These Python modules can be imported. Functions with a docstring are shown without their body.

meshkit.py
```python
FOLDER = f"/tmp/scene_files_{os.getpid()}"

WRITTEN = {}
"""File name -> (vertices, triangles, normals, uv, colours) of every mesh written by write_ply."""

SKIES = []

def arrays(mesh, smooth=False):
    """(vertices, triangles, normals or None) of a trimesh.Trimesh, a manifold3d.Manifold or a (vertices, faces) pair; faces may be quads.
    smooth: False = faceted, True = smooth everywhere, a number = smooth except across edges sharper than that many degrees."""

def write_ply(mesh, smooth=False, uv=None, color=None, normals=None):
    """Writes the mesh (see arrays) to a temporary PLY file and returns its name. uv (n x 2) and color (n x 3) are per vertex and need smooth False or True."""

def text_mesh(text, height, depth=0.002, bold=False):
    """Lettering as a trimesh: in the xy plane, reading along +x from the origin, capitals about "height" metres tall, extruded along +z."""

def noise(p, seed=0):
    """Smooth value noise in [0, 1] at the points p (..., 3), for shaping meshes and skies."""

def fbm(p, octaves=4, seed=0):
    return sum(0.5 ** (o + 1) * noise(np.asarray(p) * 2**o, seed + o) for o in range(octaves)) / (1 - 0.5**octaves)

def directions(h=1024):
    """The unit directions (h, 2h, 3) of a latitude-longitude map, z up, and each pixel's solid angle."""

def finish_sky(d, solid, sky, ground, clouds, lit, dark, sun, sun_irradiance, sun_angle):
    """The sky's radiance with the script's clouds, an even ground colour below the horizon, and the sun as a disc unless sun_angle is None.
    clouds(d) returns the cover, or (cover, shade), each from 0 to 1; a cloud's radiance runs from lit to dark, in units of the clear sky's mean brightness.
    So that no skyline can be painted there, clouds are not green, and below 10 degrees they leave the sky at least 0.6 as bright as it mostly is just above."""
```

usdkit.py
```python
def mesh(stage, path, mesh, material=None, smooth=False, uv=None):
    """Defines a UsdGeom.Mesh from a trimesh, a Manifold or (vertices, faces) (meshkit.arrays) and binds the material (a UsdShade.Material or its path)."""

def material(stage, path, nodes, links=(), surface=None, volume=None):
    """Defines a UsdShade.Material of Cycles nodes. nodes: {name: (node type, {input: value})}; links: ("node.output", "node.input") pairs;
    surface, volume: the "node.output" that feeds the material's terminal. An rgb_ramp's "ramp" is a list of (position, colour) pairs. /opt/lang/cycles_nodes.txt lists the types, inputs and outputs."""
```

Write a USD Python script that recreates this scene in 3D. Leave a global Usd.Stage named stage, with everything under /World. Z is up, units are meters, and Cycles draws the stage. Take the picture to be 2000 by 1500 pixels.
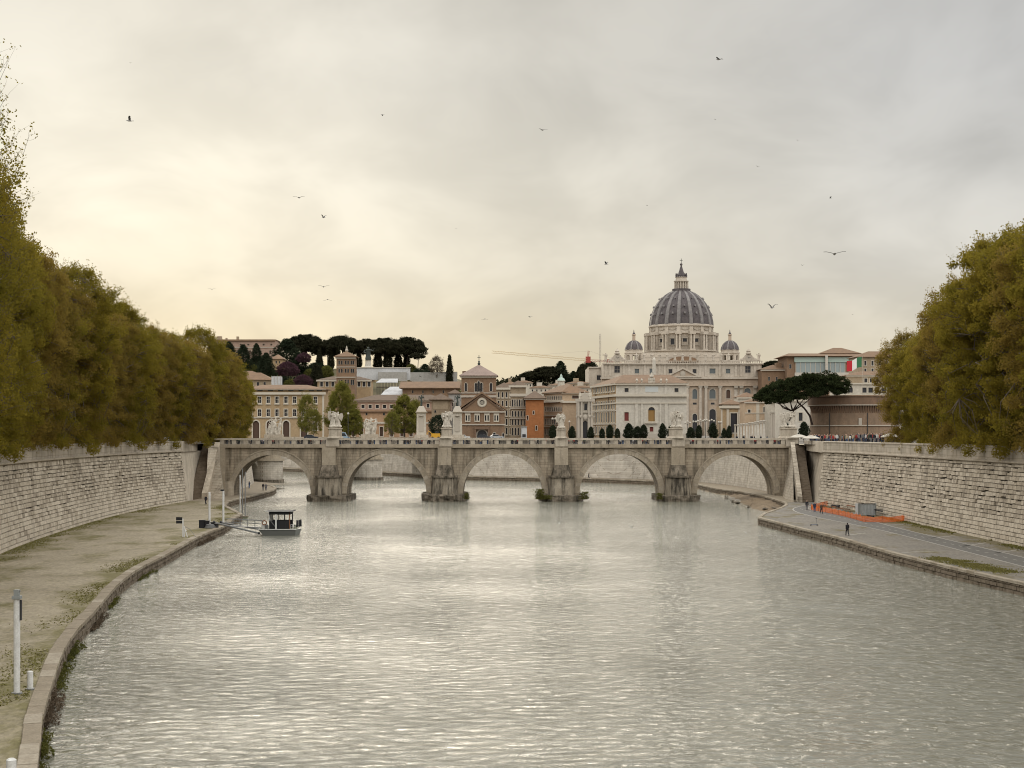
import math, random
import numpy as np, trimesh, usdkit, meshkit
import manifold3d as m3
import shapely.geometry as sg
from shapely.ops import unary_union
from scipy.interpolate import CubicSpline
from pxr import Usd, UsdGeom, UsdLux, UsdShade, Sdf, Gf, Vt

stage = Usd.Stage.CreateInMemory()
UsdGeom.SetStageUpAxis(stage, 'Z')
UsdGeom.SetStageMetersPerUnit(stage, 1.0)
UsdGeom.Xform.Define(stage, '/World')
UsdGeom.Scope.Define(stage, '/World/Looks')
PI = math.pi
F, HOR, H = 2850.0, 845.0, 15.3          # focal length in photograph pixels, horizon row, eye height above the water

# ------------------------------------------------------------------ camera
cam = UsdGeom.Camera.Define(stage, '/World/camera')
cam.CreateHorizontalApertureAttr(36.0)
cam.CreateVerticalApertureAttr(27.0)
cam.CreateFocalLengthAttr(36.0 * F / 2000.0)
cam.CreateVerticalApertureOffsetAttr(36.0 * (HOR - 750.0) / 2000.0)
cam.CreateClippingRangeAttr((0.5, 20000.0))
cam.CreateExposureAttr(0.52)
cam.AddTranslateOp().Set((0, 0, H))
cam.AddRotateXOp().Set(90.0)

# ------------------------------------------------------------------ sky and sun (overcast, the sun low and veiled on the left)
SUN_AZ, SUN_EL = math.atan((150 - 1000) / F), math.radians(8.5)
sun_dir = np.array([math.sin(SUN_AZ) * math.cos(SUN_EL), math.cos(SUN_AZ) * math.cos(SUN_EL), math.sin(SUN_EL)])
SKY = 0.1
def sky_material():
    n = {
        'sky': ('sky_texture', dict(sky_type='single_scattering', sun_disc=False, sun_elevation=SUN_EL, sun_rotation=SUN_AZ, aerosol_density=1.0)),
        'tc': ('texture_coordinate', {}),
        'sep': ('separate_xyz', {}),
        'zc': ('math', dict(math_type='maximum', value2=0.0)),
        'zo': ('math', dict(math_type='add', value2=0.34)),
        'px': ('math', dict(math_type='divide')), 'py': ('math', dict(math_type='divide')),
        'comb': ('combine_xyz', dict(z=0.0)),
        'mp': ('mapping', dict(mapping_type='point', scale=(1.0, 0.8, 1.0), location=(3.1, 1.7, 0.4), rotation=(0, 0, 0.25))),
        'n1': ('noise_texture', dict(scale=4.6, detail=6.0, roughness=0.5, distortion=0.35)),
        'n2': ('noise_texture', dict(scale=1.7, detail=4.0, roughness=0.5, distortion=0.3)),
        'c1': ('map_range', dict(range_type='smoothstep', from_min=0.32, from_max=0.68, to_min=0.90, to_max=1.08)),
        'c2': ('map_range', dict(range_type='smoothstep', from_min=0.35, from_max=0.65, to_min=0.91, to_max=1.06)),
        'cm': ('math', dict(math_type='multiply')),
        'dot': ('vector_math', dict(math_type='dot_product', vector2=tuple(sun_dir))),
        'gl': ('map_range', dict(from_min=0.80, from_max=1.0, to_min=0.0, to_max=1.0, clamp=True)),
        'glow': ('rgb_ramp', dict(ramp=[(0.0, (4.40, 4.38, 4.30)), (0.30, (4.62, 4.56, 4.40)), (0.62, (5.2, 5.02, 4.58)), (0.86, (5.65, 5.4, 4.78)), (0.95, (5.9, 5.6, 4.88)), (0.985, (6.2, 5.9, 5.1)), (1.0, (6.5, 6.2, 5.4))])),
        'el': ('rgb_ramp', dict(ramp=[(0.0, (1.0, 0.90, 0.70)), (0.05, (1.0, 0.92, 0.75)), (0.11, (1.0, 0.97, 0.90)), (0.17, (1.0, 0.99, 0.96)), (0.235, (0.90, 0.90, 0.90)), (0.29, (0.87, 0.87, 0.87)), (0.35, (1.3, 1.28, 1.25)), (0.43, (1.85, 1.82, 1.76)), (0.6, (2.2, 2.18, 2.13)), (1.0, (2.25, 2.25, 2.25))])),
        'm1': ('vector_math', dict(math_type='multiply')),
        'm2': ('vector_math', dict(math_type='scale')),
        'mix': ('mix', dict(mix_type='mix', fac=0.985)),
        'bg': ('background_shader', dict(strength=SKY)),
    }
    l = [('tc.generated', 'sep.vector'), ('sep.z', 'zc.value1'), ('zc.value', 'zo.value1'), ('sep.x', 'px.value1'), ('zo.value', 'px.value2'), ('sep.y', 'py.value1'), ('zo.value', 'py.value2'),
         ('px.value', 'comb.x'), ('py.value', 'comb.y'), ('comb.vector', 'mp.vector'), ('mp.vector', 'n1.vector'), ('mp.vector', 'n2.vector'), ('n1.fac', 'c1.value'), ('n2.fac', 'c2.value'),
         ('c1.result', 'cm.value1'), ('c2.result', 'cm.value2'), ('tc.generated', 'dot.vector1'), ('dot.value', 'gl.value'), ('gl.result', 'glow.fac'), ('zc.value', 'el.fac'),
         ('glow.color', 'm1.vector1'), ('el.color', 'm1.vector2'), ('m1.vector', 'm2.vector1'), ('cm.value', 'm2.scale'), ('sky.color', 'mix.color1'), ('m2.vector', 'mix.color2'), ('mix.color', 'bg.color')]
    return usdkit.material(stage, '/World/Looks/overcast_sky', n, l, surface='bg.background')
dome = UsdLux.DomeLight.Define(stage, '/World/sky')
dome.CreateIntensityAttr(1.0)
UsdShade.MaterialBindingAPI.Apply(dome.GetPrim()).Bind(sky_material())
dome.GetPrim().SetCustomDataByKey('kind', 'structure')
sun = UsdLux.DistantLight.Define(stage, '/World/sun')
sun.CreateNormalizeAttr(True)
sun.CreateIntensityAttr(0.36)
sun.CreateAngleAttr(44.0)
sun.CreateColorAttr(Gf.Vec3f(1.0, 0.9, 0.74))
zaxis = Gf.Vec3d(*map(float, sun_dir)); xa = Gf.Cross(Gf.Vec3d(0, 0, 1), zaxis).GetNormalized(); ya = Gf.Cross(zaxis, xa)
sun.AddTransformOp().Set(Gf.Matrix4d(xa[0], xa[1], xa[2], 0, ya[0], ya[1], ya[2], 0, zaxis[0], zaxis[1], zaxis[2], 0, 0, 0, 0, 1))

# ------------------------------------------------------------------ picture geometry: where a pixel of the photograph lies in the place
def X(px, D): return (px - 1000.0) / F * D
def Z(py, D): return H + (HOR - py) / F * D
def at(px, py, D): return np.array([X(px, D), D, Z(py, D)])
def ground_at(px, py, z=0.0):
    D = (H - z) * F / (py - HOR)
    return np.array([X(px, D), D, z])

# ------------------------------------------------------------------ meshes
class MB:
    """Collects shapes into one mesh."""
    def __init__(s): s.v, s.f, s.n = [], [], 0
    def add(s, v, f):
        v = np.asarray(v, float).reshape(-1, 3); f = np.asarray(f, int)
        if f.ndim == 2 and f.shape[1] == 4: f = np.vstack([f[:, [0, 1, 2]], f[:, [0, 2, 3]]])
        s.v.append(v); s.f.append(f + s.n); s.n += len(v); return s
    def mesh(s, m, T=None):
        if hasattr(m, 'to_mesh'):
            q = m.to_mesh(); v, f = np.array(q.vert_properties[:, :3]), np.array(q.tri_verts)
        else: v, f = np.array(m.vertices), np.array(m.faces)
        if T is not None: v = v @ np.asarray(T)[:3, :3].T + np.asarray(T)[:3, 3]
        return s.add(v, f)
    def box(s, x0, x1, y0, y1, z0, z1):
        v = [(x, y, z) for z in (z0, z1) for x, y in ((x0, y0), (x1, y0), (x1, y1), (x0, y1))]
        return s.add(v, [(0, 3, 2, 1), (4, 5, 6, 7), (0, 1, 5, 4), (1, 2, 6, 5), (2, 3, 7, 6), (3, 0, 4, 7)])
    def obox(s, c, size, rz=0.0, tilt=0.0):
        x, y, z = (np.array(size) / 2)
        v = np.array([(a, b, d) for d in (-z, z) for a, b in ((-x, -y), (x, -y), (x, y), (-x, y))])
        ct, st = math.cos(tilt), math.sin(tilt); v = v @ np.array([[1, 0, 0], [0, ct, st], [0, -st, ct]])
        c_, s_ = math.cos(rz), math.sin(rz); v = v @ np.array([[c_, s_, 0], [-s_, c_, 0], [0, 0, 1]])
        return s.add(v + np.array(c), [(0, 3, 2, 1), (4, 5, 6, 7), (0, 1, 5, 4), (1, 2, 6, 5), (2, 3, 7, 6), (3, 0, 4, 7)])
    def loft(s, rings, cap=True):
        """rings: list of (n,3) rings of equal length, bottom to top, each counter-clockwise seen from above."""
        n = len(rings[0]); v = np.vstack(rings); f = []
        for k in range(len(rings) - 1):
            for i in range(n):
                j = (i + 1) % n; f.append((k * n + i, k * n + j, (k + 1) * n + j, (k + 1) * n + i))
        s.add(v, f)
        if cap:
            for ring, flip in ((rings[0], True), (rings[-1], False)):
                c = np.mean(ring, 0); t = [(n, i, (i + 1) % n) for i in range(n)]
                if flip: t = [(a, c2, b) for a, b, c2 in t]
                s.add(np.vstack([ring, c[None]]), t)
        return s
    def prism(s, poly, z0, z1, top=None):
        a = np.array([(x, y, z0) for x, y in poly]); b = np.array([(x, y, z1) for x, y in (top if top is not None else poly)])
        return s.loft([a, b])
    def lathe(s, prof, n=24, c=(0, 0, 0), rot=0.0, sx=1.0, sy=1.0):
        t = np.arange(n) * 2 * PI / n + rot
        rings = [np.stack([c[0] + r * sx * np.cos(t), c[1] + r * sy * np.sin(t), np.full(n, c[2] + z)], 1) for r, z in prof]
        return s.loft(rings)
    def tube(s, pts, radii, n=5):
        p = np.asarray(pts, float); r = np.broadcast_to(np.asarray(radii, float), (len(p),))
        d = np.gradient(p, axis=0); d /= np.linalg.norm(d, axis=1, keepdims=True) + 1e-12
        ref = np.where(np.abs(d[:, 2:]) < 0.9, [[0, 0, 1.0]], [[1.0, 0, 0]])
        a = np.cross(d, ref); a /= np.linalg.norm(a, axis=1, keepdims=True) + 1e-12; b = np.cross(d, a)
        t = np.arange(n) * 2 * PI / n
        v = p[:, None] + r[:, None, None] * (np.cos(t)[None, :, None] * a[:, None] + np.sin(t)[None, :, None] * b[:, None])
        return s.loft(list(v[:, ::-1]))
    def sphere(s, c, r, sub=1, scale=(1, 1, 1)):
        m = ICO[sub]; return s.add(m.vertices * r * np.array(scale) + np.array(c), m.faces)
    def poly(s, poly, p0, e, th, up=(0, 0, 1.0), back=None):
        """a flat shape (shapely polygon in (along, up)) standing at p0 along e, th thick towards back."""
        e = np.append(np.asarray(e, float)[:2], 0); e /= np.linalg.norm(e); up = np.asarray(up, float)
        back = np.cross(up, e) if back is None else np.asarray(back, float)
        for g in getattr(poly, 'geoms', [poly]):
            if g.is_empty or g.geom_type != 'Polygon' or g.area < 1e-6: continue
            m = trimesh.creation.extrude_polygon(g, th, engine='earcut'); q = m.vertices
            s.add(np.asarray(p0) + q[:, :1] * e + q[:, 1:2] * up + q[:, 2:] * back, m.faces[:, ::-1])
        return s
    def get(s):
        return (np.vstack(s.v), np.vstack(s.f)) if s.v else (np.zeros((0, 3)), np.zeros((0, 3), int))
ICO = {k: trimesh.creation.icosphere(k) for k in (0, 1, 2, 3)}

# ------------------------------------------------------------------ things, parts, copies
_count = {}
def fresh(parent, name):
    k = (parent, name); n = _count.get(k, 0); _count[k] = n + 1
    return f'{parent}/{name}' if n == 0 else f'{parent}/{name}_{n:03d}'
def tag(prim, **kw):
    for k, v in kw.items():
        if v: prim.SetCustomDataByKey(k, v)
class Thing:
    def __init__(s, name, label=None, category=None, loc=(0, 0, 0), group=None, kind=None):
        s.name, s.loc = name, np.array(loc, float); s.path = fresh('/World', name); s.used = False
        x = UsdGeom.Xform.Define(stage, s.path); s.x = x
        s.t, s.r, s.s = x.AddTranslateOp(), x.AddRotateZOp(), x.AddScaleOp()
        s.t.Set(tuple(map(float, s.loc))); s.r.Set(0.0); s.s.Set((1, 1, 1))
        s.prim = x.GetPrim(); tag(s.prim, label=label, category=category, group=group, kind=kind)
    def part(s, name, mb, mat, parent=None, smooth=False, label=None, kind=None, uv=None):
        v, f = mb.get() if isinstance(mb, MB) else mb
        path = fresh(parent or s.path, name)
        m = usdkit.mesh(stage, path, (np.asarray(v) - s.loc, f), M[mat], smooth=smooth, uv=uv)
        tag(m.GetPrim(), label=label, kind=kind); return path
    def place(s, loc, rz=0.0, scale=1.0, label=None, group=None, category=None):
        """The first call moves the thing itself, each later one makes a copy that refers to it."""
        sc = (scale,) * 3 if np.ndim(scale) == 0 else tuple(scale)
        loc = tuple(map(float, loc))
        if not s.used:
            s.used = True; s.t.Set(loc); s.r.Set(math.degrees(rz)); s.s.Set(tuple(map(float, sc)))
            tag(s.prim, label=label, group=group, category=category); return s.prim
        x = UsdGeom.Xform.Define(stage, fresh('/World', s.name))
        x.AddTranslateOp().Set(loc); x.AddRotateZOp().Set(math.degrees(rz)); x.AddScaleOp().Set(tuple(map(float, sc)))
        p = x.GetPrim(); p.GetReferences().AddInternalReference(s.path); p.SetInstanceable(True)
        tag(p, label=label, group=group, category=category); return p
def single(name, mb, mat, label=None, category=None, group=None, kind=None, smooth=False, uv=None):
    v, f = mb.get() if isinstance(mb, MB) else mb
    m = usdkit.mesh(stage, fresh('/World', name), (v, f), M[mat], smooth=smooth, uv=uv)
    tag(m.GetPrim(), label=label, category=category, group=group, kind=kind); return m

# ------------------------------------------------------------------ materials
M = {}
def plain(name, c, rough=0.7, spec=0.3, metallic=0.0):
    M[name] = usdkit.material(stage, '/World/Looks/' + name, {'p': ('principled_bsdf', dict(base_color=c, roughness=rough, specular_ior_level=spec, metallic=metallic))}, [], surface='p.BSDF')
TONE = 1.0                               # albedo of the masonry that follows
def worn(name, a, b, scale=0.8, dark=None, streak=0.0, bump=0.3, rough=0.85, detail=6, dist=0.05, zs=0.1, lo=0.35, hi=0.65, slo=0.5, shi=0.72, fine=0.15):
    """Two tones in clouds, with stains running down where dark is given, and fine relief."""
    a, b = tuple(x * TONE for x in a), tuple(x * TONE for x in b)
    n = {'g': ('geometry', {}), 'n1': ('noise_texture', dict(scale=scale, detail=detail, roughness=0.62)), 'r1': ('map_range', dict(from_min=lo, from_max=hi, clamp=True)), 'm1': ('mix', dict(color1=a, color2=b)),
         'n3': ('noise_texture', dict(scale=scale * 7, detail=4, roughness=0.7)), 'r3': ('map_range', dict(from_min=0.3, from_max=0.7, to_min=1 - fine, to_max=1 + fine, clamp=True)), 'm3': ('vector_math', dict(math_type='scale')),
         'b': ('bump', dict(strength=bump, distance=dist)), 'p': ('principled_bsdf', dict(roughness=rough, specular_ior_level=0.25))}
    l = [('g.position', 'n1.vector'), ('n1.fac', 'r1.value'), ('r1.result', 'm1.fac'), ('g.position', 'n3.vector'), ('n3.fac', 'r3.value'), ('r3.result', 'm3.scale'), ('n3.fac', 'b.height'), ('b.normal', 'p.normal'), ('m3.vector', 'p.base_color')]
    if dark is not None:
        n |= {'mp': ('mapping', dict(mapping_type='point', scale=(1, 1, zs))), 'n2': ('noise_texture', dict(scale=scale * 1.9, detail=5, roughness=0.65)), 'r2': ('map_range', dict(from_min=slo, from_max=shi, to_max=streak, clamp=True)), 'm2': ('mix', dict(color2=dark))}
        l += [('g.position', 'mp.vector'), ('mp.vector', 'n2.vector'), ('n2.fac', 'r2.value'), ('r2.result', 'm2.fac'), ('m1.color', 'm2.color1'), ('m2.color', 'm3.vector1')]
    else: l += [('m1.color', 'm3.vector1')]
    M[name] = usdkit.material(stage, '/World/Looks/' + name, n, l, surface='p.BSDF')
def coursed(name, a, b, mortar, bw=1.3, rh=0.55, axis='xz', dark=(0.06, 0.05, 0.035), streak=0.8, msize=0.03, rot=0.0, slo=0.52, shi=0.74):
    """Far masonry: courses by a brick pattern, tone per stone, stains running down."""
    a, b = tuple(x * TONE for x in a), tuple(x * TONE for x in b)
    n = {'g': ('geometry', {}), 's': ('separate_xyz', {}), 'c': ('combine_xyz', {}), 'u': ('math', dict(math_type='add')),
         'k': ('brick_texture', dict(color1=a, color2=b, mortar=mortar, scale=1.0, mortar_size=msize, mortar_smooth=0.3, brick_width=bw, row_height=rh, bias=0.0)),
         'n1': ('noise_texture', dict(scale=0.35, detail=6, roughness=0.6)), 'r1': ('map_range', dict(from_min=0.3, from_max=0.7, to_min=0.74, to_max=1.16, clamp=True)), 'm1': ('vector_math', dict(math_type='scale')),
         'mp': ('mapping', dict(mapping_type='point', scale=(1, 1, 0.12))), 'n2': ('noise_texture', dict(scale=0.8, detail=6, roughness=0.66)), 'r2': ('map_range', dict(from_min=slo, from_max=shi, to_max=streak, clamp=True)), 'm2': ('mix', dict(color2=dark)),
         'b': ('bump', dict(strength=0.5, distance=0.08)), 'p': ('principled_bsdf', dict(roughness=0.9, specular_ior_level=0.2))}
    l = [('g.position', 's.vector'), ('s.x', 'u.value1'), ('s.y', 'u.value2'), ('u.value', 'c.x'), ('s.z', 'c.y'), ('c.vector', 'k.vector'), ('k.color', 'm1.vector1'), ('g.position', 'n1.vector'), ('n1.fac', 'r1.value'), ('r1.result', 'm1.scale'),
         ('g.position', 'mp.vector'), ('mp.vector', 'n2.vector'), ('n2.fac', 'r2.value'), ('r2.result', 'm2.fac'), ('m1.vector', 'm2.color1'), ('m2.color', 'p.base_color'), ('k.fac', 'b.height'), ('b.normal', 'p.normal')]
    n['b'][1]['invert'] = True
    M[name] = usdkit.material(stage, '/World/Looks/' + name, n, l, surface='p.BSDF')
def leaf(name, a, b, c=None, trans=0.35, scale=0.25):
    """Leaves: tone by clump and by leaf, light passing through."""
    n = {'g': ('geometry', {}), 'n1': ('noise_texture', dict(scale=scale, detail=3)), 'r1': ('map_range', dict(from_min=0.3, from_max=0.7, clamp=True)), 'm1': ('mix', dict(color1=a, color2=b)),
         'r2': ('map_range', dict(to_min=0.0, to_max=0.55)), 'm2': ('mix', dict(color2=c or b)), 'd': ('diffuse_bsdf', {}), 't': ('translucent_bsdf', {}), 'x': ('mix_closure', dict(fac=trans))}
    l = [('g.position', 'n1.vector'), ('n1.fac', 'r1.value'), ('r1.result', 'm1.fac'), ('m1.color', 'm2.color1'), ('g.random_per_island', 'r2.value'), ('r2.result', 'm2.fac'), ('m2.color', 'd.color'), ('m2.color', 't.color'), ('d.BSDF', 'x.closure1'), ('t.BSDF', 'x.closure2')]
    M[name] = usdkit.material(stage, '/World/Looks/' + name, n, l, surface='x.closure')
TONE = 0.81
worn('travertine', (0.46, 0.39, 0.295), (0.35, 0.29, 0.21), 0.35, dark=(0.075, 0.06, 0.045), streak=0.75, bump=0.5, slo=0.54, shi=0.76)
worn('travertine_block', (0.62, 0.535, 0.42), (0.47, 0.40, 0.305), 0.3, dark=(0.15, 0.12, 0.09), streak=0.85, bump=0.4, slo=0.45, shi=0.74, zs=0.05)
worn('travertine_block_pale', (0.70, 0.615, 0.495), (0.56, 0.485, 0.38), 0.35, dark=(0.24, 0.2, 0.16), streak=0.6, bump=0.4, slo=0.5, shi=0.78, zs=0.06)
worn('travertine_block_grey', (0.50, 0.43, 0.335), (0.37, 0.31, 0.235), 0.4, dark=(0.13, 0.11, 0.085), streak=0.65, bump=0.4, slo=0.5, shi=0.76)
coursed('bridge_stone', (0.46, 0.385, 0.285), (0.385, 0.315, 0.23), (0.22, 0.17, 0.12), bw=1.5, rh=0.62, streak=0.9, msize=0.035, slo=0.44, shi=0.68)
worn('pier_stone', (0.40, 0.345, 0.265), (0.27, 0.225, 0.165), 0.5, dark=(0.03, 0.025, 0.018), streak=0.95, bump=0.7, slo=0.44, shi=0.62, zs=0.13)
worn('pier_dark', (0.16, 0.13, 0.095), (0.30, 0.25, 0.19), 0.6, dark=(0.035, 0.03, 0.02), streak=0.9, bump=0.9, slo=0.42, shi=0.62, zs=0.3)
worn('coping_stone', (0.57, 0.50, 0.40), (0.45, 0.385, 0.30), 0.5, dark=(0.17, 0.14, 0.11), streak=0.5, bump=0.4)
coursed('far_bank', (0.62, 0.56, 0.47), (0.52, 0.465, 0.385), (0.30, 0.255, 0.20), bw=1.4, rh=0.6, streak=0.6, slo=0.55, shi=0.8)
worn('kerb', (0.36, 0.30, 0.22), (0.28, 0.23, 0.165), 0.9, dark=(0.20, 0.16, 0.10), streak=0.5, bump=0.5, fine=0.2)
worn('kerb_pale', (0.46, 0.40, 0.31), (0.37, 0.315, 0.24), 0.9, dark=(0.25, 0.2, 0.14), streak=0.4, bump=0.5, fine=0.2)
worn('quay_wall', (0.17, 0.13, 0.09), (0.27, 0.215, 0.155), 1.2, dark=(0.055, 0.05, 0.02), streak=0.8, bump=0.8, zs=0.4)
coursed('parapet_stone', (0.58, 0.51, 0.415), (0.50, 0.435, 0.345), (0.26, 0.215, 0.16), bw=1.7, rh=0.8, streak=0.7, msize=0.025, slo=0.5, shi=0.75)
TONE = 1.0
worn('mortar_shade', (0.05, 0.042, 0.03), (0.085, 0.07, 0.052), 0.5, bump=0.3)
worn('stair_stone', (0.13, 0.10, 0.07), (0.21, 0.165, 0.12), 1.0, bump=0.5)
plain('iron', (0.03, 0.03, 0.03), 0.5)
# ------------------------------------------------------------------ river and ground
def river_material():
    n = {'g': ('geometry', {}), 'm1': ('mapping', dict(mapping_type='point', scale=(0.55, 1.0, 1.0), rotation=(0, 0, 0.12))), 'm2': ('mapping', dict(mapping_type='point', scale=(0.7, 1.0, 1.0), rotation=(0, 0, -0.3))),
         'n1': ('noise_texture', dict(scale=0.22, detail=4.0, roughness=0.55, distortion=0.6)), 'n2': ('noise_texture', dict(scale=1.3, detail=5.0, roughness=0.62, distortion=0.8)), 'n4': ('noise_texture', dict(scale=0.03, detail=3.0)),
         's1': ('math', dict(math_type='multiply', value2=1.5)), 's2': ('map_range', dict(from_min=0.35, from_max=0.65, to_min=0.7, to_max=1.7, clamp=True)), 's3': ('math', dict(math_type='multiply')), 'a': ('math', dict(math_type='add')),
         'b': ('bump', dict(strength=1.0, distance=0.42)),
         'c': ('mix', dict(color1=(0.088, 0.086, 0.064), color2=(0.12, 0.117, 0.09))), 'p': ('principled_bsdf', dict(roughness=0.05, ior=1.75, specular_ior_level=0.5))}
    l = [('g.position', 'm1.vector'), ('g.position', 'm2.vector'), ('m1.vector', 'n1.vector'), ('m2.vector', 'n2.vector'), ('g.position', 'n4.vector'), ('n1.fac', 's1.value1'), ('n4.fac', 's2.value'), ('n2.fac', 's3.value1'), ('s2.result', 's3.value2'), ('s1.value', 'a.value1'), ('s3.value', 'a.value2'),
         ('a.value', 'b.height'), ('b.normal', 'p.normal'), ('n4.fac', 'c.fac'), ('c.color', 'p.base_color')]
    M['river_water'] = usdkit.material(stage, '/World/Looks/river_water', n, l, surface='p.BSDF')
river_material()
ZQ, ZS = 1.2, 12.8                        # quay and street level
LEFT_WALL = [(-38, -60), (-40, 0), (-44, 60), (-49, 115), (-59.5, 169.5), (-64, 204), (-67.2, 243), (-67.9, 271), (-66.6, 300)]
LEFT_FAR = [(-65.0, 338.5), (-68, 370), (-75, 423), (-90, 470), (-130, 540), (-250, 620), (-600, 760)]
RIGHT_WALL = [(61, -60), (62, 60), (63, 179.4), (62.6, 208), (62.6, 234), (60.6, 290)]
RIGHT_FAR = [(61.0, 338.5), (61, 352), (58.5, 390), (53.0, 418), (43.6, 436), (24, 458), (0, 468), (-15, 479), (-48, 536), (-100, 600), (-250, 690), (-600, 830)]
class Path:
    def __init__(s, pts, smooth=True):
        p = np.array(pts, float); k = np.append(0, np.cumsum(np.linalg.norm(np.diff(p, axis=0), axis=1)))
        if smooth:
            cs = CubicSpline(k, p); t = np.linspace(0, k[-1], max(40, int(k[-1] / 1.0))); p = cs(t)
        s.p = p; s.k = np.append(0, np.cumsum(np.linalg.norm(np.diff(p, axis=0), axis=1))); s.L = s.k[-1]
    def __call__(s, t): return np.stack([np.interp(t, s.k, s.p[:, 0]), np.interp(t, s.k, s.p[:, 1])], -1)
    def tangent(s, t):
        d = s(np.minimum(np.asarray(t) + 0.5, s.L)) - s(np.maximum(np.asarray(t) - 0.5, 0)); return d / np.linalg.norm(d, axis=-1, keepdims=True)
    def at_y(s, y): return np.interp(y, s.p[:, 1], s.k)
lw, rw, lf, rf = Path(LEFT_WALL), Path(RIGHT_WALL), Path(LEFT_FAR), Path(RIGHT_FAR)

river = MB()
xs, ys = np.linspace(-620, 120, 60), np.linspace(-80, 860, 80)
gx, gy = np.meshgrid(xs, ys); idx = np.arange(gx.size).reshape(gx.shape)
river.add(np.stack([gx, gy, np.zeros_like(gx)], -1).reshape(-1, 3), np.stack([idx[:-1, :-1], idx[:-1, 1:], idx[1:, 1:], idx[1:, :-1]], -1).reshape(-1, 4))
single('river', river, 'river_water', kind='structure')

worn('street', (0.20, 0.18, 0.155), (0.14, 0.125, 0.105), 0.3, bump=0.2)
cut = sg.Polygon([tuple(p) for p in np.vstack([lw.p, lf.p, rf.p[::-1], rw.p[::-1]])]).buffer(0)
cut = unary_union([cut.buffer(2.6, join_style=2), sg.box(-66, 330, 60, 340)])
land = sg.box(-5000, -400, 5000, 9000).difference(cut)
gm = MB()
for g in getattr(land, 'geoms', [land]):
    v, f = trimesh.creation.triangulate_polygon(g, engine='earcut'); gm.add(np.column_stack([v, np.full(len(v), ZS)]), f)
single('ground', gm, 'street', kind='structure')

# ------------------------------------------------------------------ embankment walls, stone by stone
rng = np.random.default_rng(7)
def wall_point(path, t, z, side, batter, out=0.0):
    """side +1: the river lies to the right of the path's direction."""
    p, d = path(t), path.tangent(t); n = side * np.stack([d[..., 1], -d[..., 0]], -1)
    q = p + n * (out - batter * (np.asarray(z) - ZQ))[..., None]
    return np.concatenate([q, np.broadcast_to(np.asarray(z, float), q.shape[:-1])[..., None]], -1)
def strip(path, t0, t1, prof, side, batter, step=2.0):
    """a moulding swept along the wall: prof = [(out, z), ...] going round its section."""
    t = np.linspace(t0, t1, max(2, int((t1 - t0) / step))); m = len(prof)
    rows = [wall_point(path, t, np.full(len(t), z), side, 0.0, np.full(len(t), o)) for o, z in prof]
    v = np.stack(rows, 1).reshape(-1, 3); f = []
    for i in range(len(t) - 1):
        for j in range(m):
            k = (j + 1) % m; f.append((i * m + j, i * m + k, (i + 1) * m + k, (i + 1) * m + j))
    b = MB(); b.add(v, np.array(f)[:, ::side]); b.add(v[:m], [(0, j, j + 1) for j in range(1, m - 1)]); b.add(v[-m:], [(0, j + 1, j) for j in range(1, m - 1)]); return b
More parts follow.
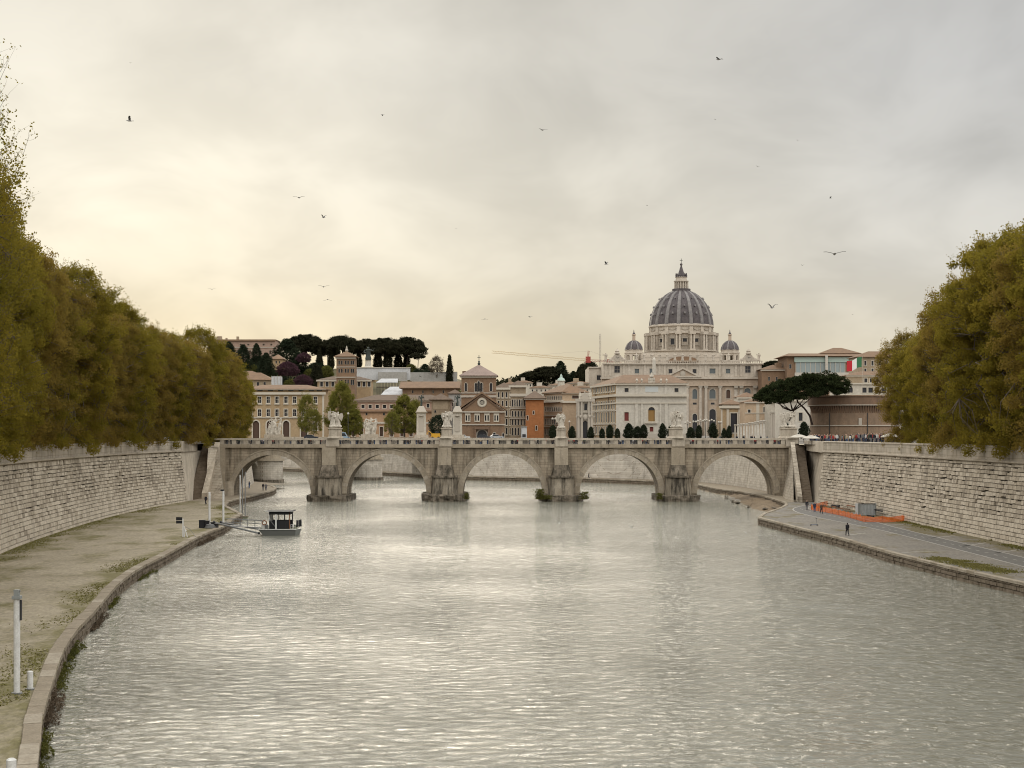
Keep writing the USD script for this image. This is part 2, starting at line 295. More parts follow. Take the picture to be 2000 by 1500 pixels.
def embankment(name, label, path, t0, t1, side, seed, near_first):
    r = np.random.default_rng(seed); top, batter = 11.3, 0.13
    p0 = path(t0 if near_first else t1); th = Thing(name, label, 'wall', (p0[0], p0[1], 0))
    core = MB(); tt = np.arange(t0, t1 + 2, 2.0).clip(t0, t1)
    rows = [wall_point(path, tt, np.full(len(tt), z), side, batter, np.full(len(tt), o)) for z, o in ((-0.6, -0.22), (top, -0.22), (top, -2.5), (-0.6, -5.5))]
    core.add(np.stack(rows, 1).reshape(-1, 3), np.array([(i * 4 + j, i * 4 + (j + 1) % 4, (i + 1) * 4 + (j + 1) % 4, (i + 1) * 4 + j) for i in range(len(tt) - 1) for j in range(4)]))
    th.part('wall_core', core, 'mortar_shade')
    blocks = []
    z = ZQ - 0.15
    while z < top - 0.3:
        h = r.uniform(0.50, 0.62); h = min(h, top - z) if top - z - h > 0.3 else top - z
        t = t0 - r.uniform(0, 1.5)
        while t < t1:
            w = r.choice([0.8, 1.1, 1.3, 1.6, 1.9]) * r.uniform(0.9, 1.1)
            a, b = max(t, t0), min(t + w, t1)
            if b - a > 0.25:
                q = meshkit.fbm(np.array([t / 9.0, z / 3.5, seed * 1.7]), 3, seed)
                low = np.clip((z - 3.2) / 2.2, 0, 1)
                wear = low * np.clip((q - 0.36) * 3.2, 0, 1)
                gap = 0.008 + 0.014 * r.random()
                u0, u1, v0, v1 = a + gap, b - gap, z + gap, z + h - gap
                if r.random() < 0.36 * wear: v1 -= r.uniform(0.05, 0.16)
                if r.random() < 0.30 * wear: u1 -= r.uniform(0.08, 0.28)
                if r.random() < 0.10 * wear: v0 += r.uniform(0.05, 0.16)
                out = r.uniform(-0.01, 0.015) - (0.2 if r.random() < 0.03 * wear else 0)
                kind = 'travertine_block_pale' if r.random() < 0.35 + 0.45 * (1 - low) else ('travertine_block_grey' if r.random() < 0.06 + 0.25 * wear else 'travertine_block')
                blocks.append((a, b, u0, u1, v0, v1, out, kind))
            t += w
        z += h
    def shape(u0, u1, v0, v1, out):
        c = 0.035
        uu = np.array([u0, u1, u1, u0, u0 + c, u1 - c, u1 - c, u0 + c]); vv = np.array([v0, v0, v1, v1, v0 + c, v0 + c, v1 - c, v1 - c]); oo = np.array([-0.3] * 4 + [out] * 4)
        uu[4:] += r.normal(0, 0.012, 4); vv[4:] += r.normal(0, 0.012, 4)
        return wall_point(path, uu, vv, side, batter, oo)
    FC = np.array([(4, 5, 6, 7), (0, 1, 5, 4), (1, 2, 6, 5), (2, 3, 7, 6), (3, 0, 4, 7)])
    FC = FC if side < 0 else FC[:, ::-1]
    mid = np.array([path((b[0] + b[1]) / 2) for b in blocks]); seen = np.abs(mid[:, 0] / mid[:, 1]) < 0.345
    size = np.array([(b[3] - b[2]) for b in blocks]) / np.hypot(mid[:, 0], mid[:, 1]) * seen
    biggest = set(np.argsort(-size)[:290].tolist())
    rest = {}
    for i, b in enumerate(blocks):
        v = shape(*b[2:7])
        if i in biggest:
            th.part('stone_block', MB().add(v, FC), b[7])
        else: rest.setdefault(b[7], MB()).add(v, FC)
    for k, mb in rest.items(): th.part('stone_blocks', mb, k, kind='stuff')
    o = -batter * (top - ZQ)
    th.part('cornice', strip(path, t0, t1, [(o - 1.2, top), (o + 0.10, top), (o + 0.32, top + 0.12), (o + 0.34, top + 0.30), (o + 0.1, top + 0.42), (o - 1.2, top + 0.42)], side, 0), 'coping_stone')
    th.part('parapet', strip(path, t0, t1, [(o - 0.75, top + 0.42), (o - 0.05, top + 0.42), (o - 0.05, 13.35), (o - 0.75, 13.35)], side, 0), 'parapet_stone')
    th.part('coping', strip(path, t0, t1, [(o - 0.85, 13.35), (o + 0.05, 13.35), (o + 0.08, 13.5), (o - 0.05, 13.62), (o - 0.75, 13.62), (o - 0.88, 13.5)], side, 0), 'coping_stone')
    return th
embankment('embankment_wall', 'high travertine embankment wall with dark worn joints above the left quay', lw, lw.at_y(118), lw.L, 1, 11, True)
embankment('embankment_wall', 'pale travertine embankment wall above the right quay and bike lane', rw, rw.at_y(120), rw.L, -1, 12, True)

def plain_wall(name, label, path, t0, t1, side, mat, batter=0.13, top=13.4, kind=None):
    tt = np.linspace(t0, t1, max(3, int((t1 - t0) / 3))); p0 = path(t0)
    th = Thing(name, label, 'wall', (p0[0], p0[1], 0))
    rows = [wall_point(path, tt, np.full(len(tt), z), side, batter, np.full(len(tt), o)) for z, o in ((-0.6, 0), (top - 1.6, 0), (top - 1.6, -2.5), (-0.6, -4.5))]
    core = MB(); core.add(np.stack(rows, 1).reshape(-1, 3), np.array([(i * 4 + j, i * 4 + (j + 1) % 4, (i + 1) * 4 + (j + 1) % 4, (i + 1) * 4 + j) for i in range(len(tt) - 1) for j in range(4)])[:, ::-side])
    th.part('wall_face', core, mat)
    o = -batter * (top - 1.6 - ZQ); z = top - 1.6
    th.part('cornice', strip(path, t0, t1, [(o - 1.0, z), (o + 0.3, z), (o + 0.3, z + 0.35), (o - 1.0, z + 0.35)], side, 0, 3), 'coping_stone')
    th.part('parapet', strip(path, t0, t1, [(o - 0.7, z + 0.35), (o, z + 0.35), (o, top + 0.2), (o - 0.7, top + 0.2)], side, 0, 3), 'travertine_block')
    return th
plain_wall('far_embankment', 'curved pale stone embankment seen through the bridge arches on the far bank', rf, 0, rf.at_y(536) if False else rf.L * 0.6, -1, 'far_bank')
plain_wall('far_embankment', 'stone embankment in shade behind the leftmost bridge arch', lf, 0, lf.L * 0.6, 1, 'far_bank')

# ------------------------------------------------------------------ quays
def quay_material(name, a, b, moss, edge_moss, lo=0.50, hi=0.62, scale=0.22, wall_moss=1.0, kerb_moss=1.0):
    """u across (0 wall, 1 kerb): bare ground with moss and grass along the wall and in patches at the kerb."""
    n = {'g': ('geometry', {}), 'tc': ('texture_coordinate', {}), 's': ('separate_xyz', {}), 'mp': ('mapping', dict(mapping_type='point', scale=(1.0, 0.55, 1))),
         'n1': ('noise_texture', dict(scale=0.12, detail=5, roughness=0.6)), 'm1': ('mix', dict(color1=a, color2=b)), 'r1': ('map_range', dict(from_min=0.3, from_max=0.7, clamp=True)),
         'w': ('rgb_ramp', dict(ramp=[(0.0, (0.17 * wall_moss,) * 3), (0.06, (0.10 * wall_moss,) * 3), (0.25, (0.035 * wall_moss,) * 3), (0.5, (-0.02,) * 3), (0.75, (0.0,) * 3), (0.9, (0.075 * kerb_moss,) * 3), (1.0, (0.11 * kerb_moss,) * 3)])),
         'n2': ('noise_texture', dict(scale=scale, detail=7, roughness=0.66)), 'ad': ('math', dict(math_type='add')), 'r2': ('map_range', dict(from_min=lo, from_max=hi, to_max=0.9, clamp=True)), 'm2': ('mix', dict(color2=moss)),
         'n3': ('noise_texture', dict(scale=3.0, detail=6, roughness=0.75)), 'r3': ('map_range', dict(from_min=0.3, from_max=0.7, to_min=0.62, to_max=1.28, clamp=True)), 'm3': ('vector_math', dict(math_type='scale')),
         'b': ('bump', dict(strength=0.5, distance=0.05)), 'p': ('principled_bsdf', dict(roughness=0.9, specular_ior_level=0.2))}
    l = [('g.position', 'mp.vector'), ('g.position', 'n1.vector'), ('n1.fac', 'r1.value'), ('r1.result', 'm1.fac'), ('tc.UV', 's.vector'), ('s.x', 'w.fac'), ('mp.vector', 'n2.vector'), ('n2.fac', 'ad.value1'), ('w.color', 'ad.value2'), ('ad.value', 'r2.value'), ('r2.result', 'm2.fac'),
         ('m1.color', 'm2.color1'), ('m2.color', 'm3.vector1'), ('mp.vector', 'n3.vector'), ('n3.fac', 'r3.value'), ('r3.result', 'm3.scale'), ('m3.vector', 'p.base_color'), ('n3.fac', 'b.height'), ('b.normal', 'p.normal')]
    M[name] = usdkit.material(stage, '/World/Looks/' + name, n, l, surface='p.BSDF')
quay_material('left_quay_ground', (0.385, 0.33, 0.24), (0.285, 0.243, 0.172), (0.16, 0.14, 0.055), 0, lo=0.48, hi=0.66)
quay_material('right_quay_ground', (0.235, 0.212, 0.18), (0.185, 0.17, 0.148), (0.15, 0.125, 0.06), 0, wall_moss=1.35, kerb_moss=0.0, lo=0.54)
def q(px, py, z=ZQ): return ground_at(px, py, z)[:2]
EDGE_L = Path([(-9.5, -60), (-10, 0), (-13.5, 32)] + [tuple(q(*p)) for p in ((73, 1500), (85, 1396), (107, 1321), (128, 1265), (149, 1233), (181, 1199), (213, 1161), (268, 1113), (325, 1083), (372, 1057), (405, 1041), (434, 1030), (456, 1015), (474, 1004.5))])
EDGE_L2 = [tuple(q(*p)) for p in ((474, 1004.5), (456, 995), (441, 987), (447, 980), (462, 975), (488, 970), (516, 963), (534, 958), (540.5, 953.5), (537, 950), (526, 947.5))]
EDGE_R = Path([tuple(q(*p)) for p in ((1479.5, 1011), (1499, 1016), (1550, 1029), (1640, 1051), (1730, 1077), (1850, 1107), (2000, 1140))] + [(39, 60), (38, 0), (37, -60)], smooth=False)
EDGE_R2 = [tuple(q(*p)) for p in ((1479.5, 1011), (1490, 1003), (1520, 993), (1533, 986.5), (1532, 982), (1514, 976), (1490, 969), (1445, 960), (1400, 955))] + [(50, 420), (40, 428), (22, 450), (-1, 460), (-17, 471), (-51, 528), (-104, 593)]
def quay_sheet(th, wallpath, edge, mat, n=140, m=14, side=1, y0=-60, y1=300):
    """pavement between the wall's foot and the kerb."""
    tw = np.interp(np.linspace(y0, y1, n), wallpath.p[:, 1], wallpath.k); a = wallpath(tw)
    b = np.stack([np.interp(np.linspace(y0, y1, n), edge[:, 1], edge[:, 0]), np.linspace(y0, y1, n)], 1)
    u = np.linspace(0, 1, m); v = a[:, None] * (1 - u[None, :, None]) + b[:, None] * u[None, :, None]
    v = np.concatenate([v, np.full(v.shape[:2] + (1,), ZQ)], -1); idx = np.arange(n * m).reshape(n, m)
    f = np.stack([idx[:-1, :-1], idx[:-1, 1:], idx[1:, 1:], idx[1:, :-1]], -1).reshape(-1, 4)
    b_ = MB(); b_.add(v.reshape(-1, 3), f if side > 0 else f[:, ::-1])
    th.part('pavement', b_, mat, uv=np.stack([np.tile(u, n), np.repeat(np.linspace(0, 1, n), m)], 1))
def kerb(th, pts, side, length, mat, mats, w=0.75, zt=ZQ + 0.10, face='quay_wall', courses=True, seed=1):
    """kerb stones one by one, and the retaining wall of rough stones below them."""
    r = np.random.default_rng(seed); P = pts if isinstance(pts, Path) else Path(pts, smooth=False)
    t = 0.0
    while t < P.L - 0.3:
        L = min(length * r.uniform(0.85, 1.15), P.L - t); tt = np.linspace(t + 0.012, t + L - 0.012, 3); y = P(tt)[:, 1]
        d = P.tangent(tt); nrm = side * np.stack([d[:, 1], -d[:, 0]], 1); base = P(tt); dz = r.uniform(-0.02, 0.02); dw = r.uniform(-0.03, 0.03)
        c = 0.03; prof = [(-w + dw, ZQ - 0.2), (0.0 + dw, ZQ - 0.2), (0.0 + dw, zt - c + dz), (-c + dw, zt + dz), (-w + c + dw, zt + dz), (-w + dw, zt - c + dz)]
        rows = [np.column_stack([base + nrm * o, np.full(3, z)]) for o, z in prof]
        if t == 0 or np.mean(y) > 30:
            mb = MB(); v = np.stack(rows, 1).reshape(-1, 3); k = 6
            f = np.array([(i * k + j, i * k + (j + 1) % k, (i + 1) * k + (j + 1) % k, (i + 1) * k + j) for i in range(2) for j in range(k)])
            mb.add(v, f); mb.add(v[:6], [(0, 5, 4, 3), (0, 3, 2, 1)]); mb.add(v[-6:], [(0, 1, 2, 3), (0, 3, 4, 5)])
            th.part('kerb_stone', mb, mats[r.integers(len(mats))])
        t += L
    core = MB(); tt = np.linspace(0, P.L, max(3, int(P.L))); d = P.tangent(tt); nrm = side * np.stack([d[:, 1], -d[:, 0]], 1); base = P(tt)
    rows = [np.column_stack([base + nrm * o, np.full(len(tt), z)]) for o, z in ((-0.18, -1.0), (-0.18, ZQ - 0.2))]
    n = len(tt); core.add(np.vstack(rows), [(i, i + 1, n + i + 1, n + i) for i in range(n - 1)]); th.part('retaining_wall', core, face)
    st = MB(); z = -0.5
    while z < ZQ - 0.25:
        h = min(0.42, ZQ - 0.2 - z); t = 0.0
        while t < P.L - 0.4:
            L = min(r.uniform(0.7, 1.6), P.L - t); tt = np.array([t + 0.03, t + L - 0.03]); d = P.tangent(tt); nrm = side * np.stack([d[:, 1], -d[:, 0]], 1); base = P(tt); o = r.uniform(-0.12, -0.01) + r.random() ** 6 * 0.1
            a = np.vstack([np.column_stack([base + nrm * (-0.25), [z + 0.02] * 2]), np.column_stack([base + nrm * (-0.25), [z + h - 0.02] * 2]), np.column_stack([base + nrm * o, [z + 0.05] * 2]), np.column_stack([base + nrm * o, [z + h - 0.05] * 2])])
            st.add(a, [(4, 5, 7, 6), (0, 1, 5, 4), (2, 6, 7, 3), (0, 4, 6, 2), (1, 3, 7, 5)]); t += L
        z += h
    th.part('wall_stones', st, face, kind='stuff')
ql = Thing('quay_left', 'broad left riverside quay of bare earth and moss with a stone kerb', None, (-40, 180, 0), kind='structure')
el_sheet = np.vstack([EDGE_L.p, np.array(EDGE_L2[1:4] + [(-57.3, 297), (-58, 304)])])
quay_sheet(ql, lw, el_sheet, 'left_quay_ground')
kerb(ql, EDGE_L, 1, 2.3, 'kerb', ['kerb', 'kerb', 'kerb_pale'], w=0.85, seed=3)
kerb(ql, EDGE_L2, 1, 2.3, 'kerb', ['kerb', 'kerb_pale'], seed=4)
under_l = sg.Polygon([(-57.8, 299.8), *[p for p in EDGE_L2 if p[1] > 299], (-61, 400), (-76, 424), (-69, 372), (-66, 340), (-67, 300)]).buffer(0)
v, f = trimesh.creation.triangulate_polygon(under_l, engine='earcut'); ql.part('pavement', MB().add(np.column_stack([v, np.full(len(v), ZQ - 0.012)]), f), 'kerb')
qr = Thing('quay_right', 'right riverside quay with asphalt bike lane and low stone kerb', None, (50, 230, 0), kind='structure')
er = EDGE_R.p[::-1]; er = np.vstack([er, EDGE_R2[1:6]])
quay_sheet(qr, rw, er, 'right_quay_ground', side=-1)
kerb(qr, EDGE_R, -1 if False else 1, 1.9, 'kerb_pale', ['kerb_pale', 'kerb_pale', 'kerb'], w=0.6, seed=5)
kerb(qr, EDGE_R2, -1, 2.2, 'kerb', ['kerb_pale', 'kerb'], w=0.6, seed=6)
under_r = sg.Polygon([(58, 299.5)] + [p for p in EDGE_R2[3:]] + [(-120, 640), (-48, 538), (-15, 481), (0, 470), (24, 460), (43.6, 438), (53.4, 420), (59, 390), (61.5, 352), (61.4, 336), (61, 289)]).buffer(0)
for g in getattr(under_r, 'geoms', [under_r]):
    v, f = trimesh.creation.triangulate_polygon(g, engine='earcut'); qr.part('pavement', MB().add(np.column_stack([v, np.full(len(v), ZQ - 0.012)]), f), 'kerb')
worn('asphalt_lane', (0.155, 0.148, 0.137), (0.125, 0.12, 0.11), 0.6, bump=0.2)
worn('line_paint', (0.46, 0.44, 0.40), (0.30, 0.285, 0.26), 2.0, bump=0.1)
def sheet(pts, z):
    v, f = trimesh.creation.triangulate_polygon(sg.Polygon(pts).buffer(0), engine='earcut'); return MB().add(np.column_stack([v, np.full(len(v), z)]), f)
lane_a = Path([(58.2, 300), (57.5, 285)] + [tuple(q(*p)) for p in ((1552, 992), (1566, 1003), (1700, 1031), (1850, 1068), (2000, 1107))] + [(49, 60), (48, -60)])
lane_b = Path([(59.6, 300), (59.6, 285)] + [tuple(q(*p)) for p in ((1577, 993), (1625, 1001), (1730, 1025), (1850, 1054), (2000, 1089))] + [(52, 60), (51, -60)])
qr.part('bike_lane', sheet(np.vstack([lane_a.p, lane_b.p[::-1]]), ZQ + 0.004), 'asphalt_lane')
def ribbon(P, w, t0, t1):
    t = np.linspace(t0, t1, max(2, int((t1 - t0) / 1.5))); d = P.tangent(t); nn = np.stack([d[:, 1], -d[:, 0]], 1) * w / 2
    return np.vstack([P(t) + nn, (P(t) - nn)[::-1]])
for P in (lane_a, lane_b): qr.part('lane_line', sheet(ribbon(P, 0.22, 6, P.L - 60), ZQ + 0.008), 'line_paint')
mid = Path((lane_a(np.linspace(0, 1, 200) * lane_a.L) + lane_b(np.linspace(0, 1, 200) * lane_b.L)) / 2, smooth=False)
t = 30.0
while t < 190: qr.part('lane_dash', sheet(ribbon(mid, 0.14, t, t + 1.3), ZQ + 0.008), 'line_paint'); t += 3.2
for a, b in (((1810, 1052), (1865, 1046)), ((1880, 1067), (1925, 1060)), ((1945, 1080), (1995, 1073)), ((1655, 1078 - 33), (1690, 1041)), ((1760, 1079), (1845, 1076)), ((1520, 1012), (1570, 1010))):
    P = Path([tuple(q(*a)), tuple(q(*b))], smooth=False); qr.part('paving_line', sheet(ribbon(P, 0.3, 0, P.L), ZQ + 0.004), 'line_paint')
coursed('revetment_stone', (0.47, 0.41, 0.325), (0.40, 0.345, 0.27), (0.27, 0.22, 0.165), bw=1.2, rh=0.55, streak=0.7, msize=0.03)
# ------------------------------------------------------------------ the stone bridge
DB = 328.0; DEP = 9.6
ARCH = [531, 755, 982, 1210, 1437]; AR = 8.95; ZSP = Z(964, DB)
br = Thing('stone_bridge', 'old travertine bridge of five round arches spanning the river below the dome', 'bridge', (0, DB, 0))
xl, xr = X(424, DB), X(1548, DB); zt = Z(874.5, DB)
body = sg.box(xl, -1.5, xr, zt)
for k, a in enumerate(ARCH):
    c = X(a, DB); th_ = np.linspace(0, PI, 49)
    R = AR if k not in (0, 4) else AR * 0.975
    body = body.difference(sg.Polygon([(c + R, -3), *[(c + R * math.cos(t), ZSP + R * math.sin(t)) for t in th_], (c - R, -3)]))
br.part('arched_wall', MB().poly(body, (0, DB, 0), (1, 0), DEP), 'bridge_stone')
ring = 0
for k, a in enumerate(ARCH):
    c = X(a, DB); R = AR if k not in (0, 4) else AR * 0.975; n = 37
    for i in range(n):
        t0, t1 = PI * i / n + 0.0018, PI * (i + 1) / n - 0.0018; d = rng.uniform(0.0, 0.05)
        p = sg.Polygon([(c + r_ * math.cos(t), ZSP + r_ * math.sin(t)) for r_, t in ((R - 0.01, t0), (R + 1.05, t0), (R + 1.05, t1), (R - 0.01, t1))])
        br.part('arch_stone', MB().poly(p, (0, DB - 0.10 - d, 0), (1, 0), 0.5), ['travertine', 'travertine_block_grey', 'travertine'][i % 3])
    m = [(c + r_ * math.cos(t), ZSP + r_ * math.sin(t)) for r_, ts in ((R + 1.06, np.linspace(0, PI, 49)), (R + 1.28, np.linspace(PI, 0, 49))) for t in ts]
    br.part('arch_moulding', MB().poly(sg.Polygon(m), (0, DB - 0.22, 0), (1, 0), 0.5), 'travertine')
PIER = [643, 868.5, 1096, 1323.5]
for k, a in enumerate(PIER):
    c = X(a, DB); zc = Z(932, DB); zp = Z(908, DB)
    hexa = lambda w, f, fw, y1=DB + 0.3: [(c - w, y1), (c - w, DB - f * 0.45), (c - fw, DB - f), (c + fw, DB - f), (c + w, DB - f * 0.45), (c + w, y1)]
    mb = MB(); mb.prism(hexa(3.1, 3.6, 2.2), -1.0, zc, hexa(2.75, 3.2, 1.95)); 
    br.part('cutwater', mb, 'pier_stone')
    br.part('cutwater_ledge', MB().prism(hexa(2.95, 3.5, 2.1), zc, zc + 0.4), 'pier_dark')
    mb = MB()
    z0_, w0, f0, fw0 = zc + 0.4, 2.25, 2.7, 1.85
    for s_ in range(4):                                    # stepped weathered cap that narrows to the pilaster
        t_ = (s_ + 1) / 4; w1, f1, fw1 = 2.25 - 0.55 * t_, 2.7 - 1.3 * t_, 1.85 - 0.4 * t_
        z1_ = z0_ + (zp - zc - 0.4) / 4
        mb.prism(hexa(w0, f0, fw0), z0_, z1_, hexa((w0 + w1) / 2 - 0.03, (f0 + f1) / 2, (fw0 + fw1) / 2)); z0_, w0, f0, fw0 = z1_, w1, f1, fw1
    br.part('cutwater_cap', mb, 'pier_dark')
    br.part('pilaster', MB().prism(hexa(1.55, 1.05, 1.5), zp - 0.2, zt + 0.02), 'travertine')
    foot = trimesh.creation.box((9.8, 15.5 + DEP - 9.6, 2.4)); foot = foot.subdivide().subdivide().subdivide().subdivide()
    v = np.array(foot.vertices); v[:, 0] *= np.where(v[:, 1] < -4, 1 + (v[:, 1] + 4) * 0.09, 1); nz = meshkit.fbm(v * 0.9 + k * 9.1, 4, 31) - 0.5
    v += foot.vertex_normals * nz[:, None] * (0.9 if k != 1 else 1.8); v[:, 2] *= np.where(v[:, 2] > 0, 1.0, 1.0)
    v += [c, DB + 2.9, 0.1 if k != 1 else 0.3]
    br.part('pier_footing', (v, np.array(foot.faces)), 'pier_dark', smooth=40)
# end piers
for a, w in ((432, 1.0), (1550, 1.15)):
    c = X(a, DB); br.part('end_pilaster', MB().box(c - w, c + w, DB - 0.7, DB + 0.5, -0.5, zt + 0.02), 'travertine')
# cornice, parapet posts, rails
def brx(): return xl - 0.6, xr + 0.6
x0, x1 = brx()
br.part('cornice', MB().box(x0, x1, DB - 0.45, DB + 0.3, zt, zt + 0.28), 'travertine')
br.part('deck', MB().box(x0, x1, DB + 0.31, DB + DEP - 0.31, zt - 0.1, zt + 0.45), 'street')
zr0, zg0, zg1, ztop = zt + 0.28, Z(867.5, DB), Z(859.5, DB), Z(856, DB)
FIG = [650, 871, 1097, 1325, 1547]
for yy, back in ((DB - 0.28, False), (DB + DEP - 0.32, True)):
    br.part('parapet_base', MB().box(x0, x1, yy, yy + 0.6, zr0, zg0), 'travertine' if not back else 'coping_stone')
    br.part('parapet_rail', MB().box(x0, x1, yy - 0.06, yy + 0.66, zg1, ztop), 'coping_stone')
    if back: br.part('rear_cornice', MB().box(x0, x1, yy - 0.01 + 0.02, yy + 0.75, zt - 0.02, zr0), 'travertine')
    i = 0
    px = 434.0
    while px < 1546:
        c = X(px, DB)
        if all(abs(px - q_) > 17 for q_ in FIG): br.part('parapet_post', MB().box(c - 0.48, c + 0.48, yy + 0.01, yy + 0.59, zg0, zg1), 'coping_stone')
        px += 23.3
    for q_ in FIG:
        c = X(q_, DB); br.part('pedestal_block', MB().box(c - 1.45, c + 1.45, yy - 0.35, yy + 0.95, zt + 0.285, ztop + 0.02), 'coping_stone')
    grille = MB()
    for x in np.arange(x0 + 0.4, x1, 0.13): grille.box(x - 0.019, x + 0.019, yy + 0.29, yy + 0.31, zg0, zg1)
    for z_ in (0.3, 0.7): grille.box(x0 + 0.4, x1 - 0.4, yy + 0.27, yy + 0.289, zg0 + (zg1 - zg0) * z_ - 0.025, zg0 + (zg1 - zg0) * z_ + 0.025)
    br.part('iron_grille', grille, 'iron')
# abutment and stair on the left, stair and wall on the right
def stair(name, label, a, b, w, zb, ztp, mat, n=36):
    """a straight flight from a (low) to b (high)."""
    a, b = np.array(a, float), np.array(b, float); d = (b - a); L = np.linalg.norm(d); d /= L; e = np.array([d[1], -d[0]])
    th = Thing(name, label, 'stairs', (a[0], a[1], zb))
    for i in range(n):
        p, z0 = a + d * L * i / n, zb + (ztp - zb) * i / n; z1 = zb + (ztp - zb) * (i + 1) / n; q_ = a + d * (L + 0.0)
        c = [p - e * w / 2, p + e * w / 2, a + d * L * (i + 1) / n + e * w / 2, a + d * L * (i + 1) / n - e * w / 2]
        th.part('step', MB().prism([tuple(x) for x in c][::1], max(zb - 0.3, z1 - 1.2), z1), mat)
    return th
def flank(a, b, w, za, zb_, side, d0=0.0):
    """a wall along a flight, its top sloping with it."""
    a, b = np.array(a, float), np.array(b, float); d = (b - a) / np.linalg.norm(b - a); e = np.array([d[1], -d[0]]) * side
    pts = [a + e * d0, a + e * (d0 + w), b + e * (d0 + w), b + e * d0]
    v = [(*p, -0.3) for p in pts] + [(*pts[0], za), (*pts[1], za), (*pts[2], zb_), (*pts[3], zb_)]
    f = [(0, 1, 2, 3), (4, 7, 6, 5), (0, 4, 5, 1), (1, 5, 6, 2), (2, 6, 7, 3), (3, 7, 4, 0)]
    return MB().add(v, f if side > 0 else [t[::-1] for t in f])
sa, sb = ground_at(382, 974, ZQ)[:2], np.array([X(408, 327), 327.0])
st = stair('quay_stairs', 'dark stone stairs down the left embankment beside the bridge', sa, sb, 2.6, ZQ, 12.6, 'stair_stone')
L0 = np.array([-66.6, 300.0])
st.part('stair_wall', flank(sa, sb, 1.2, 2.4, 13.2, 1, 1.3), 'travertine_block')
ab = Thing('bridge_abutment', 'pale stone abutment between the left stairs and the first arch', 'abutment', (X(420, 322), 322, 0))
pa = [np.array(q(392, 975)), np.array(q(440, 970)) - [0, 3.0], np.array([X(444, DB), DB - 0.72]), np.array([X(412, DB), DB - 0.72])]
pb = [p + s_ for p, s_ in zip(pa, ((3.4, 7.5), (-3.2, 5.5), (-1.6, -0.01), (0, -0.01)))]
# the sloping revetment leans back to the bridge
fp = [(sa[0] + 1.6, sa[1] + 1.5), (X(440, 309), 309.0), (X(441, DB - 0.72), DB - 0.72), (sb[0] + 1.4, DB - 0.72)]
tp = [(sb[0] + 0.9, DB - 6), (X(425, DB - 4), DB - 4), (X(425, DB - 0.72), DB - 0.72), (sb[0] + 1.4, DB - 0.72)]
ab.part('revetment', MB().prism(fp, -0.3, 12.0, tp), 'revetment_stone')
ab.part('revetment_cap', MB().prism([(tp[0][0] - .2, tp[0][1] - .3), (tp[1][0] + .2, tp[1][1] - .3), (tp[2][0] + .2, tp[2][1]), tp[3]], 12.0, 12.4), 'coping_stone')
ab.part('abutment_block', MB().box(X(440, DB), X(457, DB), DB - 0.5, DB - 0.002, -0.3, Z(940, DB)), 'travertine_block')
lw_end = lw(lw.L)
ab.part('wing_wall', MB().prism([(lw_end[0] - 0.3, 299.6), (sa[0] - 1.35, sa[1] + 0.4), (sb[0] - 1.35, sb[1] + 1), (lw_end[0] - 3, 331)], -0.3, 11.3, [(lw_end[0] - 1.6, 300.0), (sb[0] - 1.6, 318), (sb[0] - 1.4, sb[1] + 1), (lw_end[0] - 4, 331)]), 'travertine_block_pale')
ab.part('wing_parapet', MB().prism([(lw_end[0] - 2.3, 299.7), (lw_end[0] - 1.3, 299.7), (sb[0] - 1.5, 322), (sb[0] - 2.3, 322)], 11.3, 13.55), 'coping_stone')
# right hand side
ra, rb = np.array([X(1577, 296), 296.0]), np.array([X(1561, 326), 326.0])
st2 = stair('quay_stairs', 'narrow shaded stairs between the right end of the bridge and the embankment wall', ra, rb, 2.0, ZQ, 12.6, 'stair_stone')
st2.part('stair_wall', flank(ra, rb, 0.9, 2.3, 13.2, -1, 1.02), 'revetment_stone')
ab2 = Thing('bridge_abutment', 'stone abutment between the fifth arch and the right stairs', 'abutment', (X(1550, DB), DB, 0))
ab2.part('revetment', MB().prism([(X(1524, DB), DB - 0.72), (X(1530, 312), 312), (ra[0] - 2.2, 299), (rb[0] - 1.2, DB - 0.72)], -0.3, 11.8, [(X(1546, DB), DB - 0.72), (X(1548, DB - 2), DB - 2.2), (rb[0] - 2.0, DB - 5), (rb[0] - 1.2, DB - 0.72)]), 'revetment_stone')
ab2.part('corner_block', MB().box(rb[0] - 1.2, rb[0] + 6, DB + 0.1, DB + DEP, -0.3, zt + 0.45), 'travertine_block')
rw_end = rw(rw.L)
ab2.part('wing_wall', MB().prism([(rw_end[0] + 0.35, 289.5), (rw_end[0] + 6, 289.5), (rw_end[0] + 7, 333), (rb[0] + 1.4, 333), (ra[0] + 1.2, 296)][::1], -0.3, 11.3, [(rw_end[0] + 1.6, 289.8), (rw_end[0] + 6, 289.8), (rw_end[0] + 7, 333), (rb[0] + 1.6, 333), (rb[0] + 1.6, 312)]), 'travertine_block')
ab2.part('wing_parapet', MB().prism([(rw_end[0] + 1.3, 289.8), (rw_end[0] + 2.0, 289.8), (rb[0] + 2.3, 328), (rb[0] + 1.5, 328)], 11.3, 13.55), 'coping_stone')
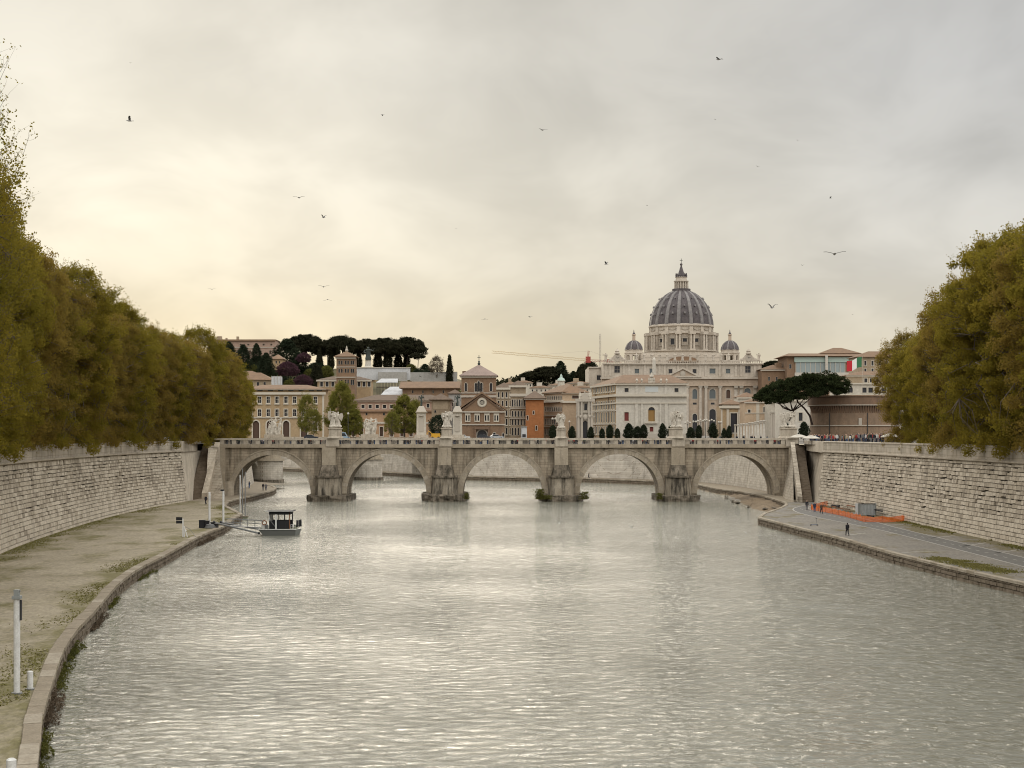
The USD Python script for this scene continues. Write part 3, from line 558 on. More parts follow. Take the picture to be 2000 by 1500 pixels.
# ------------------------------------------------------------------ vegetation
leaf('plane_leaf', (0.29, 0.225, 0.036), (0.18, 0.153, 0.023), (0.34, 0.235, 0.048), trans=0.5, scale=0.16)
leaf('plane_leaf_brown', (0.30, 0.212, 0.05), (0.20, 0.15, 0.034), (0.35, 0.225, 0.07), trans=0.5, scale=0.16)
leaf('spring_leaf', (0.24, 0.22, 0.052), (0.165, 0.165, 0.036), (0.27, 0.23, 0.075), trans=0.4, scale=0.3)
leaf('pine_needles', (0.022, 0.030, 0.014), (0.040, 0.050, 0.020), (0.014, 0.018, 0.010), trans=0.08, scale=0.5)
leaf('far_pine_needles', (0.028, 0.030, 0.017), (0.046, 0.044, 0.026), (0.016, 0.016, 0.011), trans=0.04, scale=0.12)
leaf('conifer_needles', (0.024, 0.033, 0.020), (0.045, 0.055, 0.032), (0.016, 0.02, 0.014), trans=0.08, scale=0.2)
leaf('blossom', (0.11, 0.055, 0.07), (0.075, 0.045, 0.05), (0.13, 0.07, 0.085), trans=0.3, scale=0.3)
leaf('dry_twigs', (0.16, 0.12, 0.085), (0.11, 0.085, 0.06), (0.20, 0.15, 0.11), trans=0.2, scale=0.3)
leaf('weed', (0.13, 0.125, 0.035), (0.08, 0.085, 0.025), (0.18, 0.14, 0.06), trans=0.3, scale=0.6)
worn('bark', (0.085, 0.065, 0.048), (0.14, 0.115, 0.085), 1.2, bump=0.6)
worn('pine_bark', (0.055, 0.036, 0.026), (0.032, 0.022, 0.018), 0.8, bump=0.6)
def leaf_quads(c, size, r, flat=0.0, aspect=1.5):
    """one leaf (a bent-free quad) at each point, turned at random; flat > 0 lays them nearer the level."""
    n = len(c); nrm = r.normal(size=(n, 3)); nrm[:, 2] += flat * 2.5; nrm /= np.linalg.norm(nrm, axis=1, keepdims=True)
    a = np.cross(nrm, r.normal(size=(n, 3))); a /= np.linalg.norm(a, axis=1, keepdims=True) + 1e-9; b = np.cross(nrm, a)
    s = (size * r.uniform(0.6, 1.3, n))[:, None]; a = a * s * aspect / 2; b = b * s / 2
    v = np.stack([c - a, c + b * 0.9 - a * 0.1, c + a, c - b * 0.9 - a * 0.1], 1).reshape(-1, 3)
    i = np.arange(n)[:, None] * 4
    return v, np.hstack([i, i + 1, i + 2, i + 3])
def broadleaf(seed, Hh, R, ncl, per, lsize, low=0.06, trunk_r=0.45, prof=None, shell=0.45, spread=1.0, twig=1.4, sparse_top=0.0, fork=0.2, squash=0.75, lean=0.0):
    """(wood, foliage) of a tree: clusters spread through an uneven crown, joined to forking limbs."""
    r = np.random.default_rng(seed); wood, leaves = MB(), MB()
    prof = prof or [(0, 0.72), (0.2, 0.96), (0.42, 1.0), (0.65, 0.86), (0.82, 0.62), (0.93, 0.38), (1.0, 0.10)]
    ph, pr = zip(*prof)
    LEAN = lambda z: np.stack([lean * np.clip(np.asarray(z, float) / Hh, 0, 1) ** 1.2, 0 * np.asarray(z, float), 0 * np.asarray(z, float)], -1)
    t = r.random(ncl); h = low + (1 - low) * t ** 0.95; rad = R * np.interp((h - low) / (1 - low), ph, pr)
    az = r.uniform(0, 2 * PI, ncl); lump = 0.72 + 0.52 * meshkit.fbm(np.stack([np.cos(az) * 1.6 + seed, np.sin(az) * 1.6, h * 4.0], 1), 3, seed)
    rr = rad * lump * (shell + (1 - shell) * r.random(ncl)) ** 0.8
    C = np.stack([rr * np.cos(az), rr * np.sin(az), h * Hh], 1); C += LEAN(C[:, 2]); C[:, 2] -= (lean > 0) * 1.7 * np.clip((C[:, 0] - 5.0) / 3, 0, 1) * np.clip((0.22 - h) / 0.15, 0, 1)
    # limbs
    zf = Hh * fork; pts = [np.array([0, 0, 0.0]), np.array([r.normal(0, .15), r.normal(0, .15), zf * 0.5]), np.array([r.normal(0, .3), r.normal(0, .3), zf])]
    wood.tube(pts, [trunk_r * 1.25, trunk_r, trunk_r * 0.85], 8); nodes = [pts[-1]]
    for k in range(7):
        a = 2 * PI * (k + r.uniform(-.3, .3)) / 7; top = Hh * r.uniform(0.55, 0.97); out = R * np.interp(top / Hh, ph, pr) * r.uniform(0.35, 0.75)
        p = [nodes[0]]; n = 7
        for i in range(1, n + 1):
            u = i / n; bow = u ** 0.75
            p.append(nodes[0] + np.array([math.cos(a + r.normal(0, .06)) * out * bow, math.sin(a + r.normal(0, .06)) * out * bow, (top - zf) * u ** 1.15]) + r.normal(0, 0.18, 3) * (R / 8) + LEAN(zf + (top - zf) * u ** 1.15) - LEAN(zf))
        wood.tube(p, np.linspace(trunk_r * 0.55, 0.05, n + 1), 6); nodes += p[1:]
        for m in range(3):                        # lower boughs that droop outwards
            q0 = p[2 + m]; a2 = a + r.uniform(-0.9, 0.9); L = R * r.uniform(0.5, 0.85)
            bq = [q0 + np.array([math.cos(a2) * L * u, math.sin(a2) * L * u, L * (0.35 * u - 0.5 * u * u)]) + r.normal(0, 0.1, 3) * (R / 8) for u in np.linspace(0, 1, 6)]
            wood.tube(bq, np.linspace(trunk_r * 0.26, 0.03, 6), 5); nodes += bq[1:]
    nodes = np.array(nodes); tips = []
    for c in C:
        d = nodes - c; d[:, 2] *= 1.4; j = np.argmin((d ** 2).sum(1) + (nodes[:, 2] > c[2] + 1.5) * 4.0); a = nodes[j]; L = np.linalg.norm(c - a)
        if L > 0.4:
            mid = (a + c) / 2 + r.normal(0, 0.1 * L, 3); mid[2] += 0.06 * L
            wood.tube([a, mid, c], [0.035 + 0.012 * L, 0.03 + 0.006 * L, 0.012], 3)
        out = c / (np.linalg.norm(c * [1, 1, 0.3]) + 1e-6)
        for _ in range(2):                         # fine forked twigs standing out of the crown, leafed to their tips
            L2 = r.uniform(0.35, 1.0) * twig; dd = out + r.normal(0, 0.45, 3) + [0, 0, 0.25]; dd /= np.linalg.norm(dd); s0 = c + r.normal(0, 0.5, 3); k1 = s0 + dd * L2 * 0.5 + r.normal(0, 0.12, 3) * L2
            for _ in range(3):
                e = k1 + (dd + r.normal(0, 0.5, 3)) * L2 * r.uniform(0.3, 0.6); m_ = (k1 + e) / 2 + r.normal(0, 0.07, 3) * L2; wood.tube([s0, k1, m_, e], [0.017, 0.012, 0.008, 0.004], 3)
                tw = np.array([k1, m_, e, e, e]); tips.append(tw[r.integers(0, 5, 5)] + r.normal(0, 0.13, (5, 3)))
    cr = spread * r.uniform(0.7, 1.35, ncl)
    keep = np.ones(ncl) if not sparse_top else np.clip(1.25 - sparse_top * (C[:, 2] / Hh) ** 2, 0.14, 1)
    cnt = (per * r.uniform(0.5, 1.4, ncl) * keep).astype(int)
    P = np.repeat(C, cnt, 0); g = r.normal(size=P.shape); g /= np.linalg.norm(g, axis=1, keepdims=True); g *= (r.random((len(P), 1)) ** 0.5) * np.repeat(cr, cnt)[:, None] * 1.25
    g[:, 2] *= squash; P = P + g
    P = P[P[:, 2] > np.where((P[:, 0] > 6.3) & (lean > 0), -3.0, low * Hh * 0.4)]
    leaves.add(*leaf_quads(P, lsize, r)); leaves.add(*leaf_quads(np.vstack(tips), lsize * 0.75, r)); return wood, leaves
def tree_thing(name, label, cat, wood, leaves, wmat, lmat, crown='crown'):
    t = Thing(name, label, cat); t.part('trunk', wood, wmat); t.part(crown, leaves, lmat); return t
FULL = [(0, 0.78), (0.15, 0.98), (0.4, 1.0), (0.65, 0.94), (0.82, 0.78), (0.93, 0.52), (1.0, 0.16)]
plane_kinds = [tree_thing('plane_tree', None, 'tree', *broadleaf(21, 29, 10.2, 560, 175, 0.215, lean=4.5, prof=FULL, low=0.03), 'bark', 'plane_leaf'),
               tree_thing('plane_tree', None, 'tree', *broadleaf(22, 27.5, 9.6, 500, 170, 0.215, sparse_top=0.75, lean=4.0, prof=FULL, low=0.03), 'bark', 'plane_leaf_brown'),
               tree_thing('plane_tree', None, 'tree', *broadleaf(23, 28, 10.0, 520, 170, 0.215, sparse_top=0.6, lean=4.5, prof=FULL, low=0.03), 'bark', 'plane_leaf'),
               tree_thing('plane_tree', None, 'tree', *broadleaf(24, 31, 10.0, 640, 95, 0.18, sparse_top=1.3, twig=2.2, spread=0.9, lean=6.0, prof=FULL), 'bark', 'plane_leaf')]
r_ = np.random.default_rng(5)
GL = 'plane trees in the row on the left embankment'
lrow = []
for y in np.arange(30, 296, 8.8):
    p = lw(lw.at_y(y)); d = lw.tangent(lw.at_y(y)); n = np.array([-d[1], d[0]]); lrow.append((p + n * 6.2, y, 0))
for y in np.arange(110, 330, 11.0):
    p = lw(min(lw.at_y(y), lw.L)); d = lw.tangent(min(lw.at_y(y), lw.L - 1)); n = np.array([-d[1], d[0]]); lrow.append((p + n * 16, y, 1))
for s_ in np.arange(6, 178, 8.0):
    p = lf(s_); d = lf.tangent(s_); n = np.array([-d[1], d[0]]); lrow.append((p + n * 7.5, p[1], 2))
lrow += [(np.array([-72.5, 308.0]), 308, 0), (np.array([-73.0, 323.0]), 323, 0)]
for p, y, row in lrow:
    p = p + r_.normal(0, 0.6, 2) - (np.array([3.5, 0]) if y < 117 else np.array([0, 0])) + (np.array([1.6, 0]) if row == 0 and 118 < y < 140 else np.array([0, 0])); sc = r_.uniform(0.88, 1.06) * float(np.interp(y, [180, 290, 330], [1.0, 0.84, 0.85]))
    if row == 0 and 118 < y < 140: kind, lab, sc, g = 3, ('tall thinly leaved plane tree at the top left with bare twigs against the glowing sky'), (1.12 if y < 131 else 1.0), 'thinly leaved tall plane trees at the left edge'
    elif row == 2: kind, lab, g, sc = (1 if r_.random() < 0.6 else 2), 'brownish plane tree in the row beyond the left end of the bridge', 'plane trees beyond the left end of the bridge', sc * float(np.interp(y, [340, 420, 500], [0.93, 0.78, 0.66]))
    elif row == 1: kind, lab, g = int(r_.integers(0, 3)), 'olive plane tree in the back of the dense row above the left wall', 'plane trees at the back of the left row'
    else: kind, lab, g = ([0, 2, 0, 1][int(r_.integers(0, 4))] if y < 210 else [1, 1, 2, 0][int(r_.integers(0, 4))]), 'olive plane tree overhanging the top of the left embankment wall', GL
    plane_kinds[kind].place((p[0], p[1], ZS - 0.1), (r_.uniform(-0.7, 0.7) if row != 1 else r_.uniform(0, 6.28)), (sc, sc, sc * r_.uniform(0.95, 1.05)), lab, g)
for y in np.arange(40, 240, 9.0):
    p = rw(rw.at_y(y)) + np.array([6.4, 0]) + r_.normal(0, 0.6, 2); kind = int(r_.choice([0, 2, 2, 1])); sc = r_.uniform(0.94, 1.06) * float(np.interp(y, [185, 215, 240], [1.0, 0.86, 0.62]))
    last = y > 300
    plane_kinds[kind].place((p[0], p[1], ZS - 0.1), PI + r_.uniform(-0.7, 0.7), sc * (0.84 if last else 1), 'olive plane tree overhanging the parapet of the right embankment wall', 'plane trees on the right embankment')
plane_kinds[1].place((70.0, 250, ZS - 0.1), PI + .2, 0.70, 'smaller loose plane tree at the far end of the right row beside the bastion')
for y in np.arange(150, 262, 10.5):
    p = rw(rw.at_y(y)) + np.array([17 + 0.02 * y, 0]) + r_.normal(0, 0.8, 2); kind = int(r_.integers(0, 3)); sc = r_.uniform(0.95, 1.08)
    plane_kinds[kind].place((p[0], p[1], ZS - 0.1), r_.uniform(0, 6.28), sc, 'plane tree in the second row behind the right embankment wall', 'plane trees in the second row on the right')

def umbrella_pine(seed, Hh, R, thick, nclump, per, lsize, trunks=1, lean=0.0, bare=0.62, trunk_r=0.4):
    """(wood, foliage): a bare trunk forking into spokes under a flat-domed crown of needle tufts."""
    r = np.random.default_rng(seed); wood, lv = MB(), MB()
    az = r.uniform(0, 2 * PI, nclump); q_ = np.sqrt(r.random(nclump)); lump = 0.86 + 0.28 * meshkit.fbm(np.stack([np.cos(az) * 1.5 + seed, np.sin(az) * 1.5, q_ * 0], 1), 3, seed)
    dome = np.sqrt(np.clip(1 - (q_ * 0.97) ** 2, 0, 1)); up = r.random(nclump) ** 0.5
    zc = Hh - thick + thick * (0.12 + 0.80 * dome * up + 0.1 * (r.random(nclump) - .5)) - 0.0
    C = np.stack([R * q_ * lump * np.cos(az), R * q_ * lump * np.sin(az), zc], 1)
    zf = Hh * bare; base = np.array([0, 0, 0.0]); top = np.array([lean, 0, zf])
    wood.tube([base, base * 0.5 + top * 0.5 + [lean * 0.15, 0, 0], top], [trunk_r * 1.25, trunk_r, trunk_r * 0.8], 7); ends = []
    for k in range(9):
        a = 2 * PI * (k + r.uniform(-.3, .3)) / 9; o = R * r.uniform(0.35, 0.72); e = np.array([math.cos(a) * o, math.sin(a) * o, Hh - thick * r.uniform(0.55, 0.8)])
        p = [top + (e - top) * u + np.array([0, 0, -0.10 * np.linalg.norm(e - top) * math.sin(PI * u)]) + r.normal(0, 0.08, 3) * R / 8 for u in np.linspace(0, 1, 6)]
        p[0] = top; wood.tube(p, np.linspace(trunk_r * 0.5, 0.07, 6), 5); ends += p[2:]
    ends = np.array(ends)
    for c in C[:: 2]:
        j = np.argmin(((ends - c) ** 2).sum(1)); wood.tube([ends[j], (ends[j] + c) / 2 - [0, 0, .1], c], [0.07, 0.05, 0.02], 3)
    cnt = (per * r.uniform(0.7, 1.3, nclump)).astype(int); P = np.repeat(C, cnt, 0); g = r.normal(size=P.shape); g /= np.linalg.norm(g, axis=1, keepdims=True)
    g *= r.random((len(P), 1)) ** 0.45 * (R * 0.155) * np.repeat(r.uniform(.7, 1.3, nclump), cnt)[:, None]; g[:, 2] *= 0.6
    lv.add(*leaf_quads(P + g, lsize, r, flat=0.2, aspect=1.8)); return wood, lv
def crown_tree(seed, Hh, R, n, lsize, prof, low=0.05, trunk_r=0.25, lumps=5, shell=0.6, jag=0.35):
    """(wood, foliage): a narrow or bushy tree filled by its outline, trunk up the middle."""
    r = np.random.default_rng(seed); wood, lv = MB(), MB(); ph, pr = zip(*prof)
    u = r.random(n); h = low + (1 - low) * u; az = r.uniform(0, 2 * PI, n); f = meshkit.fbm(np.stack([np.cos(az) * 1.2 + seed, np.sin(az) * 1.2, h * lumps], 1), 3, seed)
    rad = R * np.interp(u, ph, pr) * (1 - jag + 2 * jag * f) * (shell + (1 - shell) * r.random(n))
    lv.add(*leaf_quads(np.stack([rad * np.cos(az), rad * np.sin(az), h * Hh], 1) + r.normal(0, lsize * 0.6, (n, 3)), lsize, r))
    wood.tube([(0, 0, 0), (0.1, 0, Hh * 0.5), (0, 0, Hh * 0.96)], [trunk_r, trunk_r * 0.7, 0.03], 6)
    for k in range(14):
        z = Hh * r.uniform(max(low, 0.15), 0.85); a = r.uniform(0, 6.28); L = R * np.interp(z / Hh, ph, pr) * 0.8; wood.tube([(0, 0, z), (math.cos(a) * L, math.sin(a) * L, z + L * 0.35)], [trunk_r * 0.4, 0.03], 4)
    return wood, lv
# the big umbrella pine on the right, before the round bastion
pine = Thing('umbrella_pine', 'large dark green umbrella pine with broad tilted crown before the round brick bastion', 'tree', (X(1549, 415), 415, ZS - 0.2))
D = 415; zb = ZS - 0.2; sc = D / F
wood, lv = MB(), MB(); r = np.random.default_rng(77)
def pp(px, py, dy=0.0): return np.array([X(px, D), D + dy, Z(py, D)])
outline = [(1474, 776), (1484, 764), (1505, 752), (1533, 741), (1558, 733), (1590, 729), (1625, 731), (1648, 741), (1658, 756), (1650, 766), (1630, 770), (1600, 771), (1570, 776), (1545, 783), (1520, 786), (1490, 785)]
op = sg.Polygon(outline)
cs = []
while len(cs) < 420:
    px, py = r.uniform(1474, 1658), r.uniform(729, 787)
    if not op.contains(sg.Point(px, py)): continue
    yy = r.uniform(-1, 1) * 10.5 * math.sqrt(max(0.05, 1 - ((px - 1566) / 95) ** 2)); cs.append(pp(px, py, yy))
cs = np.array(cs); P = np.repeat(cs, 120, 0); g = r.normal(size=P.shape); g /= np.linalg.norm(g, axis=1, keepdims=True); g *= r.random((len(P), 1)) ** 0.45 * 1.15; g[:, 2] *= 0.55
lv.add(*leaf_quads(P + g, 0.28, r, flat=0.15, aspect=1.8))
b0 = pp(1549, 863); b1 = pp(1547, 818); b2 = pp(1548, 803)
wood.tube([b0, (b0 + b1) / 2 + [0.1, 0, 0], b1, b2], [0.62, 0.5, 0.46, 0.42], 8)
for e, dy, w in (((1520, 787), 1, .24), ((1500, 775), -3, .18), ((1547, 775), 3, .3), ((1560, 770), -2, .26), ((1580, 772), 4, .22), ((1536, 768), -5, .2), ((1530, 778), 6, .16), ((1600, 764), 2, .2)):
    E = pp(*e, dy); p = [b2 + (E - b2) * u + np.array([0, 0, -0.35 * math.sin(PI * u)]) + r.normal(0, .07, 3) for u in np.linspace(0, 1, 6)]; p[0] = b2; wood.tube(p, np.linspace(w, .07, 6), 5)
s2 = [pp(1588, 830, 1), pp(1583, 812, 1), pp(1572, 797, 1), pp(1560, 786, 1), pp(1556, 776, 1)]
pine.part('trunk', wood, 'pine_bark'); pine.part('crown', lv, 'pine_needles')
w2 = MB(); w2.tube(s2, [0.34, 0.30, 0.27, 0.22, 0.15], 6); pine.part('branch', w2, 'pine_bark')
# ------------------------------------------------------------------ buildings
TONE = 0.74
worn('plaster_ochre', (0.50, 0.365, 0.215), (0.44, 0.31, 0.18), 0.15, dark=(0.28, 0.19, 0.11), streak=0.35, bump=0.1)
worn('plaster_peach', (0.60, 0.45, 0.31), (0.54, 0.395, 0.265), 0.12, dark=(0.40, 0.30, 0.2), streak=0.3, bump=0.1)
worn('plaster_tan', (0.45, 0.355, 0.245), (0.38, 0.295, 0.20), 0.15, dark=(0.2, 0.15, 0.1), streak=0.4, bump=0.1)
worn('plaster_brown', (0.36, 0.275, 0.18), (0.30, 0.225, 0.15), 0.15, dark=(0.16, 0.12, 0.08), streak=0.4, bump=0.1)
TONE = 0.82
worn('plaster_pale', (0.62, 0.565, 0.475), (0.54, 0.49, 0.405), 0.12, dark=(0.36, 0.31, 0.25), streak=0.35, bump=0.1)
worn('plaster_white', (0.63, 0.585, 0.505), (0.55, 0.505, 0.43), 0.12, dark=(0.42, 0.38, 0.33), streak=0.3, bump=0.1)
TONE = 0.78
worn('plaster_orange', (0.44, 0.18, 0.07), (0.37, 0.145, 0.055), 0.15, dark=(0.25, 0.11, 0.05), streak=0.35, bump=0.1)
worn('plaster_pink', (0.47, 0.33, 0.26), (0.40, 0.28, 0.22), 0.15, dark=(0.24, 0.17, 0.13), streak=0.4, bump=0.1)
worn('plaster_salmon', (0.52, 0.33, 0.20), (0.46, 0.29, 0.175), 0.15, dark=(0.28, 0.19, 0.12), streak=0.35, bump=0.1)
worn('brick_old', (0.30, 0.19, 0.115), (0.24, 0.155, 0.10), 0.25, dark=(0.12, 0.08, 0.055), streak=0.4, bump=0.2)
worn('brick_bastion', (0.33, 0.225, 0.15), (0.25, 0.175, 0.12), 0.3, dark=(0.12, 0.09, 0.065), streak=0.55, bump=0.3, zs=0.25)
worn('brick_parapet', (0.25, 0.155, 0.10), (0.19, 0.125, 0.085), 0.4, dark=(0.09, 0.065, 0.05), streak=0.5, bump=0.3)
TONE = 0.66
worn('roof_tile', (0.34, 0.215, 0.13), (0.26, 0.165, 0.105), 0.4, dark=(0.15, 0.11, 0.08), streak=0.4, bump=0.4, zs=1.0)
worn('roof_tile_dark', (0.235, 0.165, 0.115), (0.175, 0.125, 0.09), 0.4, dark=(0.10, 0.075, 0.06), streak=0.4, bump=0.4, zs=1.0)
worn('roof_tile_pink', (0.44, 0.33, 0.28), (0.36, 0.27, 0.23), 0.4, bump=0.3)
TONE = 0.82
worn('basilica_stone', (0.60, 0.53, 0.445), (0.52, 0.45, 0.365), 0.08, dark=(0.30, 0.25, 0.2), streak=0.45, bump=0.15, zs=0.2)
worn('basilica_stone_warm', (0.54, 0.43, 0.33), (0.48, 0.375, 0.28), 0.08, dark=(0.28, 0.21, 0.16), streak=0.4, bump=0.15, zs=0.2)
TONE = 1.0
worn('lead_sheet', (0.105, 0.088, 0.088), (0.066, 0.056, 0.057), 0.35, dark=(0.05, 0.047, 0.052), streak=0.6, bump=0.2, zs=0.12, rough=0.6)
worn('lead_rib', (0.215, 0.197, 0.188), (0.15, 0.138, 0.132), 0.3, dark=(0.13, 0.13, 0.135), streak=0.5, bump=0.1, zs=0.12, rough=0.6)
worn('marble_statue', (0.56, 0.51, 0.43), (0.40, 0.355, 0.29), 1.2, dark=(0.13, 0.115, 0.095), streak=0.7, bump=0.2, zs=0.4)
worn('bronze', (0.055, 0.065, 0.055), (0.035, 0.04, 0.035), 1.0, bump=0.2, rough=0.55)
worn('white_sheet', (0.50, 0.50, 0.50), (0.42, 0.42, 0.42), 0.2, bump=0.1)
worn('grey_wall', (0.34, 0.325, 0.30), (0.28, 0.265, 0.24), 0.2, dark=(0.16, 0.15, 0.13), streak=0.4, bump=0.1)
worn('hill_earth', (0.11, 0.10, 0.05), (0.16, 0.13, 0.075), 0.05, bump=0.5)
plain('window_dark', (0.022, 0.022, 0.026), 0.25, 0.5)
plain('window_glass', (0.10, 0.115, 0.12), 0.15, 0.5)
plain('glass_band', (0.26, 0.30, 0.30), 0.2, 0.5)
plain('sea_green_metal', (0.36, 0.44, 0.39), 0.6)
plain('shutter_brown', (0.085, 0.05, 0.035), 0.7)
plain('door_red', (0.16, 0.035, 0.03), 0.7)
plain('door_ochre', (0.26, 0.15, 0.05), 0.7)
plain('trim_pale', (0.49, 0.44, 0.36), 0.8)
plain('trim_grey', (0.40, 0.355, 0.295), 0.8)
plain('panel_blue_grey', (0.48, 0.50, 0.49), 0.7)
class Face:
    """A wall standing between two picture columns at given distances; openings and trim are given by where they appear."""
    def __init__(s, th, pl, Dl, pr, Dr):
        s.th = th; s.reveal = 0.42; s.A = np.array([X(pl, Dl), Dl]); s.B = np.array([X(pr, Dr), Dr]); d = s.B - s.A; s.L = np.linalg.norm(d); s.e = d / s.L; s.n = np.array([-s.e[1], s.e[0]])
    def u(s, px): k = (px - 1000) / F; return (k * s.A[1] - s.A[0]) / (s.e[0] - k * s.e[1])
    def z(s, py, px=None): D = s.A[1] if px is None else (s.A + s.e * s.u(px))[1]; return Z(py, D)
    def P(s, u, w, z): q_ = s.A + s.e * u + s.n * w; return (q_[0], q_[1], z)
    def box(s, u0, u1, w0, w1, z0, z1, mb=None):
        mb = mb or MB(); return mb.prism([s.P(u, w, 0)[:2] for u, w in ((u0, w0), (u1, w0), (u1, w1), (u0, w1))], z0, z1)
    def pbox(s, p0, p1, y0, y1, w0, w1, mb=None):       # by picture rows and columns; y0 is the upper row
        pm = (p0 + p1) / 2; return s.box(s.u(p0), s.u(p1), w0, w1, s.z(y1, pm), s.z(y0, pm), mb)
    def put(s, name, p0, p1, y0, y1, w0, w1, mat, **k): return s.th.part(name, s.pbox(p0, p1, y0, y1, w0, w1), mat, **k)
    def wall(s, ptop, mat, wins=(), zb=ZS - 0.3, t=0.7, depth=14.0, name='wall', core='same', u0=0.0, u1=None, outline=None):
        """the front with its openings cut through, and the body of the building behind."""
        zt = s.z(ptop); u1 = s.L if u1 is None else u1
        shape_ = outline or sg.box(u0, zb, u1, zt); holes = []
        for w in wins:
            p0, p1, y0, y1, kind = w[:5]; pm = (p0 + p1) / 2; a, b, c, d = s.u(p0), s.u(p1), s.z(y1, pm), s.z(y0, pm); h = sg.box(a, c, b, d)
            if 'arch' in kind: m = (a + b) / 2; rr = (b - a) / 2; h = sg.Polygon([(a, c), (b, c)] + [(m + rr * math.cos(q_), d - rr + rr * math.sin(q_)) for q_ in np.linspace(0, PI, 13)])
            if 'round' in kind: h = sg.Point((a + b) / 2, (c + d) / 2).buffer((b - a) / 2, 6)
            holes.append((h, kind, a, b, c, d))
        if holes: shape_ = shape_.difference(unary_union([h[0] for h in holes]))
        s.th.part(name, MB().poly(shape_, s.P(0, 0, 0), s.e, t), mat)
        if depth and core: s.th.part('body', s.box(u0 + 0.02, u1 - 0.02, t - 0.05, depth, zb, (zt if outline is None else s.z(ptop)) - 0.05), mat if core == 'same' else core)
        for h, kind, a, b, c, d in holes:
            fr = 'trim_grey' if 'grey' in kind else 'trim_pale'; wd = min(0.16 * (b - a) + 0.10, 0.5)
            ring = h.buffer(wd, join_style=2).difference(h)
            if 'bare' in kind: ring = h.difference(h.buffer(-min(0.12, (b - a) * 0.06), join_style=2))
            wp = s.th.part('window' if 'door' not in kind else 'door', MB().poly(ring, s.P(0, -0.10, 0), s.e, min(0.3, s.reveal + .05)), fr)
            if 'sill' in kind: s.th.part('sill', s.box(a - wd * 1.6, b + wd * 1.6, -0.4, 0.05, c - wd - 0.35, c - wd), fr, parent=wp)
            if 'ped' in kind: s.th.part('hood', s.box(a - wd * 1.6, b + wd * 1.6, -0.5, 0.05, d + wd + 0.1, d + wd + 0.5), fr, parent=wp)
            pm_ = 'window_glass' if 'glass' in kind else 'shutter_brown' if 'shut' in kind else 'door_red' if 'red' in kind else 'door_ochre' if 'ochre' in kind else 'window_dark'
            s.th.part('pane', MB().poly(h.buffer(0.02), s.P(0, s.reveal, 0), s.e, 0.06), pm_, parent=wp)
            if 'bars' in kind:
                m = (a + b) / 2; g = s.box(m - 0.05, m + 0.05, 0.3, 0.40, c, d); s.box(a, b, 0.31, 0.395, (c + d) / 2 + 0.1, (c + d) / 2 + 0.22, g); s.th.part('glazing_bar', g, fr, parent=wp)
    def band(s, p, h, out, mat='trim_pale', name='cornice', back=0.05, ext=None, u0=None, u1=None):
        """a moulding along the front: picture row of its top, height and projection in metres."""
        z = s.z(p); e = out if ext is None else ext; s.th.part(name, s.box((-e if u0 is None else u0), (s.L + e if u1 is None else u1), -out, back, z - h, z), mat)
    def hip(s, peave, rise, depth, over=0.7, mat='roof_tile', name='roof', gable=False, inset=None, zb=None, u0=0.0, u1=None):
        z = s.z(peave) if zb is None else zb; u1 = s.L if u1 is None else u1; a, b, c, d = u0 - over, u1 + over, -over, depth + over; i = (0 if gable else (min(b - a, d - c) / 2 if inset is None else inset)); m = (c + d) / 2
        if (b - a) >= (d - c) or gable: R_ = [(a + i, m), (b - i, m)]
        else: k = (a + b) / 2; R_ = [(k, c + i), (k, d - i)]
        base = [s.P(u, w, z) for u, w in ((a, c), (b, c), (b, d), (a, d))]; low = [s.P(u, w, z - 0.25) for u, w in ((a, c), (b, c), (b, d), (a, d))]; rid = [s.P(u, w, z + rise) for u, w in R_]
        f3, f4 = ([], [])
        if (b - a) >= (d - c) or gable: tri = [(4, 5, 8), (4, 8, 9)] and None
        v = low + base + rid; mb = MB(); mb.add(v, [(0, 3, 2, 1), (0, 1, 5, 4), (1, 2, 6, 5), (2, 3, 7, 6), (3, 0, 4, 7)])
        if (b - a) >= (d - c) or gable: mb.add(v, [(4, 5, 9, 8), (6, 7, 8, 9)]); mb.add(v, [(5, 6, 9), (7, 4, 8)])
        else: mb.add(v, [(5, 6, 9, 8), (7, 4, 8, 9)]); mb.add(v, [(4, 5, 8), (6, 7, 9)])
        s.th.part(name, mb, mat)
def grid(p0, p1, n, w, rows, kind='plain'):
    """n windows w wide between columns p0 and p1 (their centres), at each (upper, lower) pair of picture rows."""
    return [(c - w / 2, c + w / 2, a, b, kind) for a, b in rows for c in (np.linspace(p0, p1, n) if n > 1 else [(p0 + p1) / 2])]
def house(name, label, cat, pl, Dl, pr=None, Dr=None): th = Thing(name, label, cat, (X(pl, Dl), Dl, ZS)); return th, Face(th, pl, Dl, pr, Dr or Dl)

# ---- left side, near the river
b, f = house('palazzo', 'ochre palazzo with two rows of white framed windows behind the left trees', 'building', 470, 600, 633)
f.wall(766, 'plaster_ochre', grid(490, 615.5, 8, 6.2, [(775, 787), (799.5, 813)], 'plain sill bars') [:0] + [(c - 3.1, c + 3.1, a, bb, 'plain sill bars') for c in (490, 507, 524, 541, 558.5, 575.5, 593, 616) for a, bb in ((775, 787), (799.5, 812.5))] + [(c - 6, c + 6, 822, 862, 'arch shut') for c in (500, 527, 559, 594)] + [(612, 620, 825, 840, 'shut')], depth=16)
f.band(766, 1.0, 0.7); f.band(759.5, 0.5, 0.9); f.put('attic', 471, 632, 760, 766.2, 0.02, 14, 'plaster_ochre'); f.band(814.5, 0.5, 0.3, 'trim_grey', 'string_course')
for c in (488, 508, 528, 548, 568, 588, 608, 624): f.put('attic_window', c - 5, c + 5, 761.5, 764, -0.03, 0.5, 'window_dark')
f.hip(759.5, 1.9, 16, 1.0, 'roof_tile')
f.put('corner_strip', 629.5, 633, 766.5, 860, -0.12, 0.02, 'trim_pale')
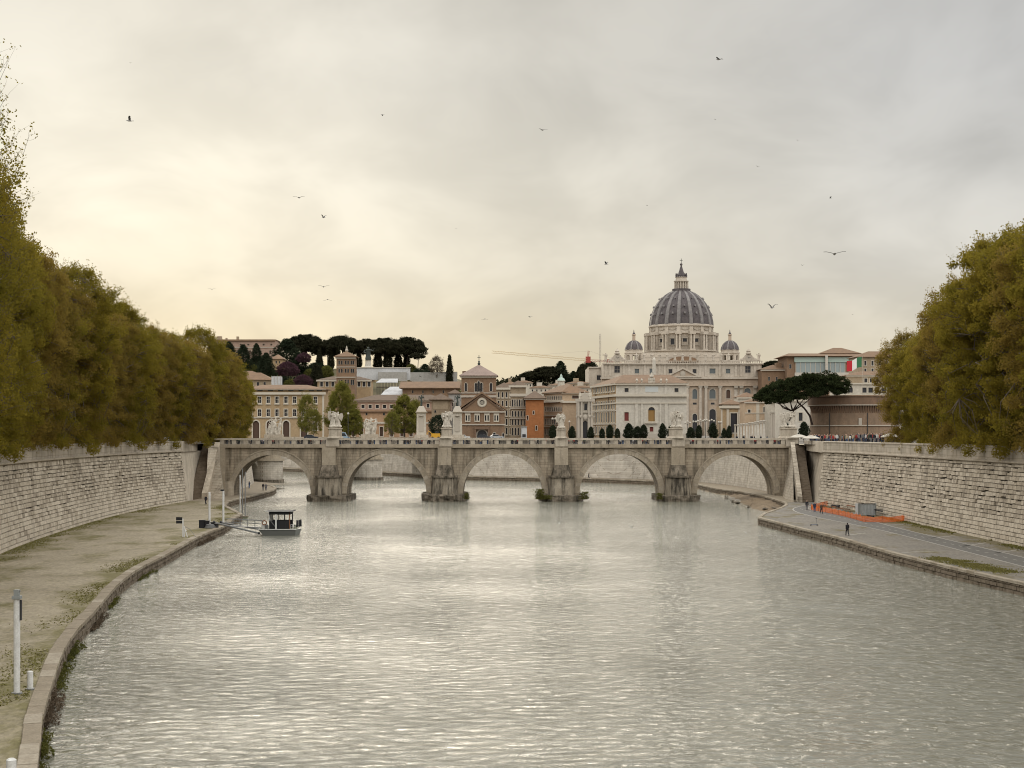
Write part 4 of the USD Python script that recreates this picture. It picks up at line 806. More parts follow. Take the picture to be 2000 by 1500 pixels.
b, f = house('low_building', 'long orange plaster building with tiled roof behind the bridge columns', 'building', 690, 640, 880)
f.wall(782, 'plaster_pink', [(c - 3, c + 3, 791, 797, 'plain') for c in (709, 723, 737, 751, 765, 779)] + [(c - 2.5, c + 2.5, 789, 796, 'plain') for c in (836, 872)], depth=18, zb=Z(801, 640)); f.hip(782, 2.7, 18, 0.9, 'roof_tile_dark'); f.band(782.5, 0.7, 0.5, 'trim_grey')
f2 = Face(b, 690, 632, 866, 632); f2.wall(801, 'plaster_salmon', [(748, 752, 806, 811, 'bare'), (714, 718, 806, 811, 'bare')] + [(c - 3, c + 3, 834, 852, 'shut') for c in (690, 706, 745, 765, 785, 803)] + [(718, 726, 841, 850, 'plain'), (716, 727, 828, 837, 'arch plain')], depth=7.5); f2.band(802, 0.7, 0.6, 'roof_tile', 'eave'); f2.band(824, 0.8, 0.3, 'trim_pale', 'string_course')
b, f = house('annex', 'squat brown annex with hipped roof between the two bridge columns', 'building', 843, 600, 878)
f.wall(781, 'plaster_brown', [(848, 852, 801, 806, 'bare')], depth=10); f.hip(780, 2.6, 10, 1.2, 'roof_tile_dark'); f.put('blind_panel', 846, 875, 783, 799, -0.05, 0.05, 'plaster_tan')
b, f = house('long_hall', 'long hall with brown tiled roof and shaded eave below the hill', 'building', 786, 720, 892)
f.wall(757.5, 'brick_old', [(c - 1.6, c + 1.6, 762, 768, 'bare') for c in (806, 826, 846, 866)], depth=22); f.hip(757.5, 3.5, 22, 1.6, 'roof_tile', gable=True)
b, f = house('side_house', 'grey narrow house with small windows left of the brick church', 'building', 876, 660, 900)
f.wall(768, 'grey_wall', [(881, 885, 786, 793, 'plain'), (890, 893, 786, 793, 'plain'), (882, 886, 800, 807, 'plain')], depth=14); f.hip(768, 1.8, 14, 0.6, 'roof_tile_dark')
b, f = house('courtyard_building', 'tan building with pale windows below the brick belvedere tower', 'building', 620, 790, 724)
f.wall(742, 'plaster_ochre', [(c - 2.6, c + 2.6, 746, 755, 'plain') for c in (628, 639, 650, 701, 711, 721)], depth=14); f.band(742, 0.8, 0.6); f.hip(741.5, 2.0, 14, 0.5, 'roof_tile_dark')
b, f = house('belvedere_tower', 'square brick belvedere tower with low pyramid roof on the hillside', 'tower', 657, 770, 693)
f.wall(697, 'brick_old', [(c - 1.7, c + 1.7, y0, y1, 'arch bare grey') for c in (662.5, 667.5, 675, 680, 686.5, 690) for y0, y1 in ((704, 712), (720, 728), (741, 752))], depth=10, zb=ZS + 10); f.hip(696, 3.0, 10, 1.2, 'roof_tile'); f.band(697.5, 0.9, 0.5, 'trim_grey'); f.band(716, 0.4, 0.2, 'trim_grey', 'string_course'); f.band(736, 0.5, 0.35, 'trim_grey', 'string_course')
b.part('finial', MB().lathe([(0.7, 0), (0.9, 0.6), (0.5, 1.2), (0.4, 2.2), (0.05, 3.0)], 8, f.P(f.L / 2, 5, f.z(696) + 2.9)), 'trim_grey')
b, f = house('terrace_wall', 'long pale terrace wall below the hilltop pines', 'wall', 692, 900, 801); f.wall(717.5, 'white_sheet', (), depth=1.2, core=None, zb=Z(742, 900)); f.band(717, 0.5, 0.4, 'trim_grey', 'coping'); f.put('lower_terrace', 740, 795, 727.5, 745, -6, -0.3, 'grey_wall')
b, f = house('terrace_wall', 'dark retaining wall on the hill right of the pines', 'wall', 801, 930, 893); f.wall(727, 'grey_wall', (), depth=1.2, core=None, zb=Z(748, 930)); f.put('upper_wall', 850, 893, 726, 733, 1.3, 3, 'plaster_brown')
for p0, p1, y0, y1, D_, lab in ((735, 777, 738.5, 746.5, 760, 'upper white scaffold roof sheet below the terrace wall'), (752, 789, 754.5, 763, 740, 'white scaffold roof sheet with raised left end'), (743, 822, 760, 771.5, 735, 'long white scaffold roof sheet above the orange building')):
    th = Thing('scaffold_cover', lab, 'scaffold', (X(p0, D_), D_, ZS)); f = Face(th, p0, D_, p1, D_)
    q_ = [f.P(0, 0, f.z(y1)), f.P(f.L, 0, f.z(y1)), f.P(f.L - 0.5, 7, f.z(y0)), f.P(2.0, 7, f.z(y0))]; lo = [(x, y, z - 0.3) for x, y, z in q_]
    th.part('sheet', MB().add(lo + q_, [(0, 3, 2, 1), (4, 5, 6, 7), (0, 1, 5, 4), (1, 2, 6, 5), (2, 3, 7, 6), (3, 0, 4, 7)]), 'white_sheet')
    mb = MB()
    for u_ in np.linspace(0.3, f.L - 0.3, 8):
        for w_ in (0.3, 6.6): mb.tube([f.P(u_, w_, ZS), f.P(u_, w_, f.z(y1) + w_ / 7 * (f.z(y0) - f.z(y1)) - 0.2)], 0.09, 4)
    th.part('poles', mb, 'iron', kind='stuff'); th.part('platform', f.box(0, f.L, 0.4, 6.4, f.z(y1) - 2.6, f.z(y1) - 2.4), 'shutter_brown')
# church
b, f = house('brick_church', 'brick church with rose window gable and pyramid roofed tower', 'church', 897, 600, 985)
gz = f.z(801.5); apex = (f.u(941), f.z(770)); ol = sg.Polygon([(0, ZS - 0.3), (f.L, ZS - 0.3), (f.L, gz), apex, (0, gz)])
wins = [(934.5, 948.5, 779, 793, 'round')] + [(c + dx - 1.5, c + dx + 1.5, 811, 822, 'arch bare') for c in (913.5, 932, 951, 969.5) for dx in (-2.6, 2.4)] + [(932, 951, 840, 862, 'arch grey'), (963, 968, 845, 862, 'arch grey'), (987 - 6, 987 - 2.5, 846, 862, 'arch grey')]
f.wall(801.5, 'brick_old', wins, outline=ol, depth=20)
b.part('gable_roof', MB().poly(sg.Polygon([(-0.9, gz - 0.1), (apex[0], apex[1] + 0.25), (f.L + 0.9, gz - 0.1), (f.L + 0.9, gz + 0.7), (apex[0], apex[1] + 1.1), (-0.9, gz + 0.7)]), f.P(0, -0.8, 0), f.e, 21), 'roof_tile')
b.part('raking_trim', MB().poly(sg.Polygon([(0.2, gz - 0.9), (apex[0], apex[1] - 0.6), (f.L - 0.2, gz - 0.9), (f.L - 0.2, gz - 0.12), (apex[0], apex[1] + 0.2), (0.2, gz - 0.12)]), f.P(0, -0.35, 0), f.e, 0.4), 'brick_parapet')
for c in (913.5, 932, 951, 969.5): b.part('window_surround', MB().poly(sg.box(f.u(c - 5.3), f.z(824, c), f.u(c + 5.3), f.z(807.5, c)).difference(unary_union([sg.box(f.u(c + dx - 1.5), f.z(822, c), f.u(c + dx + 1.5), f.z(811, c)) for dx in (-2.6, 2.4)])), f.P(0, -0.2, 0), f.e, 0.25), 'trim_pale')
rc = (f.u(941.5), f.z(786)); b.part('rose_ring', MB().poly(sg.Point(rc).buffer(1.75, 12).difference(sg.Point(rc).buffer(1.05, 12)), f.P(0, -0.28, 0), f.e, 0.3), 'trim_pale')
sp = MB()
for k in range(8): a = k * PI / 4; sp.poly(sg.LineString([(rc[0], rc[1]), (rc[0] + 1.1 * math.cos(a), rc[1] + 1.1 * math.sin(a))]).buffer(0.10), f.P(0, -0.05, 0), f.e, 0.15)
b.part('rose_tracery', sp, 'trim_pale'); f.band(803, 0.6, 0.5, 'trim_grey', 'string_course'); f.band(828, 0.5, 0.4, 'trim_grey', 'string_course'); f.put('portal', 927, 956, 834, 838.5, -1.2, 0.0, 'brick_parapet')
for p_ in (927, 953): f.put('portal_pier', p_, p_ + 3, 838, 862, -1.2, 0.0, 'brick_parapet')
t = Face(b, 901, 618, 968.5, 618); o_ = sg.box(0, ZS, t.L, t.z(733))
t.wall(733, 'brick_old', [(910 - 2, 910 + 2, 748, 764, 'arch grey'), (959 - 2, 959 + 2, 748, 764, 'arch grey')] + [(c - 2.1, c + 2.1, y_, 765, 'arch grey') for c, y_ in ((929.5, 748), (935, 744.5), (940.5, 748))], depth=14.5, name='tower_wall')
t.band(733.5, 0.9, 0.5, 'trim_grey', 'tower_cornice'); t.band(772, 0.9, 0.35, 'trim_grey', 'tower_band'); t.band(766.5, 0.4, 0.2, 'trim_grey', 'tower_band'); t.hip(733, 4.9, 14.5, 0.9, 'roof_tile_pink', 'tower_roof')
top = t.P(t.L / 2, 7.25, t.z(733) + 4.7); b.part('cross', MB().lathe([(0.5, 0), (0.6, 0.8), (0.25, 1.0), (0.5, 1.4), (0.1, 1.9)], 8, top).box(top[0] - .12, top[0] + .12, top[1] - .1, top[1] + .1, top[2] + 1.8, top[2] + 4.2).box(top[0] - .7, top[0] + .7, top[1] - .09, top[1] + .09, top[2] + 3.0, top[2] + 3.25), 'bronze')
b.part('chimney', t.box(0.2, 1.8, 6, 8, t.z(733), t.z(723.5)), 'brick_parapet')
# brown blocks and the orange house
b, f = house('palazzo', 'brown palazzo with tight rows of windows right of the brick church', 'building', 968, 690, 1001)
f.wall(757, 'plaster_tan', grid(974, 997, 4, 2.6, [(766, 776), (783, 793), (800, 812), (818, 830), (836, 848)], 'plain sill'), depth=20); f.band(757, 1.0, 0.8); f.hip(756.5, 2.5, 20, .6, 'roof_tile_dark')
b, f = house('palazzo', 'tan palazzo with arcaded top floor and many windows left of the orange house', 'building', 997, 655, 1027)
f.wall(752.5, 'plaster_tan', grid(1001, 1024, 6, 2.3, [(780, 794)], 'arch') + grid(1001, 1024, 5, 2.3, [(803, 814), (819, 830), (836, 850)], 'plain'), depth=20); f.band(752.5, 0.9, 0.8); f.band(769, 1.2, 0.5, 'trim_pale', 'loggia_band'); f.band(796, 0.6, 0.4, 'trim_grey', 'string_course'); f.band(816, 0.5, 0.4, 'trim_grey', 'string_course'); f.hip(752, 2.2, 20, .7, 'roof_tile_dark')
b, f = house('orange_house', 'bright orange house with dark hipped roof among tan palazzi', 'building', 1027, 645, 1062)
f.wall(779, 'plaster_orange', [(1029, 1031.5, 812, 820, 'shut'), (1041, 1043.5, 803, 809, 'shut'), (1046, 1049, 832, 840, 'shut')], depth=16); f.band(778.5, 0.6, 0.8, 'trim_grey'); f.hip(777.5, 3.4, 16, 1.2, 'roof_tile_dark')
# curved peach palace
b = Thing('curved_palace', 'long curved peach palace with tiled roof and rows of small windows', 'building', (X(1055, 660), 660, ZS))
pts = [(1045, 690), (1061, 668), (1098, 655), (1130, 652)]
f = Face(b, 1045, 712, 1062, 668); f.reveal = 0.06; f.wall(791, 'plaster_tan', grid(1048, 1059, 4, 1.5, [(799, 808), (816, 828), (836, 850)], 'plain'), depth=6); f.band(790.5, 0.8, 0.8)
f = Face(b, 1062, 668, 1099, 648); f.reveal = 0.06; f.wall(768, 'plaster_peach', grid(1066, 1096, 8, 2.2, [(774, 781), (795.5, 803), (818, 829), (837, 849)], 'plain'), depth=7); f.band(768, 0.5, 0.6); f.band(783, 0.9, 0.9); f.band(811, 0.5, 0.4, 'trim_pale', 'string_course'); f.band(832, 0.5, 0.4, 'trim_pale', 'string_course'); f.hip(767.5, 3.4, 12, .9, 'roof_tile')
f = Face(b, 1099, 648, 1131, 647.5); f.wall(768, 'plaster_peach', [(1117, 1131, 772, 779, 'bare shut')], depth=12); f.band(783, 0.9, 0.9); f.band(768, 0.4, 0.5); f.hip(767.5, 3.4, 14, .6, 'roof_tile')
# corner church front
b, f = house('ornate_church_front', 'weathered grey ornate church front with carved portal between two palaces', 'church', 1128, 630, 1157)
f.wall(779, 'plaster_pale', [(1141, 1146.5, 788, 801, 'plain grey'), (1138, 1148, 822, 858, 'arch grey')], depth=14)
f.band(779, 1.2, 1.0, 'trim_grey'); f.band(812, 0.7, 0.8, 'trim_grey', 'string_course'); f.band(804, 0.4, 0.7, 'trim_grey', 'balcony')
for p_ in (1130, 1136, 1150, 1155):
    b.part('column', MB().lathe([(0.62, 0), (0.55, f.z(816) - ZS), (0.85, f.z(812.5) - ZS)], 10, f.P(f.u(p_), -0.45, ZS)), 'trim_grey')
    b.part('upper_column', MB().lathe([(0.5, 0), (0.45, f.z(783) - f.z(812)), (0.7, f.z(780.5) - f.z(812))], 10, f.P(f.u(p_), -0.4, f.z(812))), 'trim_grey')
for p_, y_ in ((1133, 765), (1142, 758), (1152, 764)): b.part('roof_statue', MB().lathe([(0.7, 0), (0.5, 0.6), (0.62, 1.4), (0.45, 2.2), (0.2, 2.6), (0.28, 2.9), (0.05, 3.2)], 8, f.P(f.u(p_), 0.8, f.z(779))), 'marble_statue')
b.part('gable', MB().poly(sg.Polygon([(f.u(1133), f.z(779)), (f.u(1152), f.z(779)), (f.u(1148), f.z(772)), (f.u(1142.5), f.z(767)), (f.u(1137), f.z(772))]), f.P(0, 0.1, 0), f.e, 1.0), 'trim_grey')
b.part('carved_arms', MB().sphere(f.P(f.u(1143), -0.4, f.z(815)), 1.1, 1, (1, 0.5, 1.2)).sphere(f.P(f.u(1134), -0.5, f.z(814)), 0.8, 1).sphere(f.P(f.u(1151), -0.5, f.z(814)), 0.8, 1), 'trim_grey')
# white palace
b = Thing('white_palace', 'large pale palace with ochre side wing, hipped roof and carved arms on its front', 'building', (X(1203, 700), 700, ZS))
f = Face(b, 1203, 700, 1341, 700)
wins = [(1219.5, 1228, 757.5, 766, 'plain bare'), (1317, 1325.5, 757.5, 766, 'plain bare'), (1219.5, 1228, 805, 822, 'red'), (1316.5, 1325, 805, 822, 'red'), (1266, 1279, 795, 823, 'arch ochre'), (1269, 1276, 834, 843, 'red')]
f.wall(748, 'plaster_white', wins, depth=30)
b.part('arch_head', MB().poly(sg.Polygon([(f.u(1266) + 0.05, f.z(801)), (f.u(1279) - 0.05, f.z(801))] + [((f.u(1272.5)) + 1.5 * math.cos(q_), f.z(801) + 1.35 * math.sin(q_)) for q_ in np.linspace(0.05, PI - 0.05, 10)]), f.P(0, 0.3, 0), f.e, 0.1), 'window_dark')
f.band(748, 0.9, 0.9, 'trim_pale'); f.band(770, 1.1, 1.0, 'trim_pale', 'middle_cornice'); f.band(786, 0.6, 0.4, 'trim_pale', 'string_course')
for u_, v_ in ((1240.5, 1246.5), (1298, 1304.5), (1252, 1255.5), (1288, 1291.5)): f.put('pilaster', u_, v_, 786, 858, -0.45, 0.02, 'plaster_white'); f.put('capital', u_ - 0.8, v_ + 0.8, 786.2, 788.5, -0.6, 0.02, 'trim_pale')
for u_, v_ in ((1241, 1247), (1297.5, 1304)): f.put('upper_pilaster', u_, v_, 752, 769.7, -0.3, 0.02, 'plaster_white')
f.put('inscription_panel', 1260, 1285.5, 755, 765.5, -0.12, 0.05, 'panel_blue_grey'); f.put('balcony', 1260, 1284, 825.5, 827, -0.9, 0.02, 'trim_pale'); f.put('plinth', 1203, 1341, 847, 860, -0.3, 0.02, 'trim_grey')
for p0, p1, y0, y1 in ((1213, 1234, 788, 789.2), (1310, 1331, 788, 789.2), (1258, 1287, 787.5, 789)): f.put('panel_moulding', p0, p1, y0, y1, -0.2, 0.02, 'trim_grey')
s_ = Face(b, 1155.8, 748, 1203, 700.02); s_.reveal = 0.06
cols = np.linspace(1160.5, 1199.5, 9); W = []
for c in cols:
    k = (s_.A + s_.e * s_.u(c))[1]
    for za, zb_ in ((35.6, 38.0), (26.9, 30.6), (20.4, 25.2), (14.8, 18.3)): y0, y1 = HOR - (zb_ - H) * F / k, HOR - (za - H) * F / k; W.append((c - 1.05 * 700 / k, c + 1.05 * 700 / k, y0, y1, 'plain sill glass'))
s_.wall(HOR - (Z(748, 700) - H) * F / 748, 'plaster_ochre', W, depth=8, t=0.6, core='same')
zz = Z(748, 700)
for z_, h_, o_ in ((zz, 0.9, 0.8), (Z(770, 700), 1.1, 0.9), (Z(786, 700), 0.7, 0.4), (26.2, 0.5, 0.3), (19.7, 0.5, 0.3)): b.part('side_cornice', s_.box(-0.8, s_.L - 0.02, -o_, 0.05, z_ - h_ - 0.004, z_ - 0.004), 'trim_pale')
for u_ in (s_.L * 0.18, s_.L * 0.72): b.part('downpipe', s_.box(u_ - 0.1, u_ + 0.1, -0.25, -0.05, ZS, zz - 1), 'shutter_brown')
P4 = [np.array([*s_.A]), np.array([*f.A]), np.array([*f.B]), np.array([f.B[0] + 2, f.B[1] + 48])]; cen = sum(P4) / 4
base = [p + (p - cen) / np.linalg.norm(p - cen) * 1.2 for p in P4]; r0, r1 = np.array([X(1217, 722), 722]), np.array([X(1309, 722), 722]); rz_ = Z(732, 722)
vv = [(*p, zz) for p in base] + [(*r0, rz_), (*r1, rz_)] + [(*p, zz - 0.2) for p in base]
b.part('roof', MB().add(vv, [(0, 1, 4), (2, 3, 5), (6, 8, 7), (6, 9, 8)]).add(vv, [(1, 2, 5, 4), (3, 0, 4, 5), (6, 7, 1, 0), (7, 8, 2, 1), (8, 9, 3, 2), (9, 6, 0, 3)]), 'roof_tile')
arms = MB(); c0 = f.P(f.u(1272.7), 0.2, f.z(748)); arms.sphere((c0[0], c0[1], c0[2] + 1.6), 1.0, 2, (1.05, 0.45, 1.3)); arms.box(c0[0] - 1.7, c0[0] + 1.7, c0[1] - 0.5, c0[1] + 0.5, c0[2], c0[2] + 0.8)
for sx in (-1, 1): arms.sphere((c0[0] + sx * 1.25, c0[1], c0[2] + 1.7), 0.55, 1, (0.7, 0.6, 1.7)); arms.sphere((c0[0] + sx * 0.7, c0[1], c0[2] + 3.4), 0.4, 1)
arms.lathe([(0.9, 0), (0.95, 0.5), (0.5, 1.3), (0.25, 2.0), (0.05, 2.3)], 8, (c0[0], c0[1], c0[2] + 2.8)); b.part('carved_arms', arms, 'marble_statue', smooth=50)
for p_ in (1244, 1253.5, 1291, 1302): b.part('ball_finial', MB().lathe([(0.45, 0), (0.3, 0.5), (0.6, 1.1), (0.6, 1.5), (0.2, 2.0), (0.02, 2.5)], 8, f.P(f.u(p_), 0.3, f.z(748))), 'marble_statue')

# ---- right side
b, f = house('portal_building', 'small ochre and cream building with tall dark doorway right of the white palace', 'building', 1408, 720, 1453)
f.wall(793, 'plaster_ochre', [(1427, 1439.5, 807, 845, 'plain')], depth=16); f.band(793, 1.0, 0.9); f.band(797, 0.5, 0.4, 'trim_pale', 'string_course')
for p0, p1 in ((1408, 1411), (1419, 1424), (1442, 1445), (1450, 1453)): f.put('pilaster', p0, p1, 798, 862, -0.25, 0.02, 'trim_pale')
f.put('blind_attic', 1411, 1450, 789, 793, 0.3, 14, 'plaster_pale'); f.hip(788.5, 2.2, 14, 0.2, 'roof_tile', zb=f.z(789))
b, f = house('round_roofed_house', 'low pale house with shallow tiled dome roof behind the portal building', 'building', 1441, 800, 1482)
f.wall(776, 'plaster_pale', [(1457, 1461, 782, 787, 'plain bare'), (1466, 1470, 790, 795, 'bare')], depth=14); f.band(776, 0.7, 0.6); f.hip(775, 2.6, 14, .6, 'roof_tile')
b, f = house('pink_house', 'salmon pink house with grey trim beside the row of white lamp columns', 'building', 1456, 690, 1506)
f.wall(785, 'plaster_peach', [(1491, 1496.5, 795, 805, 'plain'), (1461, 1466, 800, 806, 'plain')], depth=18); f.band(785, 0.6, 0.6, 'trim_grey'); f.hip(784.5, 2.0, 18, .5, 'roof_tile'); f.band(806, 0.4, 0.25, 'trim_pale', 'string_course'); f.put('corner_strip', 1477, 1483, 787, 862, -0.12, 0.02, 'trim_pale')
b, f = house('carved_front', 'narrow weathered grey church front right of the salmon house', 'church', 1505, 670, 1531)
f.wall(783, 'plaster_pale', [(1513, 1519, 789, 798, 'round grey'), (1512, 1520, 815, 830, 'plain grey')], depth=16); f.band(783, 0.8, 0.8, 'trim_grey'); f.band(806, 0.7, 0.7, 'trim_grey', 'string_course')
for p_ in (1507, 1511, 1522, 1528): b.part('column', MB().lathe([(0.55, 0), (0.48, f.z(808) - ZS), (0.75, f.z(806) - ZS)], 10, f.P(f.u(p_), -0.4, ZS)), 'trim_grey')
b, f = house('white_house', 'plain whitish building with one tall window behind the umbrella pine trunk', 'building', 1528, 560, 1583)
f.wall(780, 'plaster_white', [(1560, 1567.5, 806, 822, 'plain'), (1540, 1546, 808, 822, 'plain')], depth=16); f.band(780, 0.8, 0.5)
b, f = house('museum_building', 'long building with glazed upper gallery under a red roof beyond the flag', 'building', 1537, 1150, 1700)
f.wall(696, 'brick_old', [(1541, 1546, 711, 720, 'bare')], depth=40, zb=ZS); f.put('gallery_glass', 1554, 1650, 708, 727.5, -0.6, 0.0, 'glass_band'); f.put('gallery_fascia', 1551, 1680, 697.5, 707.5, -1.2, 0.02, 'sea_green_metal'); f.put('gallery_sill', 1552, 1700, 727.6, 745, -1.0, 0.02, 'plaster_white')
for p_ in np.arange(1554, 1651, 9.6): f.put('mullion', p_ - 0.5, p_ + 0.5, 708, 727.5, -0.9, -0.62, 'trim_pale')
f.hip(695.5, 3.2, 40, 3.0, 'roof_tile', inset=8)
g = Face(b, 1604, 1165, 1680, 1165); g.hip(690, 5.0, 24, 1.0, 'roof_tile'); g.put('upper_storey', 1606, 1678, 690, 697, 0.1, 24, 'brick_old')
f.put('white_shaft', 1610, 1615, 694, 735, -4, -2.2, 'plaster_white')
b, f = house('museum_wing', 'brick wing with low roof left of the glazed gallery', 'building', 1488, 1160, 1540); f.wall(722, 'brick_old', [(1500, 1504, 736, 744, 'bare'), (1515, 1519, 736, 744, 'bare')], depth=30); f.band(722, 1.0, 1.0, 'trim_grey'); f.hip(721, 4, 30, 1, 'roof_tile'); f.put('chimney_block', 1518, 1528, 708, 722, 4, 12, 'brick_old')
b, f = house('terraced_palazzo', 'pale palazzo with dark square windows and terrace behind the bastion', 'building', 1640, 620, 1770)
f.wall(748, 'plaster_pale', [(c - 4.5, c + 4.5, 757, 767, 'plain') for c in (1661, 1688, 1700.5, 1713, 1726, 1740)], depth=20); f.band(748, 0.6, 0.5); f.band(771, 0.6, 0.4)
g = Face(b, 1655, 640, 1775, 640); g.wall(733, 'plaster_tan', [(c - 3, c + 3, 739, 747, 'plain') for c in (1691, 1702, 1713, 1726)], depth=16, zb=f.z(750)); g.band(733, 0.5, 0.5); g.hip(732.5, 2, 16, .5, 'roof_tile')
g = Face(b, 1672, 900, 1790, 900); g.wall(698, 'plaster_tan', grid(1690, 1760, 6, 4, [(705, 714), (720, 730)], 'plain'), depth=20, name='rear_block'); g.hip(697, 4, 20, 1, 'roof_tile')
# round bastion
b = Thing('round_bastion', 'round brick bastion with corbelled battlement above the right embankment', 'fortress', (X(1668, 425), 425, ZS))
R0 = X(1578, 405) - X(1668, 405); R0 = abs(R0) * 1.02; cx_, cy_ = X(1668, 425), 425.0
zt_, zc0, zc1 = Z(774, 412), Z(792, 412), Z(805, 412)
b.part('drum_wall', MB().lathe([(R0 * 0.985, -0.3), (R0 * 0.955, zc1 - ZS)], 72, (cx_, cy_, ZS)), 'brick_bastion'); b.part('upper_wall', MB().lathe([(R0 * 0.955, 0), (R0 * 0.955, zc0 - zc1 + 0.1)], 72, (cx_, cy_, zc1)), 'brick_bastion')
b.part('battlement', MB().lathe([(R0 * 1.015, 0), (R0 * 1.015, zt_ - zc0 - 0.4), (R0 * 1.0, zt_ - zc0)], 72, (cx_, cy_, zc0)), 'brick_parapet'); b.part('coping', MB().lathe([(R0 * 1.03, 0), (R0 * 1.03, 0.35)], 72, (cx_, cy_, zt_)), 'brick_bastion'); b.part('stone_band', MB().lathe([(R0 * 0.985, 0), (R0 * 0.985, 0.3)], 72, (cx_, cy_, Z(832, 412))), 'trim_grey')
b.part('parapet_band', MB().lathe([(R0 * 1.03, 0), (R0 * 1.03, 0.25)], 72, (cx_, cy_, zc0 + 0.05)), 'trim_grey')
for k in range(56):
    a = PI * 1.02 + k * (PI * 0.96) / 55; e_ = np.array([math.cos(a), math.sin(a)]); n_ = np.array([-e_[1], e_[0]]); q_ = [(cx_, cy_) + e_ * r_0 + n_ * w for r_0, w in ((R0 * 0.95, -.17), (R0 * 1.01, -.17), (R0 * 1.01, .17), (R0 * 0.95, .17))]
    lo = [(cx_, cy_) + e_ * r_0 + n_ * w for r_0, w in ((R0 * 0.945, -.17), (R0 * 0.958, -.17), (R0 * 0.958, .17), (R0 * 0.945, .17))]
    b.part('corbel', MB().prism([tuple(x) for x in lo], zc1 - 0.2, zc0 + 0.03, [tuple(x) for x in q_]), 'brick_parapet')
for a in (PI * 1.25, PI * 1.52): e_ = np.array([math.cos(a), math.sin(a)]) * R0 * 0.985; b.part('downpipe', MB().tube([(cx_ + e_[0], cy_ + e_[1], ZS), (cx_ + e_[0], cy_ + e_[1], zc1 - 0.2)], 0.12, 6), 'iron')
a = PI * 1.47; e_ = np.array([math.cos(a), math.sin(a)]); b.part('plaque', MB().obox((cx_ + e_[0] * R0 * 0.975, cy_ + e_[1] * R0 * 0.975, Z(824, 412)), (0.9, 0.25, 2.2), a + PI / 2), 'trim_grey')
# flag
b = Thing('flag', 'green white and red flag flying from a tall pole above the bastion', 'flag', (X(1684, 430), 430, ZS))
zt_ = Z(696, 430); b.part('pole', MB().tube([(X(1684, 430), 430, ZS + 8), (X(1684, 430), 430, zt_)], [0.09, 0.05], 6), 'trim_grey')
plain('flag_green', (0.045, 0.16, 0.075), 0.8); plain('flag_white', (0.72, 0.70, 0.66), 0.8); plain('flag_red', (0.50, 0.03, 0.04), 0.8)
def flagpart(u0, u1):
    n, m = 10, 8; uu, vv_ = np.meshgrid(np.linspace(u0, u1, n), np.linspace(0, 1, m)); Wd, Hd = 4.5, 3.0
    wave = 0.35 * np.sin(uu * 7.0 + vv_ * 1.2) * uu; x = X(1683, 430) - uu * Wd * 0.96; z = zt_ - 0.25 - Hd * vv_ - uu * 1.15 + 0.25 * np.sin(uu * 6 + 0.5)
    v = np.stack([x, 430 + wave, z], -1).reshape(-1, 3); i = np.arange(n * m).reshape(m, n); fq = np.stack([i[:-1, :-1], i[:-1, 1:], i[1:, 1:], i[1:, :-1]], -1).reshape(-1, 4); mb = MB(); mb.add(v, fq); mb.add(v + [0, 0.03, 0], fq[:, ::-1]); return mb
for nm, u0, u1, mt in (('green_stripe', 0, 1 / 3, 'flag_green'), ('white_stripe', 1 / 3, 2 / 3, 'flag_white'), ('red_stripe', 2 / 3, 1, 'flag_red')): b.part(nm, flagpart(u0, u1), mt, smooth=True)

# ------------------------------------------------------------------ the basilica
B = Thing('basilica', 'great domed basilica with two small cupolas rising behind the white palace', 'church', (X(1331, 1180), 1180, ZS))
DF = 1180; f = Face(B, 1178.5, DF, 1487.5, DF); cxp = 1333.0
mir = lambda L_: L_ + [(2 * cxp - w[1], 2 * cxp - w[0], *w[2:]) for w in L_]
att = mir([(1353, 1360, 721, 729, 'plain grey'), (1386, 1397, 720, 729.5, 'grey plain glass'), (1418, 1426, 720.5, 729, 'grey plain glass'), (1455.5, 1466, 715, 728, 'plain grey bars')])
f.wall(709.5, 'basilica_stone', att, zb=f.z(737), depth=70, name='attic_wall')
low = mir([(1352.5, 1361.5, 760, 779, 'arch grey glass'), (1385.5, 1397.5, 760, 778.5, 'arch grey glass sill ped'), (1418.5, 1426, 761, 778, 'arch grey shut'), (1454, 1466, 758, 769, 'arch grey glass'), (1353, 1361, 786, 790.5, 'bare'), (1388, 1396, 786, 790.5, 'bare'), (1352.5, 1361.5, 808, 842, 'arch'), (1385.5, 1398, 799, 845, 'arch grey')])
f.wall(737, 'basilica_stone_warm', low, depth=70, zb=ZS - 1, name='lower_wall')
f.band(736.5, 1.6, 2.4, 'basilica_stone', 'main_cornice'); f.band(740.5, 5.6, 1.2, 'basilica_stone_warm', 'frieze'); f.band(709.5, 0.9, 1.4, 'basilica_stone', 'attic_cornice'); f.band(704.6, 0.6, 0.6, 'basilica_stone', 'balustrade_rail')
for p_ in np.arange(1179, 1488, 4.4): f.put('baluster', p_, p_ + 1.6, 704.8, 709.4, -0.5, 0.3, 'basilica_stone')
